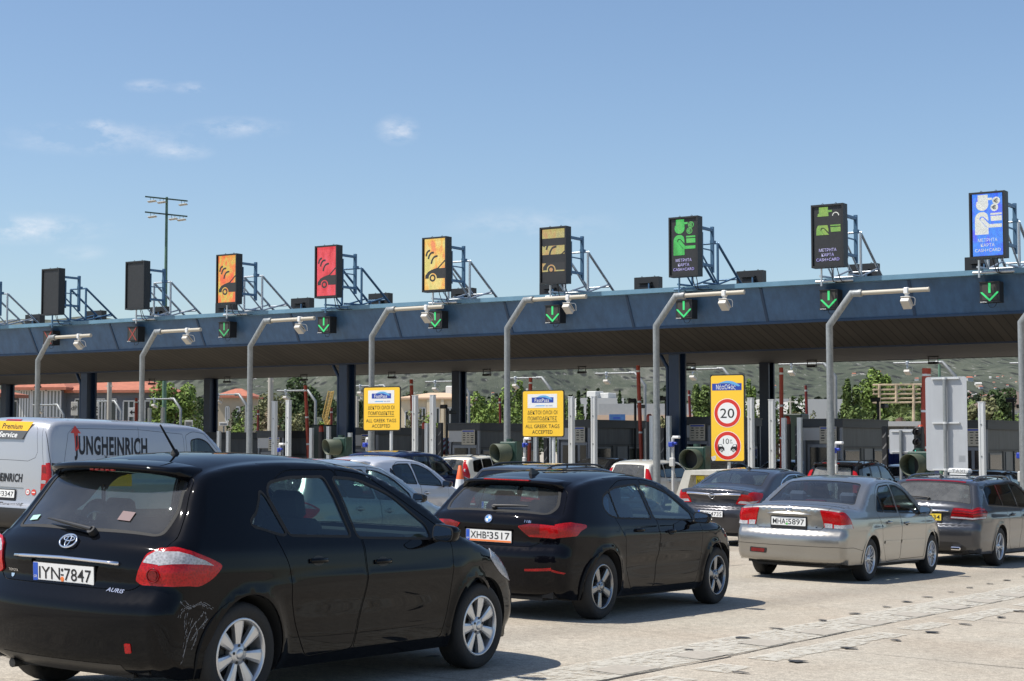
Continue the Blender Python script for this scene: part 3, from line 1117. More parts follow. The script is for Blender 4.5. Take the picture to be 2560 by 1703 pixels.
def make_car(name, sp, X, Y, head=0.0, label='', cat='car', group='cars queueing for the toll', h=0.06, zoff=0.0, lift=0.0):
 """X, Y: where the middle of the rear bumper stands; head: small turn in degrees (positive = to the right)"""
 z = ground_z(X, Y)
 e = 0.5
 c0 = Vector((X, Y))
 hd = -radians(head)
 fwd = Vector((sin(radians(head)), cos(radians(head))))
 L = sp['L']
 zr = ground_z(X + fwd.x * sp['ro'], Y + fwd.y * sp['ro'])
 zf = ground_z(X + fwd.x * (sp['ro'] + sp['wb']), Y + fwd.y * (sp['ro'] + sp['wb']))
 slope = (zf - zr) / sp['wb']
 mid = c0 + fwd * (sp['ro'] + sp['wb'] / 2)
 rgt = Vector((fwd.y, -fwd.x))
 zl = ground_z(mid.x - rgt.x * 0.75, mid.y - rgt.y * 0.75); zri = ground_z(mid.x + rgt.x * 0.75, mid.y + rgt.y * 0.75)
 roll = (zri - zl) / 1.5
 fx = Vector((fwd.x, fwd.y, slope)).normalized()
 ly = Vector((-rgt.x, -rgt.y, -roll)).normalized()
 up = fx.cross(ly).normalized()
 ly = up.cross(fx)
 org = Vector((X, Y, zr - slope * sp['ro'] + zoff))
 M = Matrix((fx, ly, up)).transposed().to_4x4()
 M.translation = org
 root = empty(name, label=label, cat=cat, group=group, M=M)
 bpy.context.view_layer.update()
 B = Body(sp)
 pm = sp['paint']
 mats = [pm, M_RUB, M_TRIM, sp.get('lower', M_TRIM)]
 glass = sp.get('glass', M_GLASS)
 sreg, breg = [], []
 L, ro, wb, wr = sp['L'], sp['ro'], sp['wb'], sp['wr']
 R = wr + sp.get('gap', 0.05)
 if sp.get('lowz'):
  z1 = sp['lowz']
  sreg.append((('panel', 'body', 3, 0.0, 0), [(-0.2, -0.3), (L + .2, -0.3), (L + .2, z1), (-0.2, z1)]))
  breg.append((('panel', 'body', 3, 0.0, 0), [(-0.1, -0.1), (B.rz(z1), -0.1), (B.rz(z1), 2), (-0.1, 2)]))
  tf = B.fz(z1)
  breg.append((('panel', 'body', 3, 0.0, 0), [(tf, -0.1), (B.T[-1] + .1, -0.1), (B.T[-1] + .1, 2), (tf, 2)]))
 # extra free regions before doors
 for (k, part, mi, off, wall, poly) in sp.get('sreg0', []):
  sreg.append(((k, part, mi, off, wall), poly))
 doors = sp.get('doors', [])
 for i, d in enumerate(doors):
  sreg.append((('seam', 'body', 1, -0.006, 0), poly_offset(d, 0.0035)))
 for i, d in enumerate(doors):
  sreg.append((('panel', 'door_%d*' % i, 0, 0.0, 0.004), poly_offset(d, -0.0035)))
 for d in sp.get('sseams', []):
  sreg.append((('seam', 'body', 1, -0.004, 0), strip(d, 0.006)))
 for d in sp.get('bseams', []):
  breg.append((('seam', 'body', 1, -0.004, 0), strip([B.bpt(q) for q in d], 0.006)))
 if sp.get('gate'):
  g = B.bpoly(sp['gate'], 0.06)
  g = [(a, max(b, -0.05)) for a, b in g]
  breg.append((('seam', 'body', 1, -0.006, 0), poly_offset(g, 0.004)))
  breg.append((('panel', 'tailgate', 0, 0.0, 0.004), poly_offset(g, -0.003)))
 for (k, part, mi, off, wall, poly, r) in sp.get('breg', []):
  breg.append(((k, part, mi, off, wall), B.bpoly(poly, r)))
 trimcol = 1
 for i, wdw in enumerate(sp.get('wins', [])):
  sreg.append((('trim', 'body', 1, 0.001, 0), poly_offset(wdw, sp.get('wtrim', 0.018))))
 if sp.get('chromewin'):
  allw = sp['chromewin']
  sreg.insert(len(sreg) - len(sp.get('wins', [])), (('trim', 'window_trim*', 4, 0.004, 0.004), allw))
 for i, wdw in enumerate(sp.get('wins', [])):
  sreg.append((('glass', 'window_%d*' % i, 0, -0.003, 0.0), wdw))
 if sp.get('rglass'):
  g = B.bpoly(sp['rglass'], sp.get('rgr', 0.05))
  breg.append((('trim', 'body', 1, 0.001, 0), poly_offset(g, sp.get('rtrim', 0.02))))
  breg.append((('glass', 'rear_window', 0, -0.003, 0.0), g))
 if sp.get('wshield'):
  g = B.bpoly(sp['wshield'], 0.06)
  breg.append((('trim', 'body', 1, 0.001, 0), poly_offset(g, 0.02)))
  breg.append((('glass', 'windshield', 0, -0.003, 0.0), g))
 for (k, part, mi, off, wall, poly, r) in sp.get('lampb', []):
  breg.append(((k, part, mi, off, wall), B.bpoly(poly, r)))
 for (k, part, mi, off, wall, poly) in sp.get('lamps', []):
  sreg.append(((k, part, mi, off, wall), poly))
 for cx in (ro, ro + wb):
  sreg.append(((None, 'x', 0, 0, 0), circ(cx, wr, R, 40)))
 acc, lin = B.make(sreg, breg, h)
 MN = {'windshield': [sp.get('wsg', M_GLASS)], 'rear_window': [sp.get('rg', M_GLASSR)], 'window_trim': [M_CHROME] * 5}
 lm = [M_REDL, M_CLRL, M_REDD, M_TRIM, M_CHROME, M_ORG]
 out = {}
 for k, d in acc.items():
  base = k.split('#')[0]
  if base.startswith('window_') and base != 'window_trim':
   nm, mm = 'window', [sp.get('glasses', {}).get(int(base.split('_')[1]), glass)]
  elif base.startswith('door_'):
   nm, mm = ('rear_door' if base.endswith('0') and len(doors) > 1 else 'front_door'), mats
  elif base in ('taillight', 'headlight', 'brake_light', 'reflector', 'number_recess', 'fog_light'):
   nm, mm = base, lm
  elif base in MN:
   nm, mm = base, MN[base]
  else:
   nm, mm = base, mats + [M_CHROME] + sp.get('xm', [])
  out[k] = mesh_from(nm, d, mm, root)
 lb = MB()
 lb.add(lin['v'], lin['f'], 0, True)
 # cabin floor and wheel wells
 zs = 0.20
 lb.box((ro + wb / 2, 0, zs + 0.04), (wb * .9, sp['W'] - 0.8, 0.10))
 if not sp.get('solid'):
  lb.build('cabin_lining', M_LIN, root)
 ub = MB()
 for cx in (ro, ro + wb):
  for sg in (-1, 1):
   yo = sg * (B.w(np.array([cx]), np.array([wr + R * 0.7]))[0] - 0.012); yi = sg * (B.W2 - 0.34)
   m = 26
   ring = [(cx + (R + 0.0) * cos(a), wr + (R + 0.0) * sin(a)) for a in [pi * (-0.12 + 1.24 * i / m) for i in range(m + 1)]]
   vs = []
   for (x, zz) in ring:
    ww = float(B.w(np.array([x]), np.array([max(zz, 0.15)]))[0]) - 0.004
    vs.append((x, sg * ww, zz))
   vs2 = [(x, yi, zz) for (x, zz) in ring]
   ub.add(vs + vs2, [(i, i + 1, m + 1 + i + 1, m + 1 + i) for i in range(m)], 0, True)
   ub.add(vs2 + [(cx, yi, wr)], [(i, i + 1, m + 1) for i in range(m)], 0, False)
 ub.box((L / 2, 0, 0.24), (L - 0.35, sp['W'] - 0.7, 0.10))
 ub.box((ro + wb / 2, 0, 0.22), (wb - 2 * R - 0.05, sp['W'] - 0.22, 0.08))
 # side walls under lamps are closed by inner boxes at the two ends
 ub.box((0.30, 0, 0.30), (0.25, sp['W'] * 0.74, 0.16))
 ub.box((L - 0.55, 0, 0.32), (0.30, sp['W'] * 0.55, 0.2))
 ub.build('underbody', M_RUB, root)
 tr = sp.get('track', B.W2 - 0.118)
 for cx in (ro, ro + wb):
  for sg in (-1, 1):
   make_wheel(root, cx, sg * tr, wr, sp['wheel'])
 # seats
 if sp.get('seats', True) and not sp.get('solid'):
  sx = sp.get('seatx', ro + wb * 0.52)
  sm = sp.get('seatm', M_SEAT)
  for sg in (-1, 1):
   seat(root, sx, sg * 0.37, sm)
  rs = sp.get('rseatx', ro + 0.28)
  seat(root, rs, 0.0, sm, hr=False, name='rear_seat', width=1.25)
  hb = MB()
  R_ = Matrix.Rotation(radians(-14), 3, 'Y')
  for yy in (-0.38, 0.38):
   hb.bbox((rs - 0.15, yy, 1.13), (0.09, 0.25, 0.15), 0.035, R=R_)
  hb.build('headrest', sp.get('hrm', sm), root)
  db = MB()
  wx = sp.get('dashx', ro + wb - 0.55)
  db.bbox((wx, 0, sp['belt'] - 0.12), (0.5, sp['W'] - 0.30, 0.22), 0.06)
  db.build('dashboard', M_LIN, root)
  st = MB()
  c = Vector((wx - 0.34, 0.37, sp['belt'] - 0.08))
  a1 = Vector((0, 1, 0)); a2 = Vector((0.35, 0, 1)).normalized()
  st.tube([c + a1 * 0.18 * cos(t) + a2 * 0.18 * sin(t) for t in [2 * pi * i / 20 for i in range(20)]], 0.014, 6, closed=True)
  st.cyl(c - a1 * 0.17, c + a1 * 0.17, 0.016, 6)
  st.cyl(c, c + Vector((0.2, 0, -0.08)), 0.03, 8)
  st.build('steering_wheel', M_LIN, root)
 # handles, mirrors
 for (i, x, zz) in sp.get('handles', []):
  for sg, kk in ((1, '#R'), (-1, '#L')):
   p, n = B.surf_side(x, zz)
   if sg < 0:
    p.y *= -1; n.y *= -1
   par = out.get('door_%d%s' % (i, kk), root)
   add_handle(par, p, n, sp.get('handlem', pm))
 if sp.get('mirror'):
  x, zz, out_ = sp['mirror'][:3]
  for sg in (-1, 1):
   p, n = B.surf_side(x, zz)
   add_mirror(root, (p.x, sg * (abs(p.y) + out_), zz + 0.02), sg, sp.get('mirrorm', pm), sp.get('msc', 1.0))
 if sp.get('plate'):
  pl = sp['plate']
  p, n = B.surf_band('r', pl['z'], 0.0)
  p = p + n * pl.get('out', 0.0)
  add_plate(root, p, n, pl['txt'], **pl.get('kw', {}))
 return root, B, out
def rear_frame(B, z, v=0.0, off=0.004, kind='r'):
 p, n = B.surf_band(kind, z, v)
 ux = Vector((0, -1, 0)); ux = (ux - n * ux.dot(n)).normalized()
 uy = n.cross(ux)
 if uy.z < 0: uy = -uy
 return (p + n * off, ux, uy, n)
def side_frame(B, x, z, off=0.004):
 p, n = B.surf_side(x, z)
 ux = Vector((1, 0, 0)); ux = (ux - n * ux.dot(n)).normalized()
 uz = n.cross(ux)
 if uz.z < 0: uz = -uz
 return (p + n * off, ux, uz, n)
def add_wiper(root, B, z0, v0, v1, z1=None, r=0.012, lift=0.03):
 z1 = z1 if z1 is not None else z0
 b = MB()
 a, n = B.surf_band('r', z0, v0)
 pts = []
 for k in range(6):
  t = k / 5
  p, n = B.surf_band('r', z0 + (z1 - z0) * t, v0 + (v1 - v0) * t)
  pts.append(p + n * lift)
 b.tube(pts, r, 6, rad=[r * 1.2, r * 1.1, r, r * 0.9, r * 0.7, r * 0.4])
 b.cyl(a - n * 0.01, a + n * lift * 1.1, r * 2.0, 10)
 b.build('rear_wiper', M_TRIM, root)
def add_fin(root, B, x, s=1.0):
 p, n = B.surf_band('t', x, 0.0)
 b = MB()
 h_ = 0.055 * s
 prof = [(-0.01, 0), (0.0, h_), (0.02, h_), (0.15 * s, 0.01), (0.16 * s, 0)]
 vs = [(p.x + a, -0.006 if c > 0.02 else -0.02, p.z + c) for a, c in prof] + [(p.x + a, 0.006 if c > 0.02 else 0.02, p.z + c) for a, c in prof]
 m = len(prof)
 b.add(vs, [tuple(range(m)), tuple(range(m, 2 * m))[::-1]] + [(i + 1, i, m + i, m + i + 1) for i in range(m - 1)], 0, False)
 b.build('roof_antenna', M_TRIM, root)
def add_whip(root, B, x, L=0.35):
 p, n = B.surf_band('t', x, 0.0)
 b = MB()
 b.cyl(p - n * 0.01, p + n * 0.03, 0.035, 12, r1=0.015)
 b.cyl(p + n * 0.02, p + Vector((-L * 0.62, 0, L * 0.78)), 0.009, 8, r1=0.006)
 b.build('roof_antenna', M_RUB, root)
# ------------------------------------------------------------------ the vehicles
P_BLACK = paint('black paint', (0.003, 0.0035, 0.005), 0.0, 0.25)
P_BLACKB = paint('deep black paint', (0.004, 0.004, 0.006), 0.0, 0.2)
auris = dict(L=4.22, W=1.76, belt=1.0, ro=0.74, wb=2.60, wr=0.315, gap=0.045, paint=P_BLACK,
 prof=[(.18, .19), (.07, .26), (.025, .40), (.0, .54), (.010, .615), (.048, .668), (.082, .73), (.08, .84), (.115, .95), (.20, 1.03), (.355, 1.20), (.485, 1.37), (.57, 1.425),
   (.80, 1.475), (1.15, 1.508), (1.6, 1.515), (2.0, 1.49), (2.35, 1.42), (2.75, 1.24), (3.17, 1.02), (3.35, .965), (3.65, .90), (3.92, .80), (4.08, .69), (4.16, .58), (4.20, .43), (4.16, .28), (4.06, .19)],
 rad={0: .10, 3: .14, 6: .13, 9: .12, 11: .07, 14: .075, 17: .06, 19: .07, 21: .12, 24: .16, 27: .14},
 sec=[(.15, .90), (.24, .955), (.40, .985), (.60, .998), (.78, 1.0), (.92, .975), (1.02, .925), (1.25, .82), (1.40, .72), (1.52, .64)],
 plan=(.09, .9, .16, 1.2), crown=(.10, .26, .03), beltslope=.03, flare=.016,
 crease=[(.70, .02, .010, .10, .75, 3.3)], scoop=[(2.0, .47, .95, .12, .010)],
 gate=[('r', .705, -.1), ('r', .705, .80), ('r', .80, .90), ('r', .97, 1.0), ('r', 1.40, .985), ('r', 1.40, -.1)],
 rglass=[('r', 1.035, -.1), ('r', 1.05, .84), ('r', 1.20, .90), ('r', 1.375, .90), ('r', 1.385, -.1)], rtrim=.025,
 wshield=[('t', 2.42, -.1), ('t', 2.42, .92), ('t', 3.16, .96), ('t', 3.20, -.1)],
 doors=[rpoly([(1.16, .62), (1.13, .84), (1.02, 1.04), (1.06, 1.30), (1.30, 1.43), (1.83, 1.44), (1.90, 1.0), (1.92, .70), (1.83, .27), (1.36, .25), (1.24, .42)], [.02, .05, .1, .1, .1, .03, .02, .05, .04, .05, .1]),
   rpoly([(1.845, 1.44), (2.16, 1.41), (2.92, 1.02), (2.97, .90), (2.93, .5), (2.86, .27), (1.845, .27), (1.93, .70), (1.915, 1.0)], [.02, .05, .05, .05, .1, .04, .03, .05, .02])],
 wins=[rpoly([(.82, 1.11), (.92, 1.17), (.985, 1.255), (1.01, 1.30), (1.045, 1.26), (1.15, 1.045), (1.10, 1.045)], [.05, .03, .03, .03, .03, .03, .03]),
   rpoly([(1.19, 1.04), (1.075, 1.285), (1.13, 1.345), (1.35, 1.378), (1.70, 1.385), (1.80, 1.02)], [.03, .04, .05, .05, .03, .03]),
   rpoly([(1.88, 1.01), (1.80, 1.382), (2.05, 1.372), (2.35, 1.28), (2.68, 1.07), (2.70, .985)], [.03, .03, .1, .1, .03, .03])],
 lampb=[('lamp', 'taillight*', 0, .012, .02, [('r', .765, .80), ('r', .93, .87), ('r', .975, .97), ('r', .98, 1.2), ('r', .74, 1.2), ('r', .74, .86)], .02),
   ('lamp', 'taillight*', 1, .0135, .002, [('r', .88, .855), ('r', .92, .885), ('r', .955, .95), ('r', .965, 1.2), ('r', .88, 1.2)], .01)],
 lamps=[('lamp', 'taillight*', 0, .012, .02, rpoly([(-.1, .735), (.28, .74), (.38, .78), (.475, .86), (.36, .91), (.15, .975), (-.1, .98)], [0, .03, .06, .04, .08, .04, 0])),
   ('lamp', 'taillight*', 1, .0135, .002, [(-.1, .88), (.28, .87), (.39, .86), (.32, .895), (.13, .95), (-.1, .96)]),
   ('lamp', 'headlight*', 1, .004, .01, rpoly([(3.62, .80), (3.75, .86), (3.95, .80), (4.3, .70), (4.3, .56), (4.02, .60), (3.80, .70)], .03))],
 breg=[('panel', 'tailgate', 0, -.016, -.016, [('r', .722, -.1), ('r', .722, .34), ('r', .845, .42), ('r', .845, -.1)], .02),
   ('lamp', 'reflector*', 0, .006, .01, [('r', .34, .80), ('r', .40, .80), ('r', .40, .86), ('r', .34, .86)], .008),
   ('trim', 'body', 3, .002, .0, [('r', .18, -.1), ('r', .27, -.1), ('r', .27, .72), ('r', .18, .76)], .0)],
 wheel=('wide', .218, 7, M_ALLOY, .205), handles=[(0, 1.42, .86), (1, 2.10, .83)], mirror=(2.72, .99, .12), mirrorm=P_BLACK,
 plate=dict(z=.77, out=-.010, txt='IYN-7847', kw=dict(sticker='orange')),
 seatx=1.85, rseatx=1.05, rg=glass_mat('hatch rear glass', (.50, .62, .62), .05), glass=glass_mat('green tint glass', (.52, .66, .62)))  # thin pale layer in the hatch rear glass imitates reflected sky
def build_auris():
 root, B, out = make_car('hatchback_car', auris, -7.81, 6.95, -0.4, 'black hatchback nearest the camera, scuffed rear bumper and whip antenna, plate ending in 7847', h=.04)
 gate = out['tailgate']
 # roof spoiler over the glass
 b = MB()
 vs = []
 K = 14
 for i in range(K + 1):
  v = -0.93 + 1.86 * i / K
  tp, n = B.surf_band('t', .64, v); lo, n2 = B.surf_band('r', 1.375, v)
  k = abs(v) ** 4
  tip = Vector((.33 + .075 * k + .05 * v * v, tp.y * 0.985, 1.425 - .022 * v * v))
  vs += [tp + Vector((0, 0, .006)), tip + Vector((.06, 0, .018)), tip, tip + Vector((.01, 0, -.022)), lo + Vector((-.01, 0, .0)), lo + Vector((.06, 0, 0))]
 b.add(vs, [(i * 6 + j, i * 6 + j + 1, (i + 1) * 6 + j + 1, (i + 1) * 6 + j) for i in range(K) for j in range(5)] + [(0, 5, 4, 3, 2, 1), tuple(K * 6 + j for j in range(6))], 0, True)
 sp_ = b.build('roof_spoiler', P_BLACK, root)
 l = MB()
 for i in range(5):
  y = -.09 + .045 * i
  l.bbox((.357, y, 1.398), (.02, .032, .016), .004)
 l.build('brake_light', M_REDL, sp_)
 add_wiper(gate, B, 1.01, .20, -.42, 1.06, .014, .035)
 add_whip(root, B, .98, .235)
 # chrome strip over the plate
 b = MB()
 pts = []
 for i in range(13):
  v = -.62 + 1.24 * i / 12
  p, n = B.surf_band('r', .862 - .01 * abs(v), v)
  pts.append((p, n))
 for (p, n) in pts:
  pass
 vs = []
 for (p, n) in pts:
  vs += [p + Vector((0, 0, .014)), p + n * .022 + Vector((0, 0, .008)), p + n * .026 + Vector((0, 0, -.006)), p + Vector((0, 0, -.012))]
 b.add(vs, [(i * 4 + j, i * 4 + j + 1, (i + 1) * 4 + j + 1, (i + 1) * 4 + j) for i in range(12) for j in range(3)] + [(3, 2, 1, 0), (48, 49, 50, 51)], 0, True)
 b.build('chrome_strip', M_CHROME, gate)
 # emblem: three ovals
 o, ux, uy, n = rear_frame(B, .955, 0, .012)
 b = MB()
 def oval(cx, cy, rx, ry, r=.006):
  b.tube([o + ux * (cx + rx * cos(t)) + uy * (cy + ry * sin(t)) for t in [2 * pi * i / 24 for i in range(24)]], r, 6, closed=True)
 oval(0, 0, .068, .046, .0065)
 oval(0, .016, .044, .016, .005)
 oval(0, .0, .017, .040, .005)
 b.build('emblem', M_CHROME, gate)
 for sg, kk in ((1, '#R'), (-1, '#L')):
  b = MB(); p, n = B.surf_side(.09, .80); q, n2 = B.surf_band('r', .80, .96)
  o, ux, uy, n = rear_frame(B, .81, sg * .965, .016)
  b.tube([o + ux * .040 * cos(a) + uy * .040 * sin(a) for a in [2 * pi * i / 20 for i in range(20)]], .004, 5, closed=True)
  b.prism(circ(0, 0, .030, 16), (o, ux, uy, n), -.004, .001)
  b.build('bulb_ring', M_REDD, out['taillight' + kk])
 t = MB()
 fr = rear_frame(B, .70, .62, .004)
 t.text('AURIS', fr, .026, bold=.02, sx=1.25, shear=.2)
 fr = rear_frame(B, .765, -.66, .004)
 t.text('TOYOTA', fr, .016, bold=.01, sx=1.1)
 fr = rear_frame(B, .735, -.66, .004)
 t.prism([(-.018, .008), (.018, .008), (.012, -.010), (0, -.016), (-.012, -.010)], fr, 0, .002)
 t.build('lettering', M_CHROME, gate)
 # stickers on the rear glass
 s = MB()
 fr = rear_frame(B, 1.09, -.70, .003); s.prism(rect(-.04, -.02, .04, .02), fr, 0, .001)
 s.build('glass_sticker', mat('pale green sticker', (.35, .6, .5), .5), out['rear_window'])
 s = MB()
 fr = rear_frame(B, 1.12, .42, .003); s.prism(rect(-.05, -.035, .05, .035), fr, 0, .001)
 s.build('glass_sticker', mat('maroon sticker', (.09, .03, .04), .5), out['rear_window'])
 # scuffs on the rear right corner: scraped lacquer lines
 s = MB()
 r2 = random.Random(3)
 strokes = [[(.16, .66), (.22, .62), (.30, .64), (.40, .60)], [(.20, .62), (.19, .52), (.22, .44)], [(.33, .58), (.25, .50), (.22, .40), (.21, .30)],
    [(.30, .645), (.35, .56), (.33, .50)], [(.36, .54), (.28, .47), (.24, .42)], [(.14, .56), (.17, .61), (.24, .63)], [(.27, .52), (.29, .46), (.26, .38)], [(.235, .55), (.21, .47), (.20, .35)]]
 for st in strokes:
  q = catmull([(a, b_) for a, b_ in st], 7)
  for rep in range(3):
   ox, oz = r2.uniform(-.012, .012), r2.uniform(-.01, .01)
   for i in range(len(q) - 1):
    if r2.random() < .45: continue
    a, na = B.surf_side(q[i][0] + ox, q[i][1] + oz); c, nc = B.surf_side(q[i + 1][0] + ox, q[i + 1][1] + oz)
    wd = r2.uniform(.0005, .0026)
    u = (c - a).cross(na).normalized() * wd
    s.quad(a + na * .0015 - u, c + nc * .0015 - u * .7, c + nc * .0015 + u * .7, a + na * .0015 + u)
 s.build('scuff_marks', mat('scraped lacquer', (.20, .205, .22), .6), root)
 b = MB()
 b.cyl((.28, .45, .20), (.12, .45, .195), .028, 10)
 b.build('exhaust_pipe', M_DISC, root)
 return root
build_auris()
# ---------------------------------------------------------------- second black hatchback
beemer = dict(L=4.32, W=1.80, belt=.97, ro=.78, wb=2.67, wr=.32, gap=.045, paint=P_BLACKB,
 prof=[(.22, .20), (.10, .26), (.04, .40), (.0, .55), (.01, .66), (.045, .705), (.05, .80), (.03, .90), (.06, .985), (.12, 1.03), (.40, 1.25), (.50, 1.315),
   (.80, 1.375), (1.2, 1.415), (1.7, 1.434), (2.1, 1.415), (2.45, 1.35), (2.85, 1.17), (3.18, 1.00), (3.35, .955), (3.7, .905), (4.0, .82), (4.17, .72), (4.26, .60), (4.30, .42), (4.25, .28), (4.14, .20)],
 rad={0: .10, 3: .15, 6: .14, 9: .12, 11: .07, 14: .07, 17: .06, 19: .07, 21: .12, 24: .16, 26: .14},
 sec=[(.15, .89), (.25, .95), (.42, .98), (.60, 1.0), (.78, 1.0), (.90, .975), (.98, .93), (1.2, .83), (1.34, .745), (1.45, .68)],
 plan=(.12, .9, .16, 1.2), crown=(.13, .28, .03), beltslope=.03, flare=.022, gh=(.10, 1.6, .03),
 crease=[(.80, .01, .012, .07, .5, 3.9)], scoop=[(2.1, .50, .95, .11, .022)],
 gate=[('r', .70, -.1), ('r', .70, .66), ('r', .78, .88), ('r', .95, 1.02), ('r', 1.28, .97), ('r', 1.28, -.1)],
 rglass=[('r', 1.035, -.1), ('r', 1.04, .80), ('r', 1.13, .88), ('r', 1.255, .84), ('r', 1.265, -.1)], rtrim=.035,
 wshield=[('t', 2.52, -.1), ('t', 2.52, .92), ('t', 3.17, .96), ('t', 3.20, -.1)],
 doors=[rpoly([(1.22, .60), (1.18, .78), (1.02, 1.0), (1.10, 1.26), (1.40, 1.36), (1.86, 1.375), (1.93, .98), (1.95, .70), (1.90, .27), (1.42, .25), (1.30, .40)], [.02, .05, .1, .1, .1, .03, .02, .05, .04, .05, .1]),
   rpoly([(1.875, 1.375), (2.2, 1.35), (2.93, .99), (3.0, .88), (3.0, .5), (2.93, .27), (1.915, .27), (1.96, .70), (1.945, .98)], [.02, .05, .05, .05, .1, .04, .03, .05, .02])],
 wins=[rpoly([(.87, 1.10), (.94, 1.03), (1.12, 1.0), (1.10, 1.245), (.93, 1.19)], [.06, .06, .01, .02, .06]),
   rpoly([(1.14, 1.0), (1.12, 1.25), (1.30, 1.285), (1.76, 1.315), (1.84, .985)], [.02, .03, .1, .03, .03]),
   rpoly([(1.92, .98), (1.84, 1.315), (2.08, 1.308), (2.40, 1.235), (2.80, 1.02), (2.81, .96)], [.03, .03, .1, .1, .03, .02])],
 lampb=[('lamp', 'taillight*', 0, .010, .02, [('r', .895, .48), ('r', .925, .66), ('r', .94, 1.2), ('r', .815, 1.2), ('r', .80, .64)], .02),
   ('lamp', 'taillight*', 2, .0115, .002, [('r', .90, .50), ('r', .925, .66), ('r', .93, .80), ('r', .84, .80), ('r', .82, .60)], .01)],
 lamps=[('lamp', 'taillight*', 0, .010, .02, rpoly([(-.1, .815), (.20, .82), (.27, .87), (.37, .905), (.37, .93), (.2, .95), (-.1, .945)], [0, .02, .03, .01, .01, .05, 0])),
   ('lamp', 'headlight*', 1, .004, .01, rpoly([(3.85, .80), (4.0, .83), (4.15, .76), (4.5, .72), (4.5, .62), (4.15, .65)], .03)),
   ('lamp', 'reflector*', 0, .004, .006, [(-.1, .48), (.10, .46), (.11, .475), (-.1, .505)])],
 breg=[('panel', 'tailgate', 0, -.016, -.016, [('r', .715, -.1), ('r', .715, .32), ('r', .86, .42), ('r', .86, -.1)], .02),
   ('lamp', 'reflector*', 0, .004, .006, [('r', .47, .62), ('r', .49, .62), ('r', .51, 1.2), ('r', .48, 1.2)], .004),
   ],
 wheel=('five', .218, 5, M_ALLOYD, .205), handles=[(0, 1.50, .86), (1, 2.20, .83)], mirror=(2.80, .95, .12), mirrorm=P_BLACKB,
 plate=dict(z=.785, out=-.006, txt='XHB-3517', kw=dict(orange=True)), seatx=1.95, rseatx=1.10, rg=glass_mat('hatch rear glass', (.50, .62, .62), .05),
 glass=glass_mat('green tint glass', (.52, .66, .62)))
def spoiler(root, B, x0, zt, tipx, tipz, m, wv=.93, light=True, lz=-.026, name='roof_spoiler', n=9, full=False):
 b = MB(); vs = []; K = 14
 for i in range(K + 1):
  v = -wv + 2 * wv * i / K
  tp, nn = B.surf_band('t', x0, v); lo, n2 = B.surf_band('r', zt, v)
  k = abs(v) ** 4
  tip = Vector((tipx + .08 * k + .05 * v * v, tp.y * .985, tipz - .022 * v * v))
  vs += [tp + Vector((0, 0, .005)), tip + Vector((.06, 0, .014)), tip, tip + Vector((.01, 0, -.018)), lo + Vector((-.008, 0, 0)), lo + Vector((.06, 0, 0))]
 b.add(vs, [(i * 6 + j, i * 6 + j + 1, (i + 1) * 6 + j + 1, (i + 1) * 6 + j) for i in range(K) for j in range(5)] + [(0, 5, 4, 3, 2, 1), tuple(K * 6 + j for j in range(6))], 0, True)
 o = b.build(name, m, root)
 if light:
  l = MB(); vs = []
  for i in range(9):
   y = -.26 + .52 * i / 8
   q = tipx - .004 + .05 * (y / B.W2) ** 2
   for (a, c) in ((0, .008), (0, -.008), (.05, -.008), (.05, .008)):
    vs.append((q + a, y, tipz + c * .7 + .006))
  l.add(vs, [(i * 4 + j, i * 4 + (j + 1) % 4, (i + 1) * 4 + (j + 1) % 4, (i + 1) * 4 + j) for i in range(8) for j in range(4)] + [(0, 1, 2, 3), (35, 34, 33, 32)])
  l.build('brake_light', M_REDL, o)
 return o
def build_beemer():
 root, B, out = make_car('hatchback_car', beemer, -9.13, 13.55, -1.4, 'glossy black five-door hatchback stopped directly ahead of the nearest car, plate ending in 3517', h=.045)
 gate = out['tailgate']
 spoiler(root, B, .62, 1.26, .33, 1.325, P_BLACKB, .90)
 add_wiper(gate, B, 1.045, .0, .52, 1.065, .013, .03)
 add_fin(root, B, .80, 1.2)
 fr = rear_frame(B, .945, 0, .006)
 b = MB()
 b.prism(circ(0, 0, .041, 24), fr, 0, .004, mi=0)
 for k in range(4):
  b.prism([(0, 0)] + circ(0, 0, .028, 6, a0=k * pi / 2, a1=(k + 1) * pi / 2), fr, .003, .0055, mi=1 if k % 2 == 0 else 2)
 b.build('emblem', [M_CHROME, M_PLATE, mat('emblem blue', (.05, .25, .6), .4)], gate)
 t = MB()
 t.text('118i', rear_frame(B, .945, .62, .004), .026, bold=.02, sx=1.2)
 t.build('lettering', M_CHROME, gate)
 b = MB(); b.cyl((.30, .50, .235), (.14, .50, .235), .04, 12); b.build('exhaust_pipe', M_DISC, root)
 # child seat in blue patterned cloth behind the rear window
 c = MB()
 R = Matrix.Rotation(radians(-12), 3, 'Y')
 c.bbox((1.34, -.42, .98), (.16, .40, .50), .07, R=R)
 c.bbox((1.46, -.42, .78), (.34, .42, .14), .05)
 cs = c.build('child_seat_shell', mat('blue seat cloth', (.05, .12, .30), .8, vary=.3, vscale=9), root)
 return root
build_beemer()
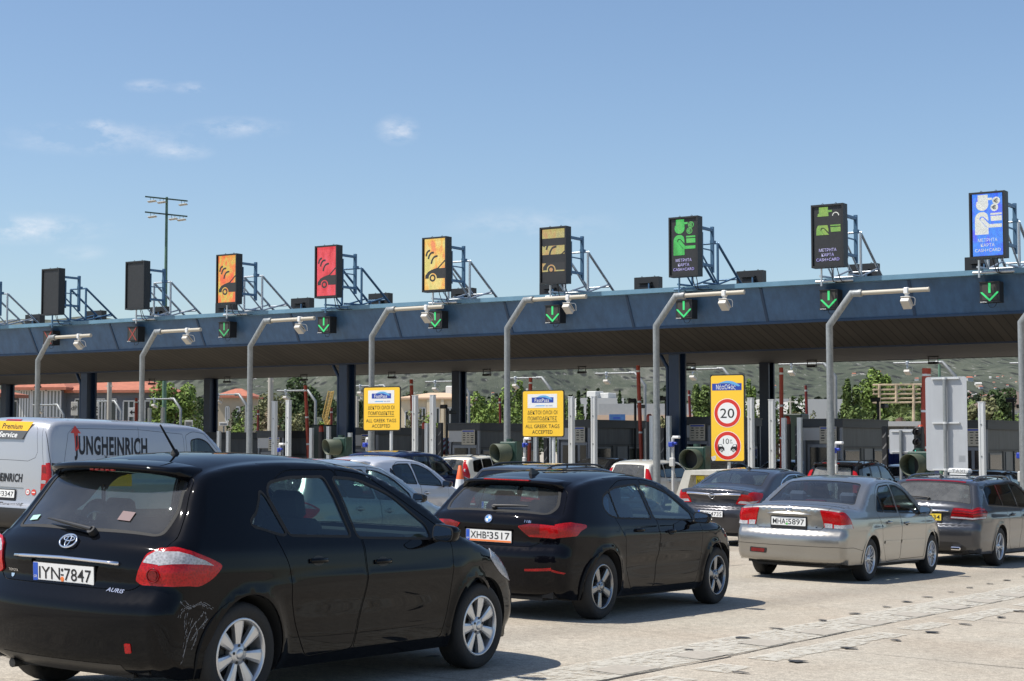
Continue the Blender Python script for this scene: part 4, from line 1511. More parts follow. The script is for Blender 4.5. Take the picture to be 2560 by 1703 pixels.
# ---------------------------------------------------------------- champagne saloon
P_CHAMP = paint('champagne metallic', (.345, .333, .308), .82, .28)
civic = dict(L=4.47, W=1.715, belt=.93, ro=.98, wb=2.62, wr=.30, gap=.04, paint=P_CHAMP, lower=P_CHAMP,
 prof=[(.14, .24), (.05, .27), (.02, .40), (.0, .55), (.012, .62), (.058, .70), (.062, .80), (.05, .93), (.055, .985), (.12, 1.02), (.38, 1.035), (.66, 1.03), (.80, 1.07), (1.30, 1.325), (1.45, 1.375),
   (1.75, 1.42), (2.15, 1.44), (2.5, 1.415), (2.75, 1.355), (3.10, 1.17), (3.45, .975), (3.6, .935), (3.95, .86), (4.22, .75), (4.36, .64), (4.44, .50), (4.42, .34), (4.30, .22)],
 rad={0: .08, 3: .10, 6: .09, 8: .06, 11: .08, 14: .07, 17: .07, 20: .06, 22: .07, 25: .14, 27: .12},
 sec=[(.15, .93), (.26, .97), (.42, .99), (.60, 1.0), (.75, .995), (.87, .975), (.96, .93), (1.2, .84), (1.34, .77), (1.45, .71)],
 plan=(.07, .9, .14, 1.2), crown=(.10, .24, .025), flare=.012, gh=(.07, 1.9, .03),
 crease=[(.72, .015, .008, .06, .9, 4.0)], scoop=[(2.2, .50, 1.0, .10, .008)],
 gate=[('r', .705, -.1), ('r', .705, .66), ('r', .80, .72), ('r', .975, .80), ('t', .60, .86), ('t', .72, .84), ('t', .72, -.1)],
 rglass=[('t', .80, -.1), ('t', .80, .90), ('t', 1.35, .86), ('t', 1.37, -.1)], rtrim=.012, rgr=.06,
 wshield=[('t', 2.78, -.1), ('t', 2.78, .92), ('t', 3.42, .95), ('t', 3.46, -.1)],
 doors=[rpoly([(1.40, .62), (1.36, .80), (1.24, .96), (1.38, 1.20), (1.62, 1.345), (2.12, 1.375), (2.16, .93), (2.18, .60), (2.15, .27), (1.60, .25), (1.48, .42)], [.02, .05, .1, .1, .1, .03, .02, .05, .04, .05, .1]),
   rpoly([(2.135, 1.375), (2.5, 1.345), (3.20, .96), (3.26, .86), (3.26, .5), (3.20, .27), (2.165, .27), (2.195, .60), (2.175, .93)], [.02, .05, .05, .05, .1, .04, .03, .05, .02])],
 wins=[rpoly([(1.30, .975), (1.48, 1.18), (1.54, .965)], [.03, .02, .02]),
   rpoly([(1.57, .965), (1.515, 1.21), (1.66, 1.30), (2.06, 1.325), (2.09, .955)], [.03, .03, .06, .03, .03]),
   rpoly([(2.165, .95), (2.14, 1.325), (2.36, 1.32), (2.64, 1.245), (3.05, .985), (3.06, .93)], [.03, .03, .1, .1, .03, .02])],
 lampb=[('lamp', 'taillight*', 0, .008, .02, [('r', .975, .64), ('r', .975, 1.2), ('r', .735, 1.2), ('r', .735, .70)], .02),
   ('lamp', 'taillight*', 1, .010, .002, [('r', .80, .70), ('r', .80, .85), ('r', .735, .85), ('r', .735, .715)], .01),
   ('lamp', 'taillight*', 1, .010, .002, [('r', .79, .88), ('r', .79, 1.2), ('r', .735, 1.2), ('r', .735, .88)], .01)],
 lamps=[('lamp', 'taillight*', 0, .008, .02, rpoly([(-.1, .735), (.25, .735), (.20, .86), (.09, .975), (-.1, .975)], [0, .02, .06, .06, 0])),
   ('lamp', 'taillight*', 1, .010, .002, [(-.1, .735), (.225, .735), (.215, .79), (-.1, .79)]),
   ('lamp', 'headlight*', 1, .004, .01, rpoly([(3.98, .78), (4.12, .80), (4.3, .73), (4.6, .66), (4.6, .56), (4.2, .62)], .03))],
 sseams=[[(.0, .475), (.28, .475), (.60, .43)], [(.95, .60), (1.06, .60)]], bseams=[[('r', .475, 0), ('r', .475, 1.1)]],
 breg=[('panel', 'tailgate', 0, -.006, -.006, [('r', .72, -.1), ('r', .72, .34), ('r', .87, .34), ('r', .87, -.1)], .03),
   ('trim', 'body', 3, .0, .0, [('r', .33, -.1), ('r', .33, -.1), ('r', .33, -.1)], 0)],
 wheel=('thin', .195, 15, M_ALLOY, .19), handles=[(0, 1.66, .80), (1, 2.38, .78)], mirror=(3.02, .95, .11), mirrorm=P_CHAMP,
 plate=dict(z=.80, out=.002, txt='MHA-5897', kw=dict(blue=False, frame=True, sticker='green', L=.50)), seatx=2.15, rseatx=1.42,
 rg=glass_mat('saloon rear glass', (.46, .55, .60), .03), glass=M_GLASS, hrm=M_SEATG)
civic['breg'] = civic['breg'][:1]
def build_civic():
 root, B, out = make_car('saloon_car', civic, -9.42, 21.35, -.5, 'champagne metallic saloon with white headrests behind its rear glass and a green plate sticker', h=.05)
 gate = out['tailgate']
 b = MB(); vs = []
 for i in range(17):
  v = -.46 + .92 * i / 16
  p, n = B.surf_band('r', .905 - .012 * abs(v), v)
  k = 1 - (abs(v) / .47) ** 6
  vs += [p + Vector((0, 0, .026 * k)), p + n * .030 * k + Vector((0, 0, .010 * k)), p + n * .032 * k + Vector((0, 0, -.010 * k)), p + Vector((0, 0, -.022 * k))]
 b.add(vs, [(i * 4 + j, i * 4 + j + 1, (i + 1) * 4 + j + 1, (i + 1) * 4 + j) for i in range(16) for j in range(3)], 0, True)
 b.build('trunk_handle_strip', P_CHAMP, gate)
 o, ux, uy, n = rear_frame(B, .972, 0, .010)
 b = MB()
 b.tube([o + ux * x + uy * y for x, y in rpoly([(-.045, .03), (.045, .03), (.034, -.034), (-.034, -.034)], .012, 3)], .004, 6, closed=True)
 b.tube([o + ux * -.024 + uy * .022, o + ux * -.017 + uy * -.028], .005, 6); b.tube([o + ux * .024 + uy * .022, o + ux * .017 + uy * -.028], .005, 6)
 b.tube([o + ux * -.02 + uy * -.002, o + ux * .02 + uy * -.002], .004, 6)
 b.build('emblem', M_CHROME, gate)
 t = MB()
 t.text('HYBRID', rear_frame(B, .962, .50, .003), .016, bold=.01, sx=1.3)
 t.text('CIVIC', rear_frame(B, .70, -.80, .003), .022, bold=.01, sx=1.3, shear=.2)
 t.text('1.6', rear_frame(B, .70, -.52, .003), .018, bold=.01, sx=1.3)
 t.prism(circ(0, 0, .012, 12), rear_frame(B, .74, .55, .003), 0, .004)
 t.build('lettering', M_CHROME, gate)
 f = MB()
 f.prism(rpoly([(-.13, -.035), (.13, -.035), (.14, .035), (-.12, .035)], .012), rear_frame(B, .39, -.62, .004), -.01, .001, mi=3)
 f.prism(rpoly([(-.105, -.024), (.10, -.024), (.11, .024), (-.10, .024)], .01), rear_frame(B, .39, -.62, .004), -.01, .004, mi=0)
 f.build('fog_light', [M_REDD, M_CLRL, M_REDD, M_TRIM], root)
 # rubbing strips along the doors
 for i, (x0, x1) in enumerate(((1.50, 2.14), (2.19, 3.22))):
  for sg, kk in ((1, '#R'), (-1, '#L')):
   b = MB(); vs = []
   for k in range(12):
    x = x0 + (x1 - x0) * k / 11
    p, n = B.surf_side(x, .505)
    q, n = B.surf_side(x, .545)
    for u in (p, p + n * .010, q + n * .010, q):
     vs.append((u.x, u.y * sg, u.z))
   fs = [(a * 4 + j, (a + 1) * 4 + j, (a + 1) * 4 + j + 1, a * 4 + j + 1) for a in range(11) for j in range(3)]
   b.add(vs, fs if sg > 0 else [f_[::-1] for f_ in fs])
   b.build('door_moulding', P_CHAMP, out['door_%d%s' % (i, kk)])
 b = MB()
 b.bbox((1.02, 0, 1.075), (.10, .30, .03), .01)
 b.build('brake_light', M_REDD, root)
 return root
build_civic()
# ---------------------------------------------------------------- estate taxi
P_GREY = paint('steel grey metallic', (.072, .076, .086), .6, .28)
merc = dict(L=4.90, W=1.854, belt=.97, ro=1.13, wb=2.874, wr=.325, gap=.045, paint=P_GREY, lowz=.0,
 prof=[(.20, .22), (.09, .27), (.03, .42), (.0, .56), (.015, .655), (.06, .69), (.07, .80), (.06, .93), (.10, 1.01), (.16, 1.06), (.42, 1.32), (.50, 1.385),
   (.75, 1.43), (1.3, 1.465), (2.0, 1.48), (2.5, 1.465), (2.85, 1.40), (3.25, 1.20), (3.60, 1.02), (3.8, .975), (4.2, .92), (4.55, .84), (4.74, .74), (4.84, .60), (4.89, .42), (4.84, .28), (4.72, .20)],
 rad={0: .10, 3: .13, 6: .12, 9: .10, 11: .07, 14: .07, 17: .06, 19: .07, 21: .12, 24: .15, 26: .13},
 sec=[(.15, .91), (.26, .96), (.42, .985), (.60, 1.0), (.78, 1.0), (.90, .98), (.99, .935), (1.2, .86), (1.38, .78), (1.5, .71)],
 plan=(.07, .9, .14, 1.2), crown=(.11, .26, .025), flare=.016, gh=(.08, 1.9, .03),
 crease=[(.82, -.01, .010, .07, .5, 4.4)], scoop=[(2.4, .45, 1.1, .10, .012)],
 gate=[('r', .685, -.1), ('r', .685, .72), ('r', .80, .80), ('r', .97, .97), ('r', 1.36, .96), ('r', 1.36, -.1)],
 rglass=[('r', 1.06, -.1), ('r', 1.065, .93), ('r', 1.35, .90), ('r', 1.355, -.1)], rtrim=.012, rgr=.04,
 wshield=[('t', 2.92, -.1), ('t', 2.92, .92), ('t', 3.58, .96), ('t', 3.62, -.1)],
 doors=[rpoly([(1.62, .62), (1.56, .84), (1.42, 1.02), (1.44, 1.36), (2.20, 1.42), (2.28, .98), (2.30, .60), (2.27, .27), (1.80, .25), (1.66, .42)], [.02, .05, .1, .06, .03, .02, .05, .04, .05, .1]),
   rpoly([(2.215, 1.42), (2.6, 1.39), (3.35, 1.0), (3.44, .88), (3.44, .5), (3.38, .27), (2.285, .27), (2.315, .60), (2.295, .98)], [.02, .05, .05, .05, .1, .04, .03, .05, .02])],
 wins=[rpoly([(.63, 1.04), (.70, 1.27), (.80, 1.32), (1.36, 1.355), (1.40, 1.02)], [.02, .06, .05, .02, .02]),
   rpoly([(1.45, 1.02), (1.41, 1.355), (2.13, 1.375), (2.20, .995)], [.02, .02, .02, .02]),
   rpoly([(2.27, .99), (2.20, 1.375), (2.50, 1.36), (2.82, 1.27), (3.22, 1.05), (3.24, .97)], [.02, .02, .1, .1, .03, .02])],
 chromewin=rpoly([(.595, 1.02), (.665, 1.29), (.80, 1.345), (1.4, 1.385), (2.16, 1.402), (2.52, 1.386), (2.86, 1.29), (3.27, 1.06), (3.28, .945)], [.02, .06, .1, .1, .1, .1, .1, .05, .02]),
 wtrim=.012, glasses={0: glass_mat('privacy glass', (.03, .03, .035))},
 lampb=[('lamp', 'taillight*', 2, .010, .02, [('r', .96, .60), ('r', .99, 1.2), ('r', .78, 1.2), ('r', .78, .52)], .02),
   ('lamp', 'taillight*', 0, .0115, .002, [('r', .90, .60), ('r', .92, 1.2), ('r', .905, 1.2), ('r', .885, .58)], .0),
   ('lamp', 'taillight*', 0, .0115, .002, [('r', .95, .64), ('r', .965, 1.2), ('r', .945, 1.2), ('r', .935, .62)], .0),
   ('lamp', 'taillight*', 0, .0115, .002, [('r', .855, .58), ('r', .875, 1.2), ('r', .85, 1.2), ('r', .835, .56)], .0),
   ('lamp', 'taillight*', 1, .0115, .002, [('r', .815, .55), ('r', .82, 1.2), ('r', .79, 1.2), ('r', .79, .54)], .0)],
 lamps=[('lamp', 'taillight*', 2, .010, .02, rpoly([(-.1, .78), (.30, .79), (.42, .90), (.36, .97), (.15, .99), (-.1, .99)], [0, .03, .03, .03, .05, 0])),
   ('lamp', 'taillight*', 0, .0115, .002, [(-.1, .905), (.33, .90), (.33, .915), (-.1, .92)]),
   ('lamp', 'taillight*', 0, .0115, .002, [(-.1, .945), (.33, .94), (.33, .955), (-.1, .965)]),
   ('lamp', 'taillight*', 0, .0115, .002, [(-.1, .85), (.33, .855), (.33, .873), (-.1, .875)]),
   ('lamp', 'taillight*', 1, .0115, .002, [(-.1, .79), (.29, .80), (.31, .825), (-.1, .82)]),
   ('lamp', 'headlight*', 1, .004, .01, rpoly([(4.35, .80), (4.5, .83), (4.7, .76), (5.1, .70), (5.1, .60), (4.6, .64)], .03))],
 breg=[('panel', 'tailgate', 0, -.014, -.014, [('r', .72, -.1), ('r', .72, .34), ('r', .87, .46), ('r', .87, -.1)], .02),
   ('trim', 'body', 2, .0, .0, [('r', .24, -.1), ('r', .40, -.1), ('r', .40, .72), ('r', .30, .90), ('r', .24, .8)], .03)],
 wheel=('split', .222, 5, M_ALLOY, .22), handles=[(0, 1.80, .86), (1, 2.52, .84)], mirror=(3.18, 1.0, .12), mirrorm=P_GREY, handlem=P_GREY,
 plate=dict(z=.795, out=-.004, txt='TAZ-9934', kw=dict(blue=False, yellow=True, frame=True, sticker='green')), seatx=2.35, rseatx=1.6,
 rg=glass_mat('grey dusty glass', (.22, .24, .24), .16), glass=M_GLASSD, dashx=3.45)
def rails(root, B, x0, x1, v=.86, hgt=.05, m=None):
 for sg in (-1, 1):
  b = MB(); pts = []
  K = 12
  for i in range(K + 1):
   t = i / K
   p, n = B.surf_band('t', x0 + (x1 - x0) * t, sg * v)
   pts.append(p + Vector((0, 0, hgt * min(1, t / .10, (1 - t) / .10) - .004)))
  b.tube(pts, .016, 8)
  for k in (4, 8):
   b.cyl(pts[k], pts[k] - Vector((0, 0, hgt + .01)), .014, 6)
  b.build('roof_rail', m or M_TRIM, root)
def build_merc():
 root, B, out = make_car('estate_car', merc, -9.48, 27.05, .3, 'steel grey estate taxi with a yellow plate, roof rails and a roof sign', h=.055)
 gate = out['tailgate']
 rails(root, B, .75, 2.7, .88, .045, P_GREY)
 add_wiper(gate, B, 1.085, .0, -.55, 1.10, .014, .03)
 add_fin(root, B, .75, 1.0)
 b = MB(); vs = []
 for i in range(13):
  v = -.50 + 1.0 * i / 12
  p, n = B.surf_band('r', .895 + .02 * abs(v), v)
  vs += [p + Vector((0, 0, .016)), p + n * .016 + Vector((0, 0, .006)), p + n * .018 + Vector((0, 0, -.012)), p + Vector((0, 0, -.018))]
 b.add(vs, [(i * 4 + j, i * 4 + j + 1, (i + 1) * 4 + j + 1, (i + 1) * 4 + j) for i in range(12) for j in range(3)] + [(3, 2, 1, 0), (48, 49, 50, 51)], 0, True)
 b.build('chrome_strip', M_CHROME, gate)
 o, ux, uy, n = rear_frame(B, .975, 0, .010)
 b = MB()
 b.tube([o + ux * .045 * cos(t) + uy * .045 * sin(t) for t in [2 * pi * i / 22 for i in range(22)]], .004, 6, closed=True)
 for a in (90, 210, 330):
  b.cyl(o, o + ux * .044 * cos(radians(a)) + uy * .044 * sin(radians(a)), .005, 6, r1=.002)
 b.build('emblem', M_CHROME, gate)
 l = MB(); vs = []
 for i in range(11):
  v = -.80 + 1.6 * i / 10
  p, n = B.surf_band('r', 1.375, v); q, n2 = B.surf_band('r', 1.395, v)
  vs += [p + n * .006, q + n2 * .006]
 l.add(vs, [(i * 2, i * 2 + 1, i * 2 + 3, i * 2 + 2) for i in range(10)], 0, True)
 l.build('brake_light', M_REDD, root)
 p, n = B.surf_band('t', 1.75, 0)
 s = MB()
 s.bbox((p.x, 0, p.z + .075), (.16, .40, .10), .03)
 s.bbox((p.x, 0, p.z + .015), (.22, .30, .03), .01)
 ts = s.build('taxi_sign', mat('taxi sign plastic', (.62, .62, .60), .3), root)
 t = MB()
 t.text('TAXI', ((p.x - .081, 0, p.z + .078), (0, -1, 0), (0, 0, 1), (-1, 0, 0)), .062, bold=.02, sx=1.2)
 t.build('lettering', mat('taxi lettering', (.30, .30, .29), .5), ts)
 for sg in (-1, 1):
  b = MB(); b.bbox((.06, sg * .52, .30), (.10, .17, .055), .015); b.build('exhaust_pipe', M_CHROME, root)
 return root
build_merc()
# ---------------------------------------------------------------- dark grey coupe-like saloon
P_ANTH = paint('anthracite metallic', (.055, .055, .062), .5, .28)
insig = dict(L=4.83, W=1.856, belt=.98, ro=1.12, wb=2.737, wr=.33, gap=.045, paint=P_ANTH,
 prof=[(.20, .22), (.09, .27), (.03, .42), (.0, .58), (.02, .70), (.06, .74), (.07, .86), (.045, .98), (.06, 1.06), (.16, 1.085), (.36, 1.09), (.60, 1.12), (.80, 1.19), (1.25, 1.37), (1.5, 1.435),
   (1.85, 1.475), (2.25, 1.487), (2.6, 1.46), (2.9, 1.38), (3.3, 1.17), (3.62, 1.01), (3.8, .965), (4.15, .91), (4.5, .80), (4.68, .68), (4.79, .54), (4.80, .36), (4.66, .21)],
 rad={0: .10, 3: .14, 6: .12, 8: .06, 11: .08, 14: .07, 17: .07, 20: .06, 22: .08, 25: .15, 27: .13},
 sec=[(.15, .90), (.26, .95), (.42, .98), (.62, 1.0), (.80, 1.0), (.93, .97), (1.02, .92), (1.2, .84), (1.36, .765), (1.5, .69)],
 plan=(.13, 1.0, .16, 1.2), crown=(.17, .28, .03), flare=.02, gh=(.12, 2.1, .03),
 crease=[(.84, -.01, .012, .07, .5, 4.3)], scoop=[(2.4, .50, 1.0, .11, .016)],
 gate=[('r', .72, -.1), ('r', .72, .50), ('r', .80, .72), ('r', 1.0, .86), ('t', .30, .88), ('t', .62, .86), ('t', .62, -.1)],
 rglass=[('t', .76, -.1), ('t', .76, .88), ('t', 1.38, .84), ('t', 1.40, -.1)], rtrim=.014, rgr=.06,
 wshield=[('t', 2.95, -.1), ('t', 2.95, .92), ('t', 3.60, .95), ('t', 3.63, -.1)],
 doors=[rpoly([(1.56, .62), (1.50, .84), (1.36, 1.02), (1.50, 1.26), (1.80, 1.40), (2.26, 1.42), (2.32, .98), (2.34, .60), (2.30, .27), (1.78, .25), (1.64, .42)], [.02, .05, .1, .1, .1, .03, .02, .05, .04, .05, .1]),
   rpoly([(2.275, 1.42), (2.65, 1.38), (3.38, .99), (3.46, .88), (3.46, .5), (3.40, .27), (2.315, .27), (2.355, .60), (2.335, .98)], [.02, .05, .05, .05, .1, .04, .03, .05, .02])],
 wins=[rpoly([(1.28, 1.07), (1.52, 1.245), (1.90, 1.355), (2.20, 1.37), (2.26, 1.0), (1.6, 1.01)], [.03, .1, .05, .02, .02, .1]),
   rpoly([(2.32, 1.0), (2.27, 1.37), (2.55, 1.35), (2.82, 1.27), (3.22, 1.05), (3.24, .97)], [.02, .02, .1, .1, .03, .02])],
 chromewin=rpoly([(1.20, 1.045), (1.50, 1.275), (1.88, 1.385), (2.23, 1.40), (2.58, 1.38), (2.86, 1.29), (3.27, 1.06), (3.27, .95), (1.6, .985)], [.03, .1, .1, .1, .1, .1, .05, .02, .1]),
 wtrim=.012,
 lampb=[('lamp', 'taillight*', 0, .010, .02, [('r', 1.0, .80), ('r', 1.035, 1.2), ('r', .80, 1.2), ('r', .80, .64)], .02),
   ('lamp', 'taillight*', 1, .0115, .002, [('r', .87, .76), ('r', .88, 1.2), ('r', .825, 1.2), ('r', .82, .70)], .01)],
 lamps=[('lamp', 'taillight*', 0, .010, .02, rpoly([(-.1, .80), (.16, .82), (.38, .96), (.44, 1.02), (.2, 1.04), (-.1, 1.035)], [0, .04, .05, .02, .05, 0])),
   ('lamp', 'taillight*', 1, .0115, .002, [(-.1, .825), (.14, .84), (.20, .88), (-.1, .88)]),
   ('lamp', 'headlight*', 1, .004, .01, rpoly([(4.2, .80), (4.4, .83), (4.6, .74), (5.1, .66), (5.1, .56), (4.5, .62)], .03))],
 wheel=('five', .222, 5, M_ALLOY, .22), handles=[(0, 1.78, .88), (1, 2.52, .86)], mirror=(3.18, 1.0, .12), mirrorm=P_ANTH,
 plate=dict(z=.60, out=.004, txt='ZXK-4735', kw=dict(sticker='orange')), seatx=2.35, rseatx=1.55, rg=glass_mat('saloon rear glass', (.46, .55, .60), .03), dashx=3.45)
def build_insig():
 root, B, out = make_car('saloon_car', insig, -14.25, 28.80, 1.5, 'dark grey saloon with a chrome boot strip and swept roofline beside the barrier marked N11', h=.055)
 gate = out['tailgate']
 b = MB(); vs = []
 for i in range(17):
  v = -.80 + 1.6 * i / 16
  p, n = B.surf_band('r', .955 + .05 * abs(v) ** 1.5, v)
  vs += [p + Vector((0, 0, .022)), p + n * .014 + Vector((0, 0, .012)), p + n * .016 + Vector((0, 0, -.014)), p + Vector((0, 0, -.022))]
 b.add(vs, [(i * 4 + j, i * 4 + j + 1, (i + 1) * 4 + j + 1, (i + 1) * 4 + j) for i in range(16) for j in range(3)], 0, True)
 b.build('chrome_strip', M_CHROME, gate)
 o, ux, uy, n = rear_frame(B, .94, 0, .020)
 b = MB()
 b.tube([o + ux * .055 * cos(t) + uy * .055 * sin(t) for t in [2 * pi * i / 22 for i in range(22)]], .006, 6, closed=True)
 b.tube([o - ux * .075 - uy * .008, o + ux * .01 - uy * .008, o - ux * .01 + uy * .010, o + ux * .075 + uy * .010], .006, 6)
 b.prism(circ(0, 0, .052, 20), (o - n * .012, ux, uy, n), 0, .004, mi=1)
 b.build('emblem', [M_CHROME, M_TRIM], gate)
 t = MB()
 t.text('INSIGNIA', rear_frame(B, .80, -.62, .004), .020, bold=.015, sx=1.3)
 t.text('TURBO', rear_frame(B, .80, .52, .004), .020, bold=.015, sx=1.3)
 t.build('lettering', M_CHROME, gate)
 add_fin(root, B, 1.55, 1.1)
 b = MB(); vs = []
 for i in range(9):
  v = -.30 + .6 * i / 8
  p, n = B.surf_band('t', .10, v)
  q, n2 = B.surf_band('t', .13, v)
  vs += [p + n * .005, q + n2 * .005]
 b.add(vs, [(i * 2, i * 2 + 1, i * 2 + 3, i * 2 + 2) for i in range(8)], 0, True)
 b.build('brake_light', M_REDD, root)
 return root
build_insig()
# ---------------------------------------------------------------- black off-roader with roof spoiler
P_BLK3 = paint('dull black paint', (.012, .013, .015), 0, .3)
crv = dict(L=4.57, W=1.785, belt=1.06, ro=.98, wb=2.62, wr=.35, gap=.05, paint=P_BLK3, lowz=.50,
 prof=[(.16, .34), (.06, .38), (.02, .48), (.0, .60), (.03, .70), (.07, .74), (.08, .90), (.09, 1.04), (.13, 1.12), (.30, 1.44), (.40, 1.54),
   (.70, 1.61), (1.2, 1.655), (1.8, 1.67), (2.3, 1.65), (2.65, 1.59), (3.05, 1.36), (3.35, 1.15), (3.5, 1.09), (3.9, 1.02), (4.3, .93), (4.45, .80), (4.52, .62), (4.50, .45), (4.38, .32)],
 rad={0: .08, 3: .10, 6: .10, 8: .10, 10: .08, 13: .07, 15: .06, 17: .07, 20: .12, 23: .14},
 sec=[(.25, .96), (.40, .99), (.60, 1.0), (.85, 1.0), (1.0, .985), (1.10, .945), (1.4, .87), (1.58, .80), (1.7, .73)],
 plan=(.05, .9, .12, 1.2), crown=(.09, .24, .025), flare=.02,
 gate=[('r', .745, -.1), ('r', .745, .82), ('r', 1.05, .90), ('r', 1.50, .90), ('r', 1.50, -.1)],
 rglass=[('r', 1.10, -.1), ('r', 1.11, .84), ('r', 1.49, .82), ('r', 1.49, -.1)], rtrim=.014, rgr=.04,
 wshield=[('t', 2.72, -.1), ('t', 2.72, .92), ('t', 3.32, .95), ('t', 3.36, -.1)],
 doors=[rpoly([(1.42, .70), (1.30, 1.0), (1.32, 1.54), (2.02, 1.60), (2.10, 1.06), (2.10, .36), (1.60, .36), (1.48, .5)], [.02, .05, .06, .03, .02, .04, .05, .1]),
   rpoly([(2.04, 1.60), (2.45, 1.57), (3.10, 1.12), (3.18, 1.0), (3.16, .36), (2.12, .36), (2.12, 1.06)], [.02, .05, .05, .05, .04, .03, .02])],
 wins=[rpoly([(.58, 1.14), (.66, 1.47), (1.24, 1.53), (1.26, 1.11)], [.04, .08, .04, .02]), rpoly([(1.34, 1.11), (1.34, 1.53), (1.96, 1.55), (2.02, 1.09)], .03),
   rpoly([(2.10, 1.09), (2.06, 1.55), (2.36, 1.53), (2.62, 1.46), (3.03, 1.17), (3.04, 1.08)], [.02, .02, .1, .1, .03, .02])],
 lampb=[('lamp', 'taillight*', 0, .008, .02, [('r', 1.42, .92), ('r', 1.42, 1.2), ('r', .78, 1.2), ('r', .78, .90)], .0)],
 lamps=[('lamp', 'taillight*', 0, .008, .02, rpoly([(-.1, .78), (.17, .78), (.22, 1.0), (.30, 1.40), (-.1, 1.42)], [0, .03, .03, .03, 0])),
   ('lamp', 'headlight*', 1, .004, .01, rpoly([(4.0, .92), (4.2, .93), (4.6, .84), (4.7, .70), (4.2, .78)], .03))],
 wheel=('five', .20, 5, M_ALLOY, .215), handles=[(0, 1.55, .95), (1, 2.25, .93)], mirror=(2.98, 1.12, .13), mirrorm=P_BLK3,
 plate=dict(z=.88, out=.004, txt='YKT-2186'), seatx=2.05, rseatx=1.35, rg=glass_mat('glare painted glass', (.45, .55, .53), .30), glass=M_GLASSD, dashx=3.2)  # whitish diffuse layer in the rear glass stands in for sun glare
def rescale(sp, L=None, W=None, H=None, **kw):
 """another make of the same body type: stretched outlines, own colour and wheels"""
 L = L or sp['L']; W = W or sp['W']
 H0 = max(p[1] for p in sp['prof']); H = H or H0
 a, c = L / sp['L'], H / H0
 o = dict(sp)
 P2 = lambda q: [(x * a, z * c) for x, z in q]
 o['prof'] = P2(sp['prof'])
 o['sec'] = [(z * c, y) for z, y in sp['sec']]
 for k in ('doors', 'wins', 'sseams'):
  if k in sp: o[k] = [P2(q) for q in sp[k]]
 if 'chromewin' in sp: o['chromewin'] = P2(sp['chromewin'])
 for k in ('gate', 'rglass', 'wshield'):
  if sp.get(k): o[k] = [(q[0], q[1] * (a if q[0] == 't' else c), q[2]) for q in sp[k]]
 if 'bseams' in sp: o['bseams'] = [[(q[0], q[1] * (a if q[0] == 't' else c), q[2]) for q in s_] for s_ in sp['bseams']]
 for k in ('breg', 'lampb'):
  if k in sp: o[k] = [t[:5] + ([(q[0], q[1] * (a if q[0] == 't' else c), q[2]) for q in t[5]], t[6]) for t in sp[k]]
 if 'lamps' in sp: o['lamps'] = [t[:5] + (P2(t[5]),) for t in sp['lamps']]
 if 'crease' in sp: o['crease'] = [(q[0] * c, q[1], q[2], q[3], q[4] * a, q[5] * a) for q in sp['crease']]
 if 'scoop' in sp: o['scoop'] = [(q[0] * a, q[1] * c, q[2] * a, q[3], q[4]) for q in sp['scoop']]
 o['handles'] = [(i, x * a, z * c) for i, x, z in sp.get('handles', [])]
 m = sp['mirror']; o['mirror'] = (m[0] * a, m[1] * c, m[2])
 for k in ('belt',): o[k] = sp[k] * c
 for k in ('ro', 'wb', 'seatx', 'rseatx', 'dashx'):
  if k in sp: o[k] = sp[k] * a
 if 'lowz' in sp: o['lowz'] = sp['lowz'] * c
 o['wr'] = sp['wr'] * (0.5 + 0.5 * c)
 if sp.get('plate'):
  o['plate'] = dict(sp['plate']); o['plate']['z'] = sp['plate']['z'] * c
 o['L'] = L; o['W'] = W
 if 'txt' in kw:
  o['plate']['txt'] = kw.pop('txt'); o['plate']['kw'] = kw.pop('pkw', {})
 o.update(kw)
 if 'paint' in kw and 'mirrorm' not in kw: o['mirrorm'] = kw['paint']
 return o
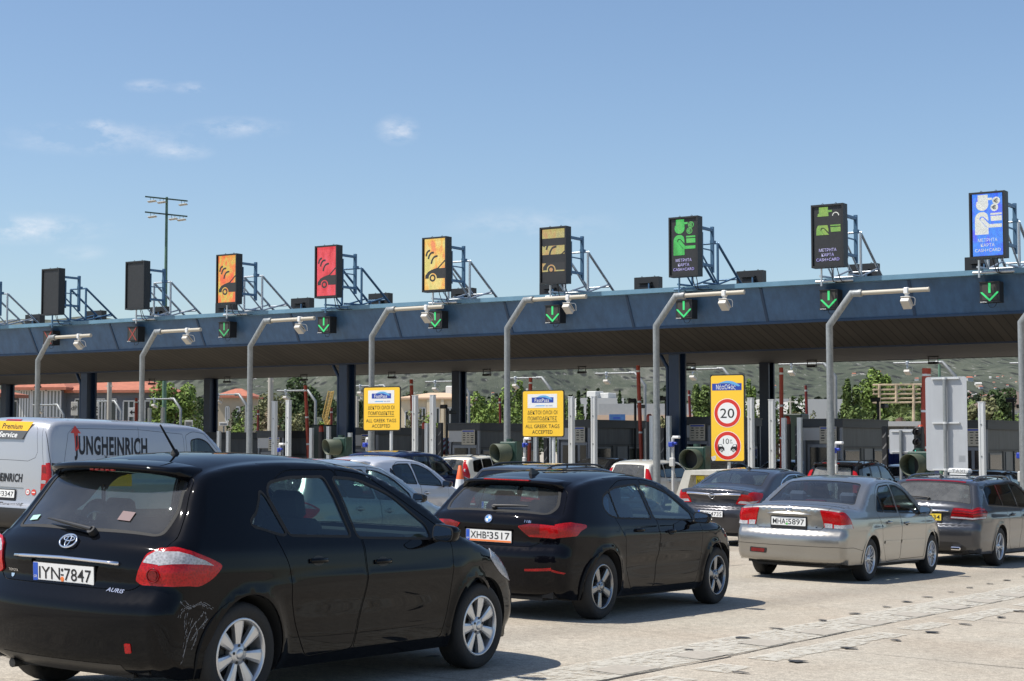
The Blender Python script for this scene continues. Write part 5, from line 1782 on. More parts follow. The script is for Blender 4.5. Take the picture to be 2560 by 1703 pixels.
def build_far():
 root, B, out = make_car('suv_car', crv, -18.75, 45.5, 0, 'black off-road car with a deep roof spoiler and sun glare painted into its rear glass', h=.07)
 spoiler(root, B, .55, 1.50, .16, 1.60, P_BLK3, .92, True)
 rails(root, B, .75, 2.5, .86, .05)
 add_wiper(out['tailgate'], B, 1.12, 0, .5)
 # silver small hatchback next to the nearest car
 P_SIL = paint('silver metallic', (.42, .46, .47), .55, .3)
 sil = rescale(auris, 3.84, 1.652, 1.435, paint=P_SIL, txt='NIZ-6402', wheel=('thin', .17, 9, M_ALLOY, .18), mirrorm=P_BLK3,
     rg=glass_mat('clear rear glass', (.55, .70, .66), .05))
 root, B, out = make_car('hatchback_car', sil, -14.35, 15.9, .0, 'silver small hatchback seen over the roof of the nearest car, black door mirror', h=.055)
 # dark estate ahead of it
 P_DKG = paint('dark graphite paint', (.035, .036, .038), .3, .35)
 dk = rescale(merc, 4.6, 1.76, 1.45, paint=P_DKG, txt='EKP-3340', wheel=('five', .2, 5, M_ALLOY, .2), mirrorm=P_DKG, rg=M_GLASSD)
 root, B, out = make_car('estate_car', dk, -14.6, 21.9, .0, 'dark graphite estate with roof rails whose roof shows behind the second black hatchback', h=.07)
 rails(root, B, .7, 2.5, .88, .04)
 # pale grey five-door with black mirror
 P_WHS = paint('silver white paint', (.60, .61, .64), .3, .3)
 ya = rescale(auris, 3.80, 1.695, 1.47, paint=P_WHS, txt='IMB-8850', wheel=('thin', .19, 9, M_ALLOY, .18), mirrorm=P_BLK3)
 root, B, out = make_car('hatchback_car', ya, -19.75, 24.2, .0, 'silver white hatchback with a red high brake light, beside the orange and white cone', h=.06)
 spoiler(root, B, .56 * 3.8 / 4.22, 1.32, .22, 1.38, P_WHS, .9)
 # navy crossover
 P_NAVY = paint('navy paint', (.008, .014, .05), .1, .25)
 nv = rescale(crv, 4.35, 1.8, 1.60, paint=P_NAVY, txt='YZA-7719', mirrorm=P_BLK3, glass=M_GLASSD)
 root, B, out = make_car('suv_car', nv, -26.1, 33.1, .0, 'navy blue crossover behind the silver white hatchback', h=.08)
 # cream city car with tall pillar lamps
 P_CREAM = paint('cream paint', (.80, .76, .64), 0, .35)
 panda = rescale(crv, 3.54, 1.58, 1.54, paint=P_CREAM, txt='KZY-1265', lowz=.42, wheel=('five', .16, 5, M_ALLOYD, .17), mirrorm=P_BLK3, rg=glass_mat('city rear glass', (.3, .38, .36), .12), glass=M_GLASSD)
 panda['wr'] = .285; panda['ro'] = .62; panda['wb'] = 2.30
 panda['lampb'] = [('lamp', 'taillight*', 0, .008, .02, [('r', 1.40, .86), ('r', 1.40, 1.2), ('r', .86, 1.2), ('r', .86, .86)], .0),
      ('lamp', 'taillight*', 1, .010, .002, [('r', 1.14, .92), ('r', 1.14, 1.2), ('r', 1.06, 1.2), ('r', 1.06, .92)], .0)]
 root, B, out = make_car('city_car', panda, -30.0, 42.4, .0, 'cream boxy city car with tall red pillar lamps behind the traffic cone', h=.07)
 rails(root, B, .6, 2.0, .86, .04)
 # white saloon roof
 P_WHT = paint('white paint', (.78, .78, .76), 0, .3)
 ws = rescale(civic, 4.35, 1.70, 1.42, paint=P_WHT, lower=P_WHT, txt='IBT-5093', mirrorm=P_WHT)
 make_car('saloon_car', ws, -20.6, 31.6, .0, 'white saloon whose roof shows over the second black hatchback, left of its fin', h=.08)
 # black low car
 bl = rescale(insig, 4.6, 1.8, 1.45, paint=P_BLK3, txt='AHX-2471')
 make_car('saloon_car', bl, -29.6, 49.6, .0, 'black saloon roof between two aluminium posts in front of a booth', h=.09)
 # tan people carrier
 P_TAN = paint('ivory paint', (.66, .64, .57), .1, .35)
 tan = rescale(crv, 3.95, 1.70, 1.52, paint=P_TAN, txt='ZZH-9018', lowz=.3, wheel=('five', .19, 5, M_ALLOY, .18), rg=glass_mat('city rear glass', (.3, .38, .36), .12), glass=M_GLASSD)
 make_car('people_carrier', tan, -25.15, 45.0, 1.0, 'ivory people carrier with a dusty rear window and slim red pillar lamps', h=.07)
 # cars in the booths
 dk2 = rescale(insig, 4.3, 1.75, 1.43, paint=P_DKG, txt='OIN-4415')
 make_car('saloon_car', dk2, -25.2, 49.9, .0, 'dark saloon roof left of the speed limit sign, under the green signal hood', h=.1)
 si2 = rescale(civic, 4.4, 1.72, 1.45, paint=P_SIL, lower=P_SIL, txt='PMH-1107')
 make_car('saloon_car', si2, -25.0, 55.0, .0, 'silver saloon roof below the speed limit sign', h=.1)
 P_RED = paint('red paint', (.45, .015, .02), 0, .3)
 rd = rescale(auris, 3.9, 1.7, 1.5, paint=P_RED, txt='IHE-7734')
 make_car('hatchback_car', rd, -25.6, 60.2, .0, 'red hatchback just visible left of the black off-road car', h=.1)
 wh2 = rescale(civic, 4.4, 1.72, 1.45, paint=P_WHT, lower=P_WHT, txt='BMT-6631')
 make_car('saloon_car', wh2, -19.9, 53.0, .0, 'white saloon beyond the black off-road car, right of it', h=.1)
 bs = rescale(crv, 4.5, 1.8, 1.55, paint=P_BLACK, txt='XZN-3308')
 make_car('suv_car', bs, -14.6, 45.2, .0, 'black tall car ahead of the estate taxi at the right edge', h=.09)
build_far()
# ---------------------------------------------------------------- delivery van
P_VAN = paint('silver van paint', (.44, .45, .475), .4, .35)
M_YEL = mat('vinyl yellow', (.85, .48, .02), .4)
M_GRYV = mat('vinyl dark grey', (.09, .09, .09), .4)
M_REDV = mat('vinyl red', (.62, .05, .03), .4)
vito = dict(L=5.14, W=1.928, belt=1.08, ro=1.04, wb=3.20, wr=.335, gap=.05, paint=P_VAN, lowz=.56, lower=M_TRIM,
 prof=[(.14, .26), (.05, .32), (.0, .46), (.0, .58), (.03, .64), (.045, .80), (.05, 1.05), (.065, 1.40), (.10, 1.70), (.17, 1.82), (.32, 1.875),
   (.8, 1.90), (1.8, 1.91), (2.8, 1.905), (3.3, 1.885), (3.6, 1.82), (4.05, 1.52), (4.35, 1.29), (4.5, 1.20), (4.8, 1.08), (4.98, .94), (5.07, .74), (5.10, .5), (5.06, .32), (4.95, .24)],
 rad={0: .08, 3: .08, 5: .07, 8: .09, 10: .10, 13: .10, 15: .07, 18: .09, 21: .14, 24: .13},
 sec=[(.20, .965), (.40, .99), (.60, 1.0), (.90, 1.0), (1.08, .985), (1.3, .955), (1.6, .905), (1.8, .86), (1.9, .83)],
 plan=(.03, .8, .14, 1.2), crown=(.05, .28, .02), flare=.012, gh=(.02, 1.0, .03),
 crease=[(.98, .0, .006, .05, .4, 3.2)],
 bseams=[[('r', .60, .0), ('r', .60, .955), ('r', 1.75, .93)], [('r', 1.25, 0), ('r', 1.25, .58), ('r', 1.31, .76), ('r', 1.40, .82), ('r', 1.72, .80), ('r', 1.79, .72), ('r', 1.80, 0)]],
 sseams=[[(.105, .60), (.105, 1.80)], [(.34, 1.25), (.36, 1.33), (.46, 1.68), (.56, 1.76), (2.0, 1.78), (3.0, 1.74), (3.02, 1.66), (3.02, 1.26), (2.95, 1.22), (.34, 1.25)],
   [(1.98, 1.16), (1.98, 1.82)]],
 gate=None,
 wshield=[('t', 3.68, -.1), ('t', 3.68, .92), ('t', 4.34, .95), ('t', 4.38, -.1)],
 doors=[rpoly([(3.08, .42), (3.08, 1.72), (3.25, 1.79), (3.55, 1.76), (4.20, 1.25), (4.22, 1.0), (3.86, .62), (3.80, .42)], [.04, .03, .1, .05, .05, .05, .1, .04])],
 wins=[rpoly([(3.20, 1.15), (3.20, 1.64), (3.42, 1.68), (3.62, 1.62), (4.08, 1.25), (4.08, 1.14)], [.03, .05, .1, .08, .04, .03])],
 lampb=[('lamp', 'taillight*', 0, .006, .01, [('r', .84, .87), ('r', 1.22, .905), ('r', 1.24, 1.2), ('r', .82, 1.2)], .02),
   ('lamp', 'taillight*', 1, .008, .002, [('r', .94, .885), ('r', .99, .89), ('r', .99, .99), ('r', .94, .98)], .01),
   ('lamp', 'taillight*', 2, .008, .002, [('r', 1.10, .91), ('r', 1.20, .93), ('r', 1.20, 1.2), ('r', 1.10, 1.2)], .01)],
 lamps=[('lamp', 'taillight*', 0, .006, .01, rpoly([(-.1, .82), (.10, .82), (.10, 1.255), (-.1, 1.24)], [0, .01, .01, 0])),
   ('lamp', 'headlight*', 1, .004, .01, rpoly([(4.55, .98), (4.8, 1.02), (5.2, .90), (5.2, .70), (4.8, .80)], .03))],
 breg=[('trim', 'body', 2, .001, .0, [('r', .56, .86), ('r', .84, .87), ('r', .84, 1.2), ('r', .56, 1.2)], .0),
   ('panel', 'body', 0, -.012, -.012, [('r', .66, -.1), ('r', .66, .48), ('r', .86, .50), ('r', .86, -.1)], .02),
   ('lamp', 'brake_light', 0, .008, .01, [('t', .18, -.1), ('t', .18, .22), ('t', .215, .22), ('t', .215, -.1)], .0)],
 sreg0=[('trim', 'body', 2, .001, 0, [(-.1, .5), (.10, .5), (.10, .83), (-.1, .83)]),
   ('vinyl', 'livery_stripe*', 2, .002, 0, [(.11, 1.02), (.11, 1.25), (.62, 1.16), (1.10, 1.02)]),
   ('vinyl', 'livery_stripe*', 5, .003, 0, [(.11, .91), (.11, 1.06), (.58, 1.13), (1.7, 1.13), (1.7, .91)]),
   ],
 xm=[M_YEL], wheel=('five', .2, 5, M_ALLOYD, .21), handles=[(0, 3.22, 1.0)], mirror=(4.05, 1.12, .16), mirrorm=P_BLK3, msc=1.4, solid=True, seats=False,
 plate=dict(z=.76, out=-.006, txt='YPA-3347', kw=dict(blue=False, frame=True)))
def build_van():
 global vito
 vito = rescale(vito, 4.95)
 root, B, out = make_car('delivery_van', vito, -19.86, 16.70, -0.8, 'silver delivery van with yellow and grey livery and the name JUNGHEINRICH on its side', 'van', None, h=.06)
 # solid bulkhead and floor so that the cab shows a dark interior only
 b = MB(); b.box((1.6, 0, 1.0), (2.9, 1.6, 1.2)); b.build('cargo_bulkhead', M_LIN, root)
 for sg in (-1, 1):
  seat(root, 3.55, sg * .45, M_SEAT)
 t = MB()
 def sidemap(x0, zc):
  def f(X, Y):
   p, n = B.surf_side(x0 + X, zc + Y)
   return p + n * .004
  return f
 t.text('JUNGHEINRICH', None, .27, cx=False, bold=.032, width=1.52, fn=sidemap(.54, 1.525), shear=.08)
 side_l = t
 side_l.text('Your intralogistics expert', None, .105, cx=False, bold=.008, width=1.15, fn=sidemap(1.15, 1.33))
 side_l.build('lettering', M_INK, root)
 t = MB()
 f = sidemap(.54, 1.525)
 t.add([f(x, y) for x, y in [(.02, -.10), (.02, .165), (-.05, .165), (.055, .275), (.16, .165), (.095, .165), (.095, -.06)]], [(0, 1, 5, 6), (2, 3, 4)])
 t.build('red_arrow', M_REDV, root)
 # rear livery
 s = MB()
 fr = rear_frame(B, 1.69, .24, .004); fr = (fr[0] - fr[1] * .17,) + fr[1:]
 s.prism([(-.75, -.005), (.40, -.005), (.47, .135), (-.75, .135)], fr, -.002, .0015, mi=0)
 s.prism([(-.75, -.135), (.33, -.135), (.40, -.005), (-.75, -.005)], fr, -.002, .0015, mi=1)
 s.build('livery_stripe', [M_YEL, M_GRYV], root)
 t = MB()
 o, ux, uy, n = rear_frame(B, 1.69, .24, .007); o = o - ux * .17
 t.text('Premium', (o + ux * .06 + uy * .062, ux, uy, n), .085, bold=.015, width=.42, mi=0, shear=.1)
 t.text('Service', (o + ux * .02 - uy * .068, ux, uy, n), .085, bold=.015, width=.38, mi=1, shear=.1)
 o2, ux, uy, n = rear_frame(B, 1.0, .30, .004)
 t.text('JUNGHEINRICH', (o2 - ux * .30, ux, uy, n), .12, bold=.03, width=.86, mi=0, shear=.08)
 o3, ux, uy, n = rear_frame(B, .615, .2, .004)
 t.text('www.jungheinrich.gr', (o3 + ux * .02 + uy * .02, ux, uy, n), .05, bold=.01, width=.55, mi=0)
 t.build('lettering', [M_INK, M_PLATE], root)
 s = MB()
 o, ux, uy, n = rear_frame(B, .80, .60, .004)
 s.prism(circ(0, 0, .045, 20), (o, ux, uy, n), 0, .001, mi=0)
 s.prism(circ(0, 0, .033, 20), (o, ux, uy, n), 0, .002, mi=1)
 s.text('100', (o, ux, uy, n), .022, mi=3, lift=.003)
 s.build('round_sticker', [M_REDV, M_PLATE, M_INK, M_INK], root)
 s = MB()
 o = o + ux * .115
 s.prism(circ(0, 0, .045, 20), (o, ux, uy, n), 0, .001, mi=0)
 s.prism(rect(-.03, -.008, .03, .008), (o, ux, uy, n), 0, .002, mi=1)
 s.build('round_sticker', [M_REDV, M_PLATE], root)
 return root
build_van()
# ------------------------------------------------------------------ ground, joints and worn markings
def concrete():
 m = mat('plaza concrete', (.36, .32, .27), .92)
 t = m.node_tree; b = t.nodes['Principled BSDF']
 tc = nd(t, 'ShaderNodeTexCoord')
 n1 = nd(t, 'ShaderNodeTexNoise', i_Scale=.55, i_Detail=5.0, i_Roughness=.6)
 n2 = nd(t, 'ShaderNodeTexNoise', i_Scale=14.0, i_Detail=6.0, i_Roughness=.75)
 n3 = nd(t, 'ShaderNodeTexVoronoi', i_Scale=34.0)
 n4 = nd(t, 'ShaderNodeTexNoise', i_Scale=70.0, i_Detail=3.0)
 mpn = nd(t, 'ShaderNodeMapping'); mpn.inputs['Scale'].default_value = (1.0, .16, 1)
 n5 = nd(t, 'ShaderNodeTexNoise', i_Scale=1.6, i_Detail=5.0, i_Roughness=.65)
 t.links.new(tc.outputs['Object'], mpn.inputs['Vector']); t.links.new(mpn.outputs[0], n5.inputs['Vector'])
 for n in (n1, n2, n3, n4): t.links.new(tc.outputs['Object'], n.inputs['Vector'])
 r1 = nd(t, 'ShaderNodeValToRGB')
 r1.color_ramp.elements[0].position = .34; r1.color_ramp.elements[0].color = (.405, .348, .272, 1)
 r1.color_ramp.elements[1].position = .68; r1.color_ramp.elements[1].color = (.45, .408, .332, 1)
 t.links.new(n1.outputs[0], r1.inputs[0])
 def mul(a, fac_out, lo, hi, f0, f1):
  r = nd(t, 'ShaderNodeMapRange'); r.inputs[1].default_value = lo; r.inputs[2].default_value = hi
  r.inputs[3].default_value = f0; r.inputs[4].default_value = f1
  t.links.new(fac_out, r.inputs[0])
  v = nd(t, 'ShaderNodeVectorMath', operation='SCALE')
  t.links.new(a, v.inputs[0]); t.links.new(r.outputs[0], v.inputs['Scale'])
  return v.outputs[0]
 c = mul(r1.outputs[0], n2.outputs[0], .32, .66, .70, 1.16)
 c = mul(c, n5.outputs[0], .3, .7, .90, 1.06)
 c = mul(c, n4.outputs[0], .30, .70, .66, 1.26)
 # small dark pits
 th = nd(t, 'ShaderNodeMath', operation='ADD'); t.links.new(n3.outputs['Distance'], th.inputs[0])
 k = nd(t, 'ShaderNodeMath', operation='MULTIPLY'); t.links.new(n2.outputs[0], k.inputs[0]); k.inputs[1].default_value = -.55
 t.links.new(k.outputs[0], th.inputs[1])
 c = mul(c, th.outputs[0], -.235, -.15, .35, 1.0)
 # tyre darkening in the wheel tracks of each lane and oil between them: soft stains in the slab itself
 n6 = nd(t, 'ShaderNodeTexNoise', i_Scale=.22, i_Detail=3.0)
 t.links.new(tc.outputs['Object'], n6.inputs['Vector'])
 c = mul(c, n6.outputs[0], .3, .7, .93, 1.05)
 sp = nd(t, 'ShaderNodeSeparateXYZ'); t.links.new(tc.outputs['Object'], sp.inputs[0])
 tot = None
 for cx_ in (-8.0, -9.75, -13.5, -15.2, -18.9, -20.6):
  a = nd(t, 'ShaderNodeMath', operation='SUBTRACT'); a.inputs[1].default_value = cx_; t.links.new(sp.outputs[0], a.inputs[0])
  a2 = nd(t, 'ShaderNodeMath', operation='ABSOLUTE'); t.links.new(a.outputs[0], a2.inputs[0])
  r_ = nd(t, 'ShaderNodeMapRange', interpolation_type='SMOOTHSTEP'); r_.inputs[1].default_value = .55; r_.inputs[2].default_value = .05; r_.inputs[3].default_value = 0; r_.inputs[4].default_value = 1
  t.links.new(a2.outputs[0], r_.inputs[0])
  if tot is None: tot = r_.outputs[0]
  else:
   ad = nd(t, 'ShaderNodeMath', operation='ADD'); t.links.new(tot, ad.inputs[0]); t.links.new(r_.outputs[0], ad.inputs[1]); tot = ad.outputs[0]
 tm = nd(t, 'ShaderNodeMath', operation='MULTIPLY'); t.links.new(tot, tm.inputs[0]); t.links.new(n5.outputs[0], tm.inputs[1])
 c = mul(c, tm.outputs[0], 0, .6, 1.0, .80)
 t.links.new(c, b.inputs['Base Color'])
 bp = nd(t, 'ShaderNodeBump', i_Strength=.35, i_Distance=.004)
 t.links.new(n4.outputs[0], bp.inputs['Height']); t.links.new(bp.outputs[0], b.inputs['Normal'])
 return m
def gsheet(name, polys, m, lift, kind='structure', label=None):
 b = MB()
 for q in polys:
  b.add([(x, y, ground_z(x, y) + lift) for x, y in q], [tuple(range(len(q)))])
 o = b.build(name, m)
 o['kind'] = kind
 return o
def build_ground():
 def axis(vals):
  out = []
  for a, c, st in vals:
   x = a
   while x < c - 1e-6:
    out.append(x); x += st
  return out + [vals[-1][1]]
 xs = axis([(-4000, -1000, 1000), (-1000, -200, 200), (-200, -80, 20), (-80, 20, 1.0), (20, 100, 20), (100, 500, 200), (500, 2500, 1000)])
 ys = axis([(-300, -60, 80), (-60, -20, 10), (-20, 64, 1.0), (64, 100, 6), (100, 200, 25), (200, 1000, 200), (1000, 5000, 1000)])
 b = MB()
 nx = len(xs)
 b.add([(x, y, ground_z(x, y)) for y in ys for x in xs], [(j * nx + i, j * nx + i + 1, (j + 1) * nx + i + 1, (j + 1) * nx + i) for j in range(len(ys) - 1) for i in range(nx - 1)], sm=True)
 tag(b.build('ground', concrete()), kind='structure')
 # slab joints: jagged dark cracks
 r = random.Random(11)
 jm = mat('joint filler', (.05, .045, .04), .9)
 polys = []
 def jag(p0, p1, wd, amp=.012):
  L = math.hypot(p1[0] - p0[0], p1[1] - p0[1]); n = max(int(L / .35), 2)
  dx, dy = (p1[0] - p0[0]) / L, (p1[1] - p0[1]) / L
  last = None; off = 0
  for i in range(n + 1):
   t = i / n
   off = off * .6 + r.uniform(-amp, amp)
   w_ = wd * r.uniform(.35, 1.6)
   if r.random() < .12: w_ *= 2.4
   x = p0[0] + (p1[0] - p0[0]) * t - dy * off; y = p0[1] + (p1[1] - p0[1]) * t + dx * off
   cur = ((x - dy * w_ / 2, y + dx * w_ / 2), (x + dy * w_ / 2, y - dx * w_ / 2))
   if last: polys.append([last[0], last[1], cur[1], cur[0]])
   last = cur
 jag((-5.90, 4), (-6.02, 12.5), .022); jag((-6.02, 12.5), (-6.47, 24), .018); jag((-6.47, 24), (-6.7, 44), .014)
 for k, y in enumerate([5.6, 9.65, 13.67, 17.7, 21.75, 25.8, 29.8, 33.8, 37.8]):
  jag((-6.0 - .03 * k, y), (2, y - .05), .010, .006)
  jag((-11.0, y + .1), (-6.05 - .03 * k, y + .03), .005, .004)
 for x in (-11.0, -16.0, -21, -26, -31, -36):
  jag((x, 4), (x - .5, 44), .014)
 gsheet('slab_joint', polys, jm, .004)
 # worn white lane line and its patches
 m = bpy.data.materials.new('worn road paint'); m.use_nodes = True
 t = m.node_tree; bs = t.nodes['Principled BSDF']
 bs.inputs['Base Color'].default_value = (.56, .53, .455, 1); bs.inputs['Roughness'].default_value = .85
 tc = nd(t, 'ShaderNodeTexCoord')
 mpn = nd(t, 'ShaderNodeMapping'); mpn.inputs['Scale'].default_value = (1.0, .55, 1)
 n = nd(t, 'ShaderNodeTexNoise', i_Scale=15.0, i_Detail=8.0, i_Roughness=.72)
 t.links.new(tc.outputs['Object'], mpn.inputs['Vector']); t.links.new(mpn.outputs[0], n.inputs['Vector'])
 rr = nd(t, 'ShaderNodeMapRange', interpolation_type='SMOOTHSTEP')
 rr.inputs[1].default_value = .33; rr.inputs[2].default_value = .58; rr.inputs[3].default_value = 0.0; rr.inputs[4].default_value = .78
 t.links.new(n.outputs[0], rr.inputs[0]); t.links.new(rr.outputs[0], bs.inputs['Alpha'])
 polys = []
 y = 3.0
 while y < 46:
  x0 = -6.08 - .02 * (y - 9)
  polys.append([(x0 - .50 + r.uniform(-.02, .02), y), (x0 + .10, y), (x0 + .08, y + .5), (x0 - .50 + r.uniform(-.02, .02), y + .5)])
  xb = -5.70 - .012 * (y - 9)
  if r.random() < .8:
   polys.append([(xb - .12, y), (xb + .16 + r.uniform(-.04, .04), y), (xb + .16 + r.uniform(-.04, .04), y + .5), (xb - .12, y + .5)])
  y += .5
 gsheet('road_marking', polys, m, .006)
 pm = mat('greyed line patch', (.37, .335, .28), .9, vary=.12, vscale=20)
 polys = []
 y = 4.2
 while y < 44:
  x0 = -6.08 - .02 * (y - 9)
  a = r.uniform(.05, .10)
  polys.append([(x0 - .26 + a * .3, y + .02), (x0 + .08, y - .03), (x0 + .07, y + .50 + a), (x0 - .24, y + .46)])
  y += 1.32
 gsheet('road_marking_patch', polys, pm, .009)
 # dark tar dabs beside the line
 polys = []
 spots = [(-6.45, 12.63), (-6.56, 13.87), (-6.68, 14.93), (-6.72, 16.12), (-6.79, 17.19), (-6.88, 18.36), (-6.97, 19.29), (-7.04, 20.23), (-7.13, 21.36), (-7.23, 22.41), (-7.28, 23.48), (-7.34, 24.49),
    (-5.49, 11.59), (-5.47, 12.6), (-5.53, 13.87), (-5.49, 14.87), (-5.51, 15.9), (-5.55, 17.04), (-5.53, 18.19), (-5.61, 19.18), (-5.62, 20.3), (-5.63, 21.4), (-7.6, 10.6), (-7.42, 25.6), (-7.5, 26.7)]
 for (x, y) in spots:
  a = r.uniform(.045, .085); c = r.uniform(.035, .10)
  pts = []
  for i in range(11):
   th = 2 * pi * i / 11; q = r.uniform(.6, 1.25)
   pts.append((x + a * q * cos(th), y + c * q * sin(th)))
  polys.append(pts)
 gsheet('tar_dab', polys, mat('tar', (.035, .035, .036), .8), .012)
build_ground()
# ------------------------------------------------------------------ toll canopy
M_BLUE = mat('blue canopy paint', (.048, .118, .235), .42, vary=.12, vscale=1.2)
streaks(M_BLUE, .22, 2.2, .10)
M_BLUE2 = mat('pale blue capping', (.13, .25, .345), .4, vary=.12, vscale=2.0)
M_BLUED = mat('dark blue joint', (.018, .05, .11), .5)
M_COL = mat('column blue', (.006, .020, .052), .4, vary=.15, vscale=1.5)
M_PIPE = mat('galvanised pole', (.27, .285, .285), .5, .35, vary=.14, vscale=12)
streaks(M_PIPE, .25, 8.0, .8)
M_PIPEL = mat('cream arm paint', (.46, .42, .34), .5)
M_ALU = mat('aluminium post', (.66, .67, .66), .45, .3)
M_BOX = mat('sign casing black', (.016, .017, .018), .5)
M_BOX2 = mat('sign casing grey', (.03, .031, .032), .55)
M_WHITE = mat('white enamel', (.78, .78, .76), .4)
M_STEELB = mat('blue steel tube', (.08, .17, .28), .45, .2)
M_GALV = mat('galvanised tube', (.50, .54, .57), .4, .6)
SX = [P(u, 700, Y=49.07).x for u in (105.9, 315, 542.2, 789.3, 1057.3, 1351, 1676, 2030.8, 2426.4)]
s_ = (SX[8] - SX[0]) / 8
SX = [SX[0] + s_ * k for k in range(9)]
LX0, LX1 = -76.0, 8.0
ORD = ['leftmost', 'second from left', 'third from left', 'fourth from left', 'fifth from left', 'sixth from left', 'seventh from left', 'eighth from left', 'ninth from left', 'tenth from left', 'eleventh from left', 'rightmost']
def build_canopy():
 root = empty('toll_canopy', (0, 50, 0), label='long blue toll plaza canopy roof on columns spanning all lanes', cat='canopy')
 T = lambda x, y, z: (x, y - 50, z)
 Z1, Z0 = 6.79, 5.55
 # capping
 b = MB()
 b.box(((LX0 + LX1) / 2, .12, Z1 - .075), (LX1 - LX0, .42, .15))
 b.build('roof_capping', M_BLUE2, root)
 # slanted fascia in panels
 b = MB()
 xs = [-17.95 - 5.0 * k for k in range(-5, 16)]
 q0 = (.24, Z1 - .152); q1 = (.78, Z0)
 for k in range(len(xs) - 1):
  xa, xb = xs[k], xs[k + 1]
  xa -= .035; xb += .035
  b.add([T(xb, 50 + q0[0], q0[1]), T(xa, 50 + q0[0], q0[1]), T(xa, 50 + q1[0], q1[1]), T(xb, 50 + q1[0], q1[1])], [(0, 3, 2, 1)], 0)
  b.box((xs[k + 1], (q0[0] + q1[0]) / 2 - .012, (q0[1] + q1[1]) / 2), (.09, .03, 1.19), R=Matrix.Rotation(-math.atan2(q1[0] - q0[0], q0[1] - q1[1]), 3, 'X') if False else Matrix.Rotation(math.atan2(q1[0] - q0[0], q0[1] - q1[1]), 3, 'X'), mi=1)
 b.box(((LX0 + LX1) / 2, .78, Z0 - .03), (LX1 - LX0, .07, .07), mi=1)
 b.build('fascia', [M_BLUE, M_BLUED], root)
 # soffit boards run front to back
 m = mat('soffit boards', (.15, .12, .09), .7)
 t = m.node_tree; bs = t.nodes['Principled BSDF']
 tc = nd(t, 'ShaderNodeTexCoord'); sx = nd(t, 'ShaderNodeSeparateXYZ'); t.links.new(tc.outputs['Object'], sx.inputs[0])
 d = nd(t, 'ShaderNodeMath', operation='MULTIPLY'); d.inputs[1].default_value = 1 / .30; t.links.new(sx.outputs[0], d.inputs[0])
 fr = nd(t, 'ShaderNodeMath', operation='FRACT'); t.links.new(d.outputs[0], fr.inputs[0])
 fl = nd(t, 'ShaderNodeMath', operation='FLOOR'); t.links.new(d.outputs[0], fl.inputs[0])
 wn = nd(t, 'ShaderNodeTexWhiteNoise', noise_dimensions='1D'); t.links.new(fl.outputs[0], wn.inputs['W'])
 gt = nd(t, 'ShaderNodeMath', operation='GREATER_THAN'); gt.inputs[1].default_value = .13; t.links.new(fr.outputs[0], gt.inputs[0])
 mr = nd(t, 'ShaderNodeMapRange'); mr.inputs[3].default_value = .85; mr.inputs[4].default_value = 1.12; t.links.new(wn.outputs[0], mr.inputs[0])
 n = nd(t, 'ShaderNodeTexNoise', i_Scale=.6, i_Detail=4.0); t.links.new(tc.outputs['Object'], n.inputs['Vector'])
 mr2 = nd(t, 'ShaderNodeMapRange'); mr2.inputs[1].default_value = .3; mr2.inputs[2].default_value = .7; mr2.inputs[3].default_value = .85; mr2.inputs[4].default_value = 1.1; t.links.new(n.outputs[0], mr2.inputs[0])
 m1 = nd(t, 'ShaderNodeMath', operation='MULTIPLY'); t.links.new(mr.outputs[0], m1.inputs[0]); t.links.new(mr2.outputs[0], m1.inputs[1])
 ma = nd(t, 'ShaderNodeMath', operation='MAXIMUM'); t.links.new(gt.outputs[0], ma.inputs[0]); ma.inputs[1].default_value = .22
 m2 = nd(t, 'ShaderNodeMath', operation='MULTIPLY'); t.links.new(m1.outputs[0], m2.inputs[0]); t.links.new(ma.outputs[0], m2.inputs[1])
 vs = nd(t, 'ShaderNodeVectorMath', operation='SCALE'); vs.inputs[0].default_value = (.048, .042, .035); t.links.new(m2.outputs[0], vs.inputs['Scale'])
 t.links.new(vs.outputs[0], bs.inputs['Base Color'])
 b = MB()
 Zs = 4.77
 b.add([(LX0, .82, Z0 - .02), (LX1, .82, Z0 - .02), (LX1, 3.2, Zs + .04), (LX0, 3.2, Zs + .04)], [(0, 3, 2, 1)])
 b.box(((LX0 + LX1) / 2, 7.85, Zs + .05), (LX1 - LX0, 8.7, .06))
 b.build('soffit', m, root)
 b = MB()
 b.box(((LX0 + LX1) / 2, 3.30, Zs + .03), (LX1 - LX0, .16, .09))
 b.build('edge_beam', mat('dark navy beam', (.006, .014, .035), .6), root)
 b = MB()
 b.box(((LX0 + LX1) / 2, 6.6, Z1 - .45), (LX1 - LX0 - .2, 11.2, .3))
 b.box(((LX0 + LX1) / 2, 12.26, Zs + .75), (LX1 - LX0, .1, 1.5))
 b.build('roof_slab', M_BOX2, root)
 # columns with rainwater pipes
 for (u, Y, front) in ((212, 53.4, 1), (859, 53.4, 1), (1686, 53.4, 1), (11, 61.6, 0), (519, 61.6, 0), (1140, 61.6, 0), (1911, 61.6, 0)):
  x = P(u, 950, Y=Y).x
  zb = ground_z(x, Y) - .1
  c = MB()
  zt_ = 4.86
  c.box((x, Y - 50, (zb + zt_) / 2), (.40, .10, zt_ - zb))
  c.box((x, Y - 50 + .25, (zb + zt_) / 2), (.10, .40, zt_ - zb))
  c.box((x, Y - 50 + .50, (zb + zt_) / 2), (.40, .10, zt_ - zb))
  if front:
   c.tube([(x - .30, Y - 50 + .05, zb), (x - .30, Y - 50 + .05, Zs - .5), (x - .62, Y - 50 + .05, Zs + .04)], .07, 10)
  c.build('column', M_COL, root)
 return root
build_canopy()
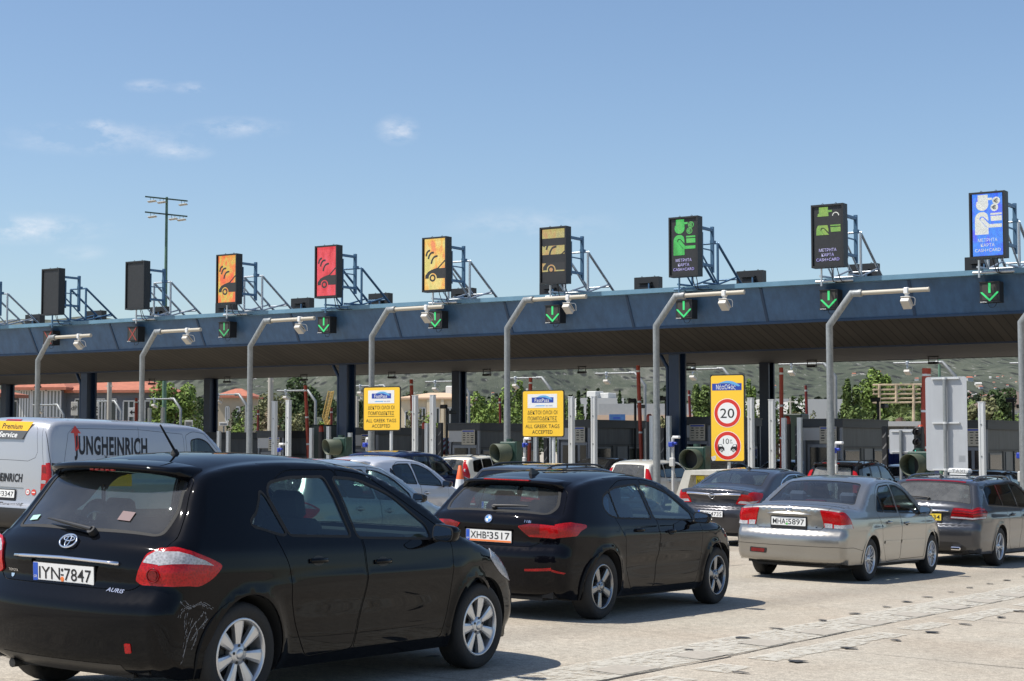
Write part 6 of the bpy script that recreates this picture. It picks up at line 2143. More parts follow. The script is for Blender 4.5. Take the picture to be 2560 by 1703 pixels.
def led_mat(name, cols, strength=1.0, bands=None, pix=.032):
 """LED matrix: coloured cells lit by emission, fading between two or three colours"""
 m = bpy.data.materials.new(name); m.use_nodes = True
 t = m.node_tree; bs = t.nodes['Principled BSDF']
 bs.inputs['Base Color'].default_value = (.02, .02, .02, 1); bs.inputs['Roughness'].default_value = .5
 tc = nd(t, 'ShaderNodeTexCoord'); sx = nd(t, 'ShaderNodeSeparateXYZ'); t.links.new(tc.outputs['Object'], sx.inputs[0])
 fac = None
 for i in (0, 2):
  a = nd(t, 'ShaderNodeMath', operation='MULTIPLY'); a.inputs[1].default_value = 1 / pix; t.links.new(sx.outputs[i], a.inputs[0])
  f = nd(t, 'ShaderNodeMath', operation='FRACT'); t.links.new(a.outputs[0], f.inputs[0])
  g = nd(t, 'ShaderNodeMath', operation='GREATER_THAN'); g.inputs[1].default_value = .22; t.links.new(f.outputs[0], g.inputs[0])
  g2 = nd(t, 'ShaderNodeMath', operation='MAXIMUM'); g2.inputs[1].default_value = .55; t.links.new(g.outputs[0], g2.inputs[0])
  if fac is None: fac = g2.outputs[0]
  else:
   mm = nd(t, 'ShaderNodeMath', operation='MULTIPLY'); t.links.new(fac, mm.inputs[0]); t.links.new(g2.outputs[0], mm.inputs[1]); fac = mm.outputs[0]
 mp_ = nd(t, 'ShaderNodeMapping'); mp_.inputs['Scale'].default_value = (2.0, 1, .9); mp_.inputs['Location'].default_value = (rng.uniform(0, 9), 0, rng.uniform(0, 9))
 t.links.new(tc.outputs['Object'], mp_.inputs['Vector'])
 n = nd(t, 'ShaderNodeTexNoise', i_Scale=1.6, i_Detail=3.0); t.links.new(mp_.outputs[0], n.inputs['Vector'])
 cr = nd(t, 'ShaderNodeValToRGB')
 k = len(cols)
 for i, c in enumerate(cols):
  pos = .36 + .28 * i / max(k - 1, 1)
  if i < 2:
   e = cr.color_ramp.elements[i]; e.position = pos
  else:
   e = cr.color_ramp.elements.new(pos)
  e.color = c + (1,)
 if k == 1: cr.color_ramp.elements[1].color = cols[0] + (1,)
 t.links.new(n.outputs[0], cr.inputs[0])
 t.links.new(cr.outputs[0], bs.inputs['Emission Color'])
 wn = nd(t, 'ShaderNodeTexNoise', i_Scale=60.0, i_Detail=0.0); t.links.new(tc.outputs['Object'], wn.inputs['Vector'])
 mr = nd(t, 'ShaderNodeMapRange'); mr.inputs[1].default_value = .3; mr.inputs[2].default_value = .7; mr.inputs[3].default_value = .75 * strength; mr.inputs[4].default_value = 1.15 * strength
 t.links.new(wn.outputs[0], mr.inputs[0])
 mm = nd(t, 'ShaderNodeMath', operation='MULTIPLY'); t.links.new(fac, mm.inputs[0]); t.links.new(mr.outputs[0], mm.inputs[1])
 t.links.new(mm.outputs[0], bs.inputs['Emission Strength'])
 return m
L_ORG = led_mat('orange led', [(1.0, .16, .05), (1.0, .30, .06), (.75, .62, .10), (1.0, .22, .05)], .95)
L_RED = led_mat('red led', [(.80, .03, .05), (1.0, .08, .10), (1.0, .10, .16)], .85)
L_YEL = led_mat('yellow led', [(1.0, .32, .12), (1.0, .60, .12), (.95, .75, .25), (.8, .7, .2)], .95)
L_YEL2 = led_mat('dim yellow led', [(.75, .38, .16), (.70, .60, .20), (.60, .55, .25)], .75)
L_GRN = led_mat('green led', [(.05, .50, .08), (.08, .75, .14), (.15, .7, .15)], .75)
L_LIME = led_mat('lime led', [(.22, .55, .08), (.35, .62, .12), (.4, .65, .1)], .7)
L_BLU = led_mat('blue led', [(.05, .10, 1.0), (.06, .30, 1.0), (.10, .14, 1.0)], 1.0)
L_WHT = led_mat('white led', [(.75, .80, .80), (.85, .85, .75)], .95)
L_VIO = led_mat('violet white led', [(.42, .36, 1.0), (.70, .70, .95)], 1.0, pix=.02)
M_ARROW = mat('green arrow lamp', (.02, .3, .1), .4, emis=.52, ecol=(.07, .80, .22))
M_ARROWD = mat('dim green arrow lamp', (.05, .25, .10), .4, emis=.22, ecol=(.05, .80, .22))
M_CROSSD = mat('dim red cross lamp', (.22, .04, .03), .4, emis=.12, ecol=(.8, .08, .05))
def clip_bands(poly, bands):
 """keep only the parts of a polygon within the lit horizontal bands"""
 out = []
 for (z0, z1) in bands:
  q = poly
  for (sg, zz) in ((1, z0), (-1, z1)):
   r = []
   for i in range(len(q)):
    a, c = q[i], q[(i + 1) % len(q)]
    ina = sg * (a[1] - zz) >= 0; inc = sg * (c[1] - zz) >= 0
    if ina: r.append(a)
    if ina != inc:
     t_ = (zz - a[1]) / (c[1] - a[1]); r.append((a[0] + (c[0] - a[0]) * t_, zz))
   q = r
   if len(q) < 3: break
  if len(q) >= 3: out.append(q)
 return out
# pictograms in units of the display: x 0..1, z 0..2.04 (display is W x 2.04W)
def pic_attendant():
 cap = [(.20, 1.97), (.52, 1.97), (.52, 1.86), (.66, 1.86), (.66, 1.79), (.53, 1.79), (.53, 1.70), (.20, 1.70)]
 head = circ(.34, 1.66, .20, 14, .20)
 head = [(x, min(z, 1.78)) for x, z in head]
 body = [(.10, .70), (.10, 1.20)] + [(.10 + .21 * (1 - cos(a)), 1.20 + .22 * sin(a)) for a in [pi / 2 * i / 5 for i in range(1, 6)]] + [(.40, 1.42), (.50, 1.35), (.53, 1.22), (.53, 1.12), (.38, 1.27), (.28, 1.28), (.24, 1.20), (.46, .93), (.53, .90), (.53, .70)]
 arm = [(.30, 1.24), (.36, 1.25), (.56, 1.02), (.96, 1.02), (.96, .91), (.50, .91), (.27, 1.17)]
 card1 = [(.60, 1.37), (.96, 1.37), (.96, 1.31), (.60, 1.31)]
 card2 = [(.60, 1.28), (.96, 1.28), (.96, 1.12), (.62, 1.12)]
 return [cap, head, body, arm, card1, card2]
def pic_car():
 car = [(1.0, 1.12), (.94, 1.12), (.62, .84), (.38, .80), (.20, .73), (.06, .58), (.05, .46), (.20, .44), (.24, .52), (.30, .60), (.40, .65), (.52, .60), (.60, .50), (.62, .44), (1.0, .44), (1.0, .80), (.80, .80), (.70, .81)]
 body = [(.05, .46), (.06, .58), (.20, .73), (.38, .80), (.62, .86), (.70, .84), (1.0, .84), (1.0, .44)]
 pillar = [(.62, .84), (.70, .84), (1.0, 1.10), (1.0, 1.16), (.94, 1.12)]
 waves = []
 for (cx, cz, r0, r1, a0, a1) in ((.46, 1.00, .30, .36, 100, 165), (.60, .96, .34, .40, 95, 165), (.74, .92, .32, .38, 95, 175)):
  pass
 def arc(pts, w_):
  return strip(catmull(pts, 5), w_)
 waves = [arc([(.10, 1.33), (.13, 1.45), (.20, 1.53), (.28, 1.55)], .075), arc([(.20, 1.22), (.25, 1.36), (.34, 1.45), (.46, 1.46)], .075), arc([(.34, 1.02), (.38, 1.16), (.48, 1.28), (.64, 1.32)], .075)]
 return body, pillar, waves
def build_signs():
 W_, H_, DP = 1.02, 1.92, .29
 z0 = P(2426.4, 653 + 12, Y=49.07).z
 zt = P(2426.4, 483, Y=49.07).z
 zb = zt - 1.98
 H_ = 1.98; W_ = 1.07
 mg = .07
 iw = W_ - 2 * mg; ih = iw * 2.04
 zc = zb + H_ / 2
 spec = ['blank', 'blank', 'blank', 'orange', 'red', 'yellow', 'bands', 'green', 'lime', 'blue']
 labs = ['dark display at the left picture edge above the blue canopy', 'unlit black display left of the floodlight mast, above a dim red cross lamp', 'unlit black display directly in front of the green floodlight mast pole',
   'display showing a black car and waves on patchy orange light', 'display showing a black car and waves on red light', 'display showing a black car and waves on yellow light',
   'display with only three yellow bands of its picture lit', 'display with a bright green attendant, coins and card symbol', 'display with lime green fragments of an attendant symbol', 'bright blue display with a white attendant and euro coins']
 for k in range(-1, 9):
  kind = spec[k + 1]
  x = SX[0] + s_ * k + W_ / 2
  Y0 = 49.07
  z = zb + (.02 if k % 2 else 0)
  root = empty('display_sign', (x, Y0, z), label=labs[k + 1], cat='display sign', group='lane display signs along the canopy roof')
  b = MB()
  b.box((0, DP / 2 + .012, H_ / 2), (W_, DP, H_))
  for sx_ in (-1, 1):
   b.box((sx_ * (W_ / 2 - .025), -.02, H_ / 2), (.05, .06, H_))
   b.tube([(sx_ * .22 + .03 * cos(a), .15, H_ + .02 + .035 * sin(a)) for a in [pi * i / 6 for i in range(7)]], .008, 5)
  for zz in (.03, H_ - .03): b.box((0, -.0205, zz), (W_ - .10, .055, .058))
  b.box((-W_ / 2 - .02, .10, H_ * .25), (.03, .06, .07)); b.box((-W_ / 2 - .02, .10, H_ * .75), (.03, .06, .07))
  b.build('casing', M_BOX, root)
  y = -.002
  x0, zz0 = -iw / 2, (H_ - ih) / 2 + .02
  fr = ((x0, y, zz0), (iw, 0, 0), (0, 0, iw), (0, -1, 0))
  full = [(0.02, .02), (.98, .02), (.98, 2.02), (.02, 2.02)]
  s = MB()
  b2 = MB()
  b2.prism([(0, 0), (1, 0), (1, 2.04), (0, 2.04)], fr, -.01, .001)
  b2.build('screen', mat('unlit screen', (.022, .023, .024), .5, vary=.2, vscale=8), root)
  if kind == 'blank':
   pass
  elif kind in ('orange', 'red', 'yellow', 'bands'):
   body, pillar, waves = pic_car()
   bands = [(1.64, 1.98), (1.03, 1.36), (.40, .72)] if kind == 'bands' else [(0, 2.04)]
   for q in clip_bands(full, bands): s.prism(q, fr, 0, .004, mi=0)
   if kind == 'bands': bands = [(1.02, 1.37), (.39, .73)]
   for q0 in [body, pillar] + waves:
    for q in clip_bands(q0, bands): s.prism(q, fr, .003, .007, mi=1)
   for q in clip_bands(circ(.41, .47, .19, 20), [(.40, .73)] if kind == 'bands' else [(0, 2)]): s.prism(q, fr, .005, .009, mi=0)
   for q in clip_bands(circ(.41, .47, .145, 20), [(.40, .73)] if kind == 'bands' else [(0, 2)]): s.prism(q, fr, .006, .011, mi=1)
   for q in clip_bands(circ(.41, .47, .075, 16), [(.40, .73)] if kind == 'bands' else [(0, 2)]): s.prism(q, fr, .007, .013, mi=0)
   s.build('lit_picture', [{'orange': L_ORG, 'red': L_RED, 'yellow': L_YEL, 'bands': L_YEL2}[kind], M_BOX2], root)
  else:
   m0 = {'green': L_GRN, 'lime': L_LIME, 'blue': L_WHT}[kind]
   bands = [(1.66, 1.98), (1.03, 1.36)] if kind == 'lime' else [(0, 2.04)]
   if kind == 'blue': s.prism(full, fr, 0, .003, mi=2)
   A = pic_attendant()
   for i, q0 in enumerate(A):
    q0 = [(px, pz) for px, pz in q0]
    for q in clip_bands(q0, bands): s.prism(q, fr, .003, .006 + i * .0005, mi=0)
   for (cx_, cz_) in ((.79, 1.76), (.73, 1.55)):
    if kind == 'lime':
     if cz_ < 1.7: continue
     s.prism(strip([(cx_ + .11 * cos(a), cz_ - .1 + .11 * sin(a)) for a in [pi * i / 8 for i in range(9)]], .03), fr, .003, .006, mi=1)
     continue
    if kind == 'blue':
     s.prism(circ(cx_, cz_, .125, 12), fr, .003, .007, mi=0)
     mi_ = 3
    else:
     s.prism(circ(cx_, cz_, .115, 12), fr, .003, .006, mi=0); s.prism(circ(cx_, cz_, .09, 12), fr, .005, .008, mi=3)
     mi_ = 0
    s.prism(strip([(cx_ + .055 * cos(a) + .01, cz_ + .06 * sin(a)) for a in [radians(50 + 26 * i) for i in range(11)]], .024), fr, .006, .010, mi=mi_)
    for dz in (-.018, .018): s.prism(rect(cx_ - .085, cz_ + dz - .010, cx_ + .04, cz_ + dz + .010), fr, .006, .011, mi=mi_)
   s.build('lit_picture', [m0, L_WHT, L_BLU, M_BOX2], root)
   tx = MB()
   for (w_, hh, zz, ww) in (('ΜΕΤΡΗΤΑ', .105, .52, .62), ('ΚΑΡΤΑ', .105, .36, .44), ('CASH+CARD', .105, .20, .82)):
    o_ = Vector((0, y - .014, zz0 + zz * iw))
    tx.text(w_, (o_, (1, 0, 0), (0, 0, 1), (0, -1, 0)), hh * iw, width=ww * iw, bold=.0)
   tx.build('lettering', L_WHT if kind == 'blue' else L_VIO, root)
  # blue bracket and lattice stay behind the display
  fx = W_ / 2 - .06
  b = MB()
  for zz in (.42, H_ - .36):
   b.box((fx, DP + .44, zz), (.09, .86, .09))
  b.box((fx, DP + .85, H_ / 2 - .02), (.10, .10, H_ - .45))
  b.box((fx, DP + .10, H_ / 2 - .1), (.06, .05, H_ - .8))
  b.box((fx, DP + .45, H_ / 2 - .05), (.035, .82, .04))
  b.box((fx, DP + .90, H_ * .62), (.12, .22, .10))
  b.box((-fx, DP + .10, H_ / 2 - .1), (.06, .05, H_ - .8))
  b.box((0, DP + .06, .30), (.30, .10, .10))
  b.build('bracket', M_STEELB, root)
  b = MB()
  zr = 6.62 - z
  for fx_ in (fx, -fx):
   top = Vector((fx_, DP + 1.25, H_ * .62)); mid = Vector((fx_, DP + 1.25, zr + .25)); ft = Vector((fx_, DP + 1.25, zr - .1)); bk = Vector((fx_, DP + 3.75, zr - .05))
   b.cyl(top, ft, .045, 8); b.cyl(top, bk, .045, 8)
   qd = top.lerp(bk, .60)
   b.cyl(mid, qd, .032, 8); b.cyl(mid, (fx_, DP + 2.4, zr - .05), .032, 8)
   b.cyl((fx_, DP + .2, zr + .22), mid, .035, 8)
   b.cyl((fx_, DP + 1.2, zr + .3), (fx_, DP + .15, H_ * .35), .03, 8)
  b.cyl((fx, DP + 1.25, H_ * .62), (-fx, DP + 1.25, H_ * .62), .035, 8)
  b.cyl((fx, DP + 1.25, zr + .25), (-fx, DP + 1.25, zr + .25), .035, 8)
  b.cyl((fx, DP + 2.75, zr + .55), (-fx, DP + 2.75, zr + .55), .03, 8)
  b.cyl((-fx - .15, DP + .22, zr + .05), (fx + .15, DP + .22, zr + .05), .045, 8)
  b.cyl((-fx + .05, DP + .2, zr - .1), (-fx + .05, DP + .2, .02), .035, 8)
  b.build('stay_frame', M_GALV if k % 3 else M_STEELB, root)
  b = MB()
  r = random.Random(k + 50)
  for j in range(2):
   xx = r.uniform(0, .35)
   b.tube(catmull([(xx, .2, .02), (xx + .03, .22, -.12), (xx + .08 * j, .4, zr + .02), (xx + .3, .8, zr + .02)], 5), .014, 5)
  b.build('power_cable', M_RUB, root)
build_signs()
def build_arrows():
 us = [(120, 845), (331.6, 835.4), (560.7, 824), (809.7, 812), (1088, 799), (1381.5, 785), (1709.7, 773), (2072, 748.7), (2474, 730)]
 where = ['leftmost lamp box with a dim red cross, half behind a camera arm', 'lamp box with a dim red cross below the unlit display', 'dim green down arrow lamp box below the orange display', 'green down arrow lamp box below the red display',
    'green down arrow lamp box below the yellow display, partly behind a camera', 'green down arrow lamp box below the banded display', 'green down arrow lamp box below the green attendant display, under a camera arm',
    'green down arrow lamp box below the lime attendant display', 'large looking green down arrow lamp box below the blue display']
 for i, (u, v) in enumerate(us):
  p = P(u, v, Y=49.93)
  root = empty('lane_signal', (p.x, 49.93, p.z), label=where[i], cat='lane signal', group='lane signals on the canopy fascia')
  S = .60
  b = MB()
  b.box((0, .20, 0), (S, .40, S + .03)); b.box((0, -.015, S / 2), (S + .02, .05, .03)); b.box((0, -.0148, -S / 2), (S + .02, .05, .03))
  b.build('casing', M_BOX, root)
  b = MB()
  b.box((0, -.006, .0), (S * .74, .01, S * .82))
  b.build('lamp_panel', mat('lamp panel', (.045, .042, .036), .6), root)
  b = MB()
  fr = ((0, -.012, 0), (1, 0, 0), (0, 0, 1), (0, -1, 0))
  if i < 2:
   b.prism(strip([(-.22, .27), (.22, -.27)], .04), fr, 0, .006); b.prism(strip([(.22, .27), (-.22, -.27)], .04), fr, 0, .008)
   m = M_CROSSD
  else:
   b.prism(rect(-.035, -.03, .035, .27), fr, 0, .006)
   for sg in (-1, 1): b.prism(strip([(sg * .24, .0), (sg * .245, -.01), (0, -.25), (sg * -.012, -.262)], .055), fr, 0, .006 + .001 * sg)
   m = M_ARROWD if i == 2 else M_ARROW
  b.build('arrow' if i > 1 else 'cross', m, root)
  b = MB()
  b.text('SAMOA', ((-S * .30, -.042, -S / 2 + .0), (1, 0, 0), (0, 0, 1), (0, -1, 0)), .035, width=.20, bold=.02)
  b.build('lettering', M_WHITE, root)
  b = MB()
  b.tube(catmull([(-.12, .2, -S / 2), (-.05, .18, -S / 2 - .14), (.08, .18, -S / 2 - .14), (.14, .25, -S / 2)], 5), .008, 5)
  b.build('power_cable', M_RUB, root)
build_arrows()
def build_rear_boxes():
 us = [82, 231, 411, 600, 750, 945, 1153, 1376, 1615, 1873, 2156, 2450]
 for i, u in enumerate([82, 235, 395, 560, 750, 945, 1153, 1376, 1615, 1873, 2156, 2450]):
  p = P(u, 700, Y=61.6)
  root = empty('rear_display', (p.x, 61.6, 7.26), label=('back of a small black display on the canopy roof, ' + ORD[i] + ' of its row'), cat='display', group='rear-facing displays on the canopy roof')
  b = MB()
  b.box((0, .2, .74), (1.15, .36, 1.02)); b.box((-.02, -.02, .58), (.52, .10, .60)); b.box((-.02, -.06, 1.0), (.62, .16, .05))
  b.tube([(-.3 + .03 * cos(a), .2, 1.26 + .04 * sin(a)) for a in [pi * i_ / 6 for i_ in range(7)]], .01, 5)
  b.tube([(.3 + .03 * cos(a), .2, 1.26 + .04 * sin(a)) for a in [pi * i_ / 6 for i_ in range(7)]], .01, 5)
  b.build('casing', M_BOX, root)
  b = MB()
  b.cyl((.22, -.16, -.75), (.22, -.16, .95), .035, 8); b.cyl((-.4, .2, -.75), (-.4, .2, .3), .05, 8); b.box((.0, -.2, .42), (1.5, .06, .07)); b.box((-.85, -.2, .2), (.07, .06, .75)); b.box((.0, -.1, .05), (1.1, .4, .06))
  b.build('mounting_frame', M_STEELB, root)
  if i == 8:
   pass
build_rear_boxes()
# ------------------------------------------------------------------ camera poles
def jpole(name, x, y, zb, zt, sgn, r, label, group, arm=2.05, dx=.62, dz=.80, cam_at=.72, matp=None, cp=True):
 root = empty(name, (x, y, zb), label=label, cat='camera pole', group=group)
 h = zt - zb
 b = MB()
 b.cyl((0, 0, 0), (0, 0, 3.0), r * 1.12, 14); b.tube([(0, 0, 2.9), (0, 0, h - dz), (sgn * dx, 0, h), (sgn * (dx + .22), 0, h)], r, 14)
 b.cyl((sgn * (dx + .20), 0, h), (sgn * (dx + .28), 0, h), r * 1.12, 14)
 b.build('pole', M_PIPE, root)
 b = MB()
 b.cyl((sgn * (dx + .26), 0, h + .0), (sgn * (dx + arm), 0, h + .01), r * .66, 12)
 b.cyl((sgn * (dx + arm - .001), 0, h + .01), (sgn * (dx + arm + .02), 0, h + .01), r * .72, 12)
 b.build('arm', M_PIPEL if sgn > 0 else M_PIPE, root)
 cx_ = sgn * (dx + arm * cam_at)
 b = MB()
 b.bbox((cx_, 0, h), (.12, .17, .17), .02)
 b.box((cx_, 0, h - .12), (.07, .08, .12)); b.cyl((cx_, -.02, h - .16), (cx_, -.02, h - .24), .035, 8)
 b.tube(catmull([(cx_ + .05, .05, h - .15), (cx_ + .17, .10, h - .18), (cx_ + .14, .20, h - .36)], 5), .010, 5)
 c1 = b.build('camera_bracket', M_WHITE if sgn > 0 else M_GALV, root)
 b = MB()
 R = Matrix.Rotation(radians(-24 if sgn > 0 else 22), 3, 'X') @ Matrix.Rotation(0, 3, 'Z')
 if sgn > 0:
  b.bbox((cx_, -.03, h - .33), (.23, .32, .12), .015, R=Matrix.Rotation(radians(-38), 3, 'X'))
  b.bbox((cx_, .03, h - .262), (.25, .36, .02), .005, R=Matrix.Rotation(radians(-38), 3, 'X'))
 else:
  b.bbox((cx_, .02, h - .40), (.26, .34, .12), .015, R=Matrix.Rotation(radians(-24), 3, 'X'))
 b.build('camera', mat('camera white', (.50, .475, .43), .4), root)
 return root
def build_poles():
 pts = [(94, 846), (355, 832), (625, 805), (929, 777), (1268, 753), (1641, 743), (2075, 737), (2556, 737)]
 near = ['by the dim red cross lamp box', 'left of the orange display', 'between the orange and red displays', 'behind the left yellow tag sign', 'behind the right yellow tag sign', 'left of the blue column', 'right of the speed limit sign', 'at the right picture edge']
 xs = [P(u, 950, Y=41.2).x for u, v in pts]
 for i, (u, v) in enumerate(pts):
  x = xs[i]
  zt = P(u, v, Y=41.2).z
  if i == 7: zt = P(2075, 737, Y=41.2).z - .12
  jpole('camera_pole', x, 41.2, ground_z(x, 41.2), zt, 1, .09, 'tall grey bent pole with cream camera arm, ' + near[i], 'front row of camera poles')
 pts = [(159, 1012), (303, 1003), (452, 997), (616, 986), (789, 976), (980, 964), (1172, 953), (1378, 944), (1612, 932), (1834, 921), (2088, 908), (2387, 905), (2690, 905)]
 near = ['far left, low behind the van', 'second, over the silver van roof', 'third, in front of the green trees', 'fourth, left of a yellow crane arm', 'fifth, right of a red barrier arm', 'sixth, behind the left yellow tag sign', 'seventh, behind a dark blue column', 'eighth, behind the right yellow tag sign',
   'ninth, crossing a raised red barrier arm', 'tenth, behind the speed limit sign', 'eleventh, left of the rusty frame', 'twelfth, above the grey sign back', 'last, cut by the right edge']
 for i, (u, v) in enumerate(pts):
  p = P(u, v, Y=70.5)
  jpole('exit_camera_pole', p.x, 70.5, ground_z(p.x, 70), p.z, -1, .075, 'rear camera pole arching to the left, ' + near[i], 'rear row of camera poles', arm=2.15, dx=.55, dz=.60, cam_at=.72)
build_poles()
def hung_sensors():
 for i, u in enumerate([95, 232, 379.7, 567.5, 759.5, 979.4, 1217, 1455, 1728, 2030, 2334]):
  p = P(u, 950, Y=60.5)
  root = empty('hanging_sensor', (p.x, 60.5, 4.79), label='small black sensor hanging under the canopy, ' + (ORD[i] if i < 10 else 'last on the right'), cat='sensor', group='sensors hanging below the soffit')
  b = MB()
  for sx_ in (-.18, .18): b.box((sx_, 0, -.10), (.025, .025, .22))
  b.box((0, 0, -.02), (.42, .05, .04))
  b.build('hanger', M_BOX2, root)
  b = MB(); b.bbox((0, 0, -.25), (.36, .22, .09), .02); b.build('housing', M_BOX, root)
hung_sensors()
# ------------------------------------------------------------------ booths, signs and lane furniture
M_BOOTH = mat('booth panel grey', (.085, .092, .10), .45, vary=.08, vscale=2.0)
streaks(M_BOOTH, .3, 2.5, .3)
M_BOOTHD = mat('booth fascia dark', (.03, .033, .037), .5)
M_BOOTHF = mat('booth frame grey', (.17, .18, .20), .4, .3)
M_BWHITE = mat('booth white panel', (.42, .42, .42), .5)
M_YSIGN = mat('yellow sign sheet', (.90, .55, .035), .45)
M_SBLUE = mat('logo blue', (.02, .055, .34), .4)
M_SCYAN = mat('logo light blue', (.12, .38, .68), .4)
M_SRED = mat('sign red', (.62, .03, .02), .4)
M_SBACK = streaks(mat('sign back aluminium', (.46, .475, .49), .5, .25), .08, 2.0, .4)
M_DGREEN = mat('signal green', (.022, .058, .042), .5, vary=.25, vscale=8)
M_REDP = mat('barrier red', (.42, .055, .025), .5)
M_REDDK = mat('barrier dark red', (.16, .02, .018), .5)
M_CONC = mat('barrier concrete', (.52, .50, .44), .85, vary=.12, vscale=3)
def build_booths():
 x5 = P(2012, 1100, Y=54.5).x
 lab = {0: 'beside the rusty billboard frame', 1: 'behind the speed limit sign', 2: 'right of the right yellow tag sign', 3: 'between the two yellow tag signs', 4: 'behind the left yellow tag sign', 5: 'left of the left yellow tag sign',
   6: 'behind the delivery van bonnet', -1: 'at the right behind the grey sign back', 7: 'far left behind the van', -2: 'beyond the right edge'}
 proto = None
 for k in range(-2, 8):
  x = x5 - 5.0 * k
  zb = ground_z(x, 54.5) + .15
  zt = {0: 1052, 1: 1047, 2: 1054, 3: 1062, 4: 1073, 5: 1081, -1: 1056}.get(k)
  uu = {0: 2012, 1: 1705, 2: 1410, 3: 1116, 4: 876, 5: 650, -1: 2330}.get(k)
  h = 2.95
  if zt:
   h = P(uu, zt, Y=54.5).z - zb
  root = empty('toll_booth', (x, 54.5, zb), label='dark grey toll booth with a price board, ' + lab[k], cat='toll booth', group='toll booths on the lane islands')
  W_, L_ = 1.35, 4.2
  b = MB()
  b.box((W_ / 2, L_ / 2, h * .5), (W_ - .06, L_ - .06, h - .01))
  for j in range(4):           # corner posts
   b.box((W_ * (j % 2), L_ * (j // 2), h / 2 - .002), (.09, .09, h), mi=1)
  b.box((W_ - .022, L_ * .62, h * .33), (.02, .9, h * .62), mi=1)
  b.box((W_ + .004, L_ / 2, h * .665), (.03, L_ - .1, .03), mi=2)
  b.box((W_ + .004, L_ * .42, h * .33), (.03, .03, h * .64), mi=2)
  b.box((W_ + .004, L_ * .72, h * .33), (.03, .03, h * .64), mi=2)
  b.build('wall', [M_BOOTH, M_BOOTHF, M_BOOTHD], root)
  b = MB()
  b.box((W_ / 2, L_ / 2, h - .11), (W_ + .16, L_ + .16, .26)); b.box((W_ / 2, L_ / 2, h + .04), (W_ + .22, L_ + .22, .05))
  b.build('roof', M_BOOTHD, root)
  b = MB()
  b.box((W_ * .42, -.035, h - .46), (W_ * .92, .03, .44), mi=0)
  b.build('white_panel', M_BWHITE, root)
  b = MB()
  b.box((W_ * .66, -.07, h - .50), (.62, .03, .58)); pb = b.build('price_board', mat('price board', (.42, .38, .30), .5), root)
  t = MB(); r = random.Random(k)
  t.box((W_ * .66, -.088, h - .26), (.54, .004, .05), mi=1)
  for j in range(5):
   zz = h - .34 - j * .088
   for c in range(3):
    t.box((W_ * .66 - .19 + c * .19, -.088, zz), (r.uniform(.07, .15), .004, r.uniform(.02, .045)), mi=0)
  t.build('price_lines', [M_INK, M_SBLUE], pb)
  b = MB()
  b.box((W_ * .52, -.036, h * .34), (W_ * .86, .03, h * .72), mi=0)
  f = b.build('door_frame', M_BOOTHF, root)
  b = MB(); b.box((W_ * .40, -.056, h * .34), (W_ * .48, .015, h * .64)); b.build('door_glass', mat('booth glass', (.012, .014, .016), .12, spec=.6), f)
  b = MB(); b.box((W_ * .82, -.056, h * .34), (W_ * .20, .015, h * .64)); b.build('door_glass', mat('booth glass', (.012, .014, .016), .12, spec=.6), f)
  gl = mat('booth side glass', (.05, .055, .05), .08, spec=.7, vary=.8, vscale=2.2)
  for (y0, y1) in ((.30, 1.55), (3.05, 3.95)):
   b = MB(); b.box((W_ + .005, (y0 + y1) / 2, h * .40), (.03, y1 - y0 + .08, h * .46)); f = b.build('window', M_BOOTHF, root)
   b = MB(); b.box((W_ + .018, (y0 + y1) / 2, h * .40), (.015, y1 - y0, h * .42)); b.build('pane', gl, f)
  b = MB(); b.box((W_ / 2, L_ / 2 - 1.0, -.15), (1.9, L_ + 7.0, .30)); b.build('island_kerb', M_CONC, root)
build_booths()
def slab(root, w_, h_, r, mface, name='sign_face', frame=True, th=.03, mback=None):
 b = MB()
 fr = ((0, 0, 0), (1, 0, 0), (0, 0, 1), (0, -1, 0))
 b.prism(rect(-w_ / 2, -h_ / 2, w_ / 2, h_ / 2, r), fr, -th, 0, mi=0)
 if frame:
  b.prism(rect(-w_ / 2 + .028, -h_ / 2 + .028, w_ / 2 - .028, h_ / 2 - .028, r * .8), fr, .0, .003, mi=1)
  return b.build(name, [M_INK, mface], root)
 return b.build(name, mface, root)
def logo(b, cx, cz, w_, txt, fr, mi=(0, 1, 2)):
 o, ux, uy, n = [Vector(q) for q in fr]
 b.prism(rect(cx - w_ / 2, cz - w_ * .115, cx + w_ / 2, cz + w_ * .10), fr, 0, .002, mi=mi[0])
 top = catmull([(cx - w_ * .30, cz + w_ * .10), (cx - w_ * .05, cz + w_ * .175), (cx + w_ * .15, cz + w_ * .17), (cx + w_ * .30, cz + w_ * .12), (cx + w_ * .46, cz + w_ * .02)], 6)
 bot = catmull([(cx + w_ * .40, cz - w_ * .0), (cx + w_ * .22, cz + w_ * .06), (cx + w_ * .05, cz + w_ * .105), (cx - w_ * .30, cz + w_ * .10)], 6)
 b.prism([tuple(p) for p in top] + [tuple(p) for p in bot[:-1]], fr, .001, .003, mi=mi[1])
 b.text(txt, (o + ux * (cx - w_ * .03) + uy * (cz - w_ * .01), ux, uy, n), w_ * .15, width=w_ * .66, mi=mi[2], lift=.005, bold=.0)
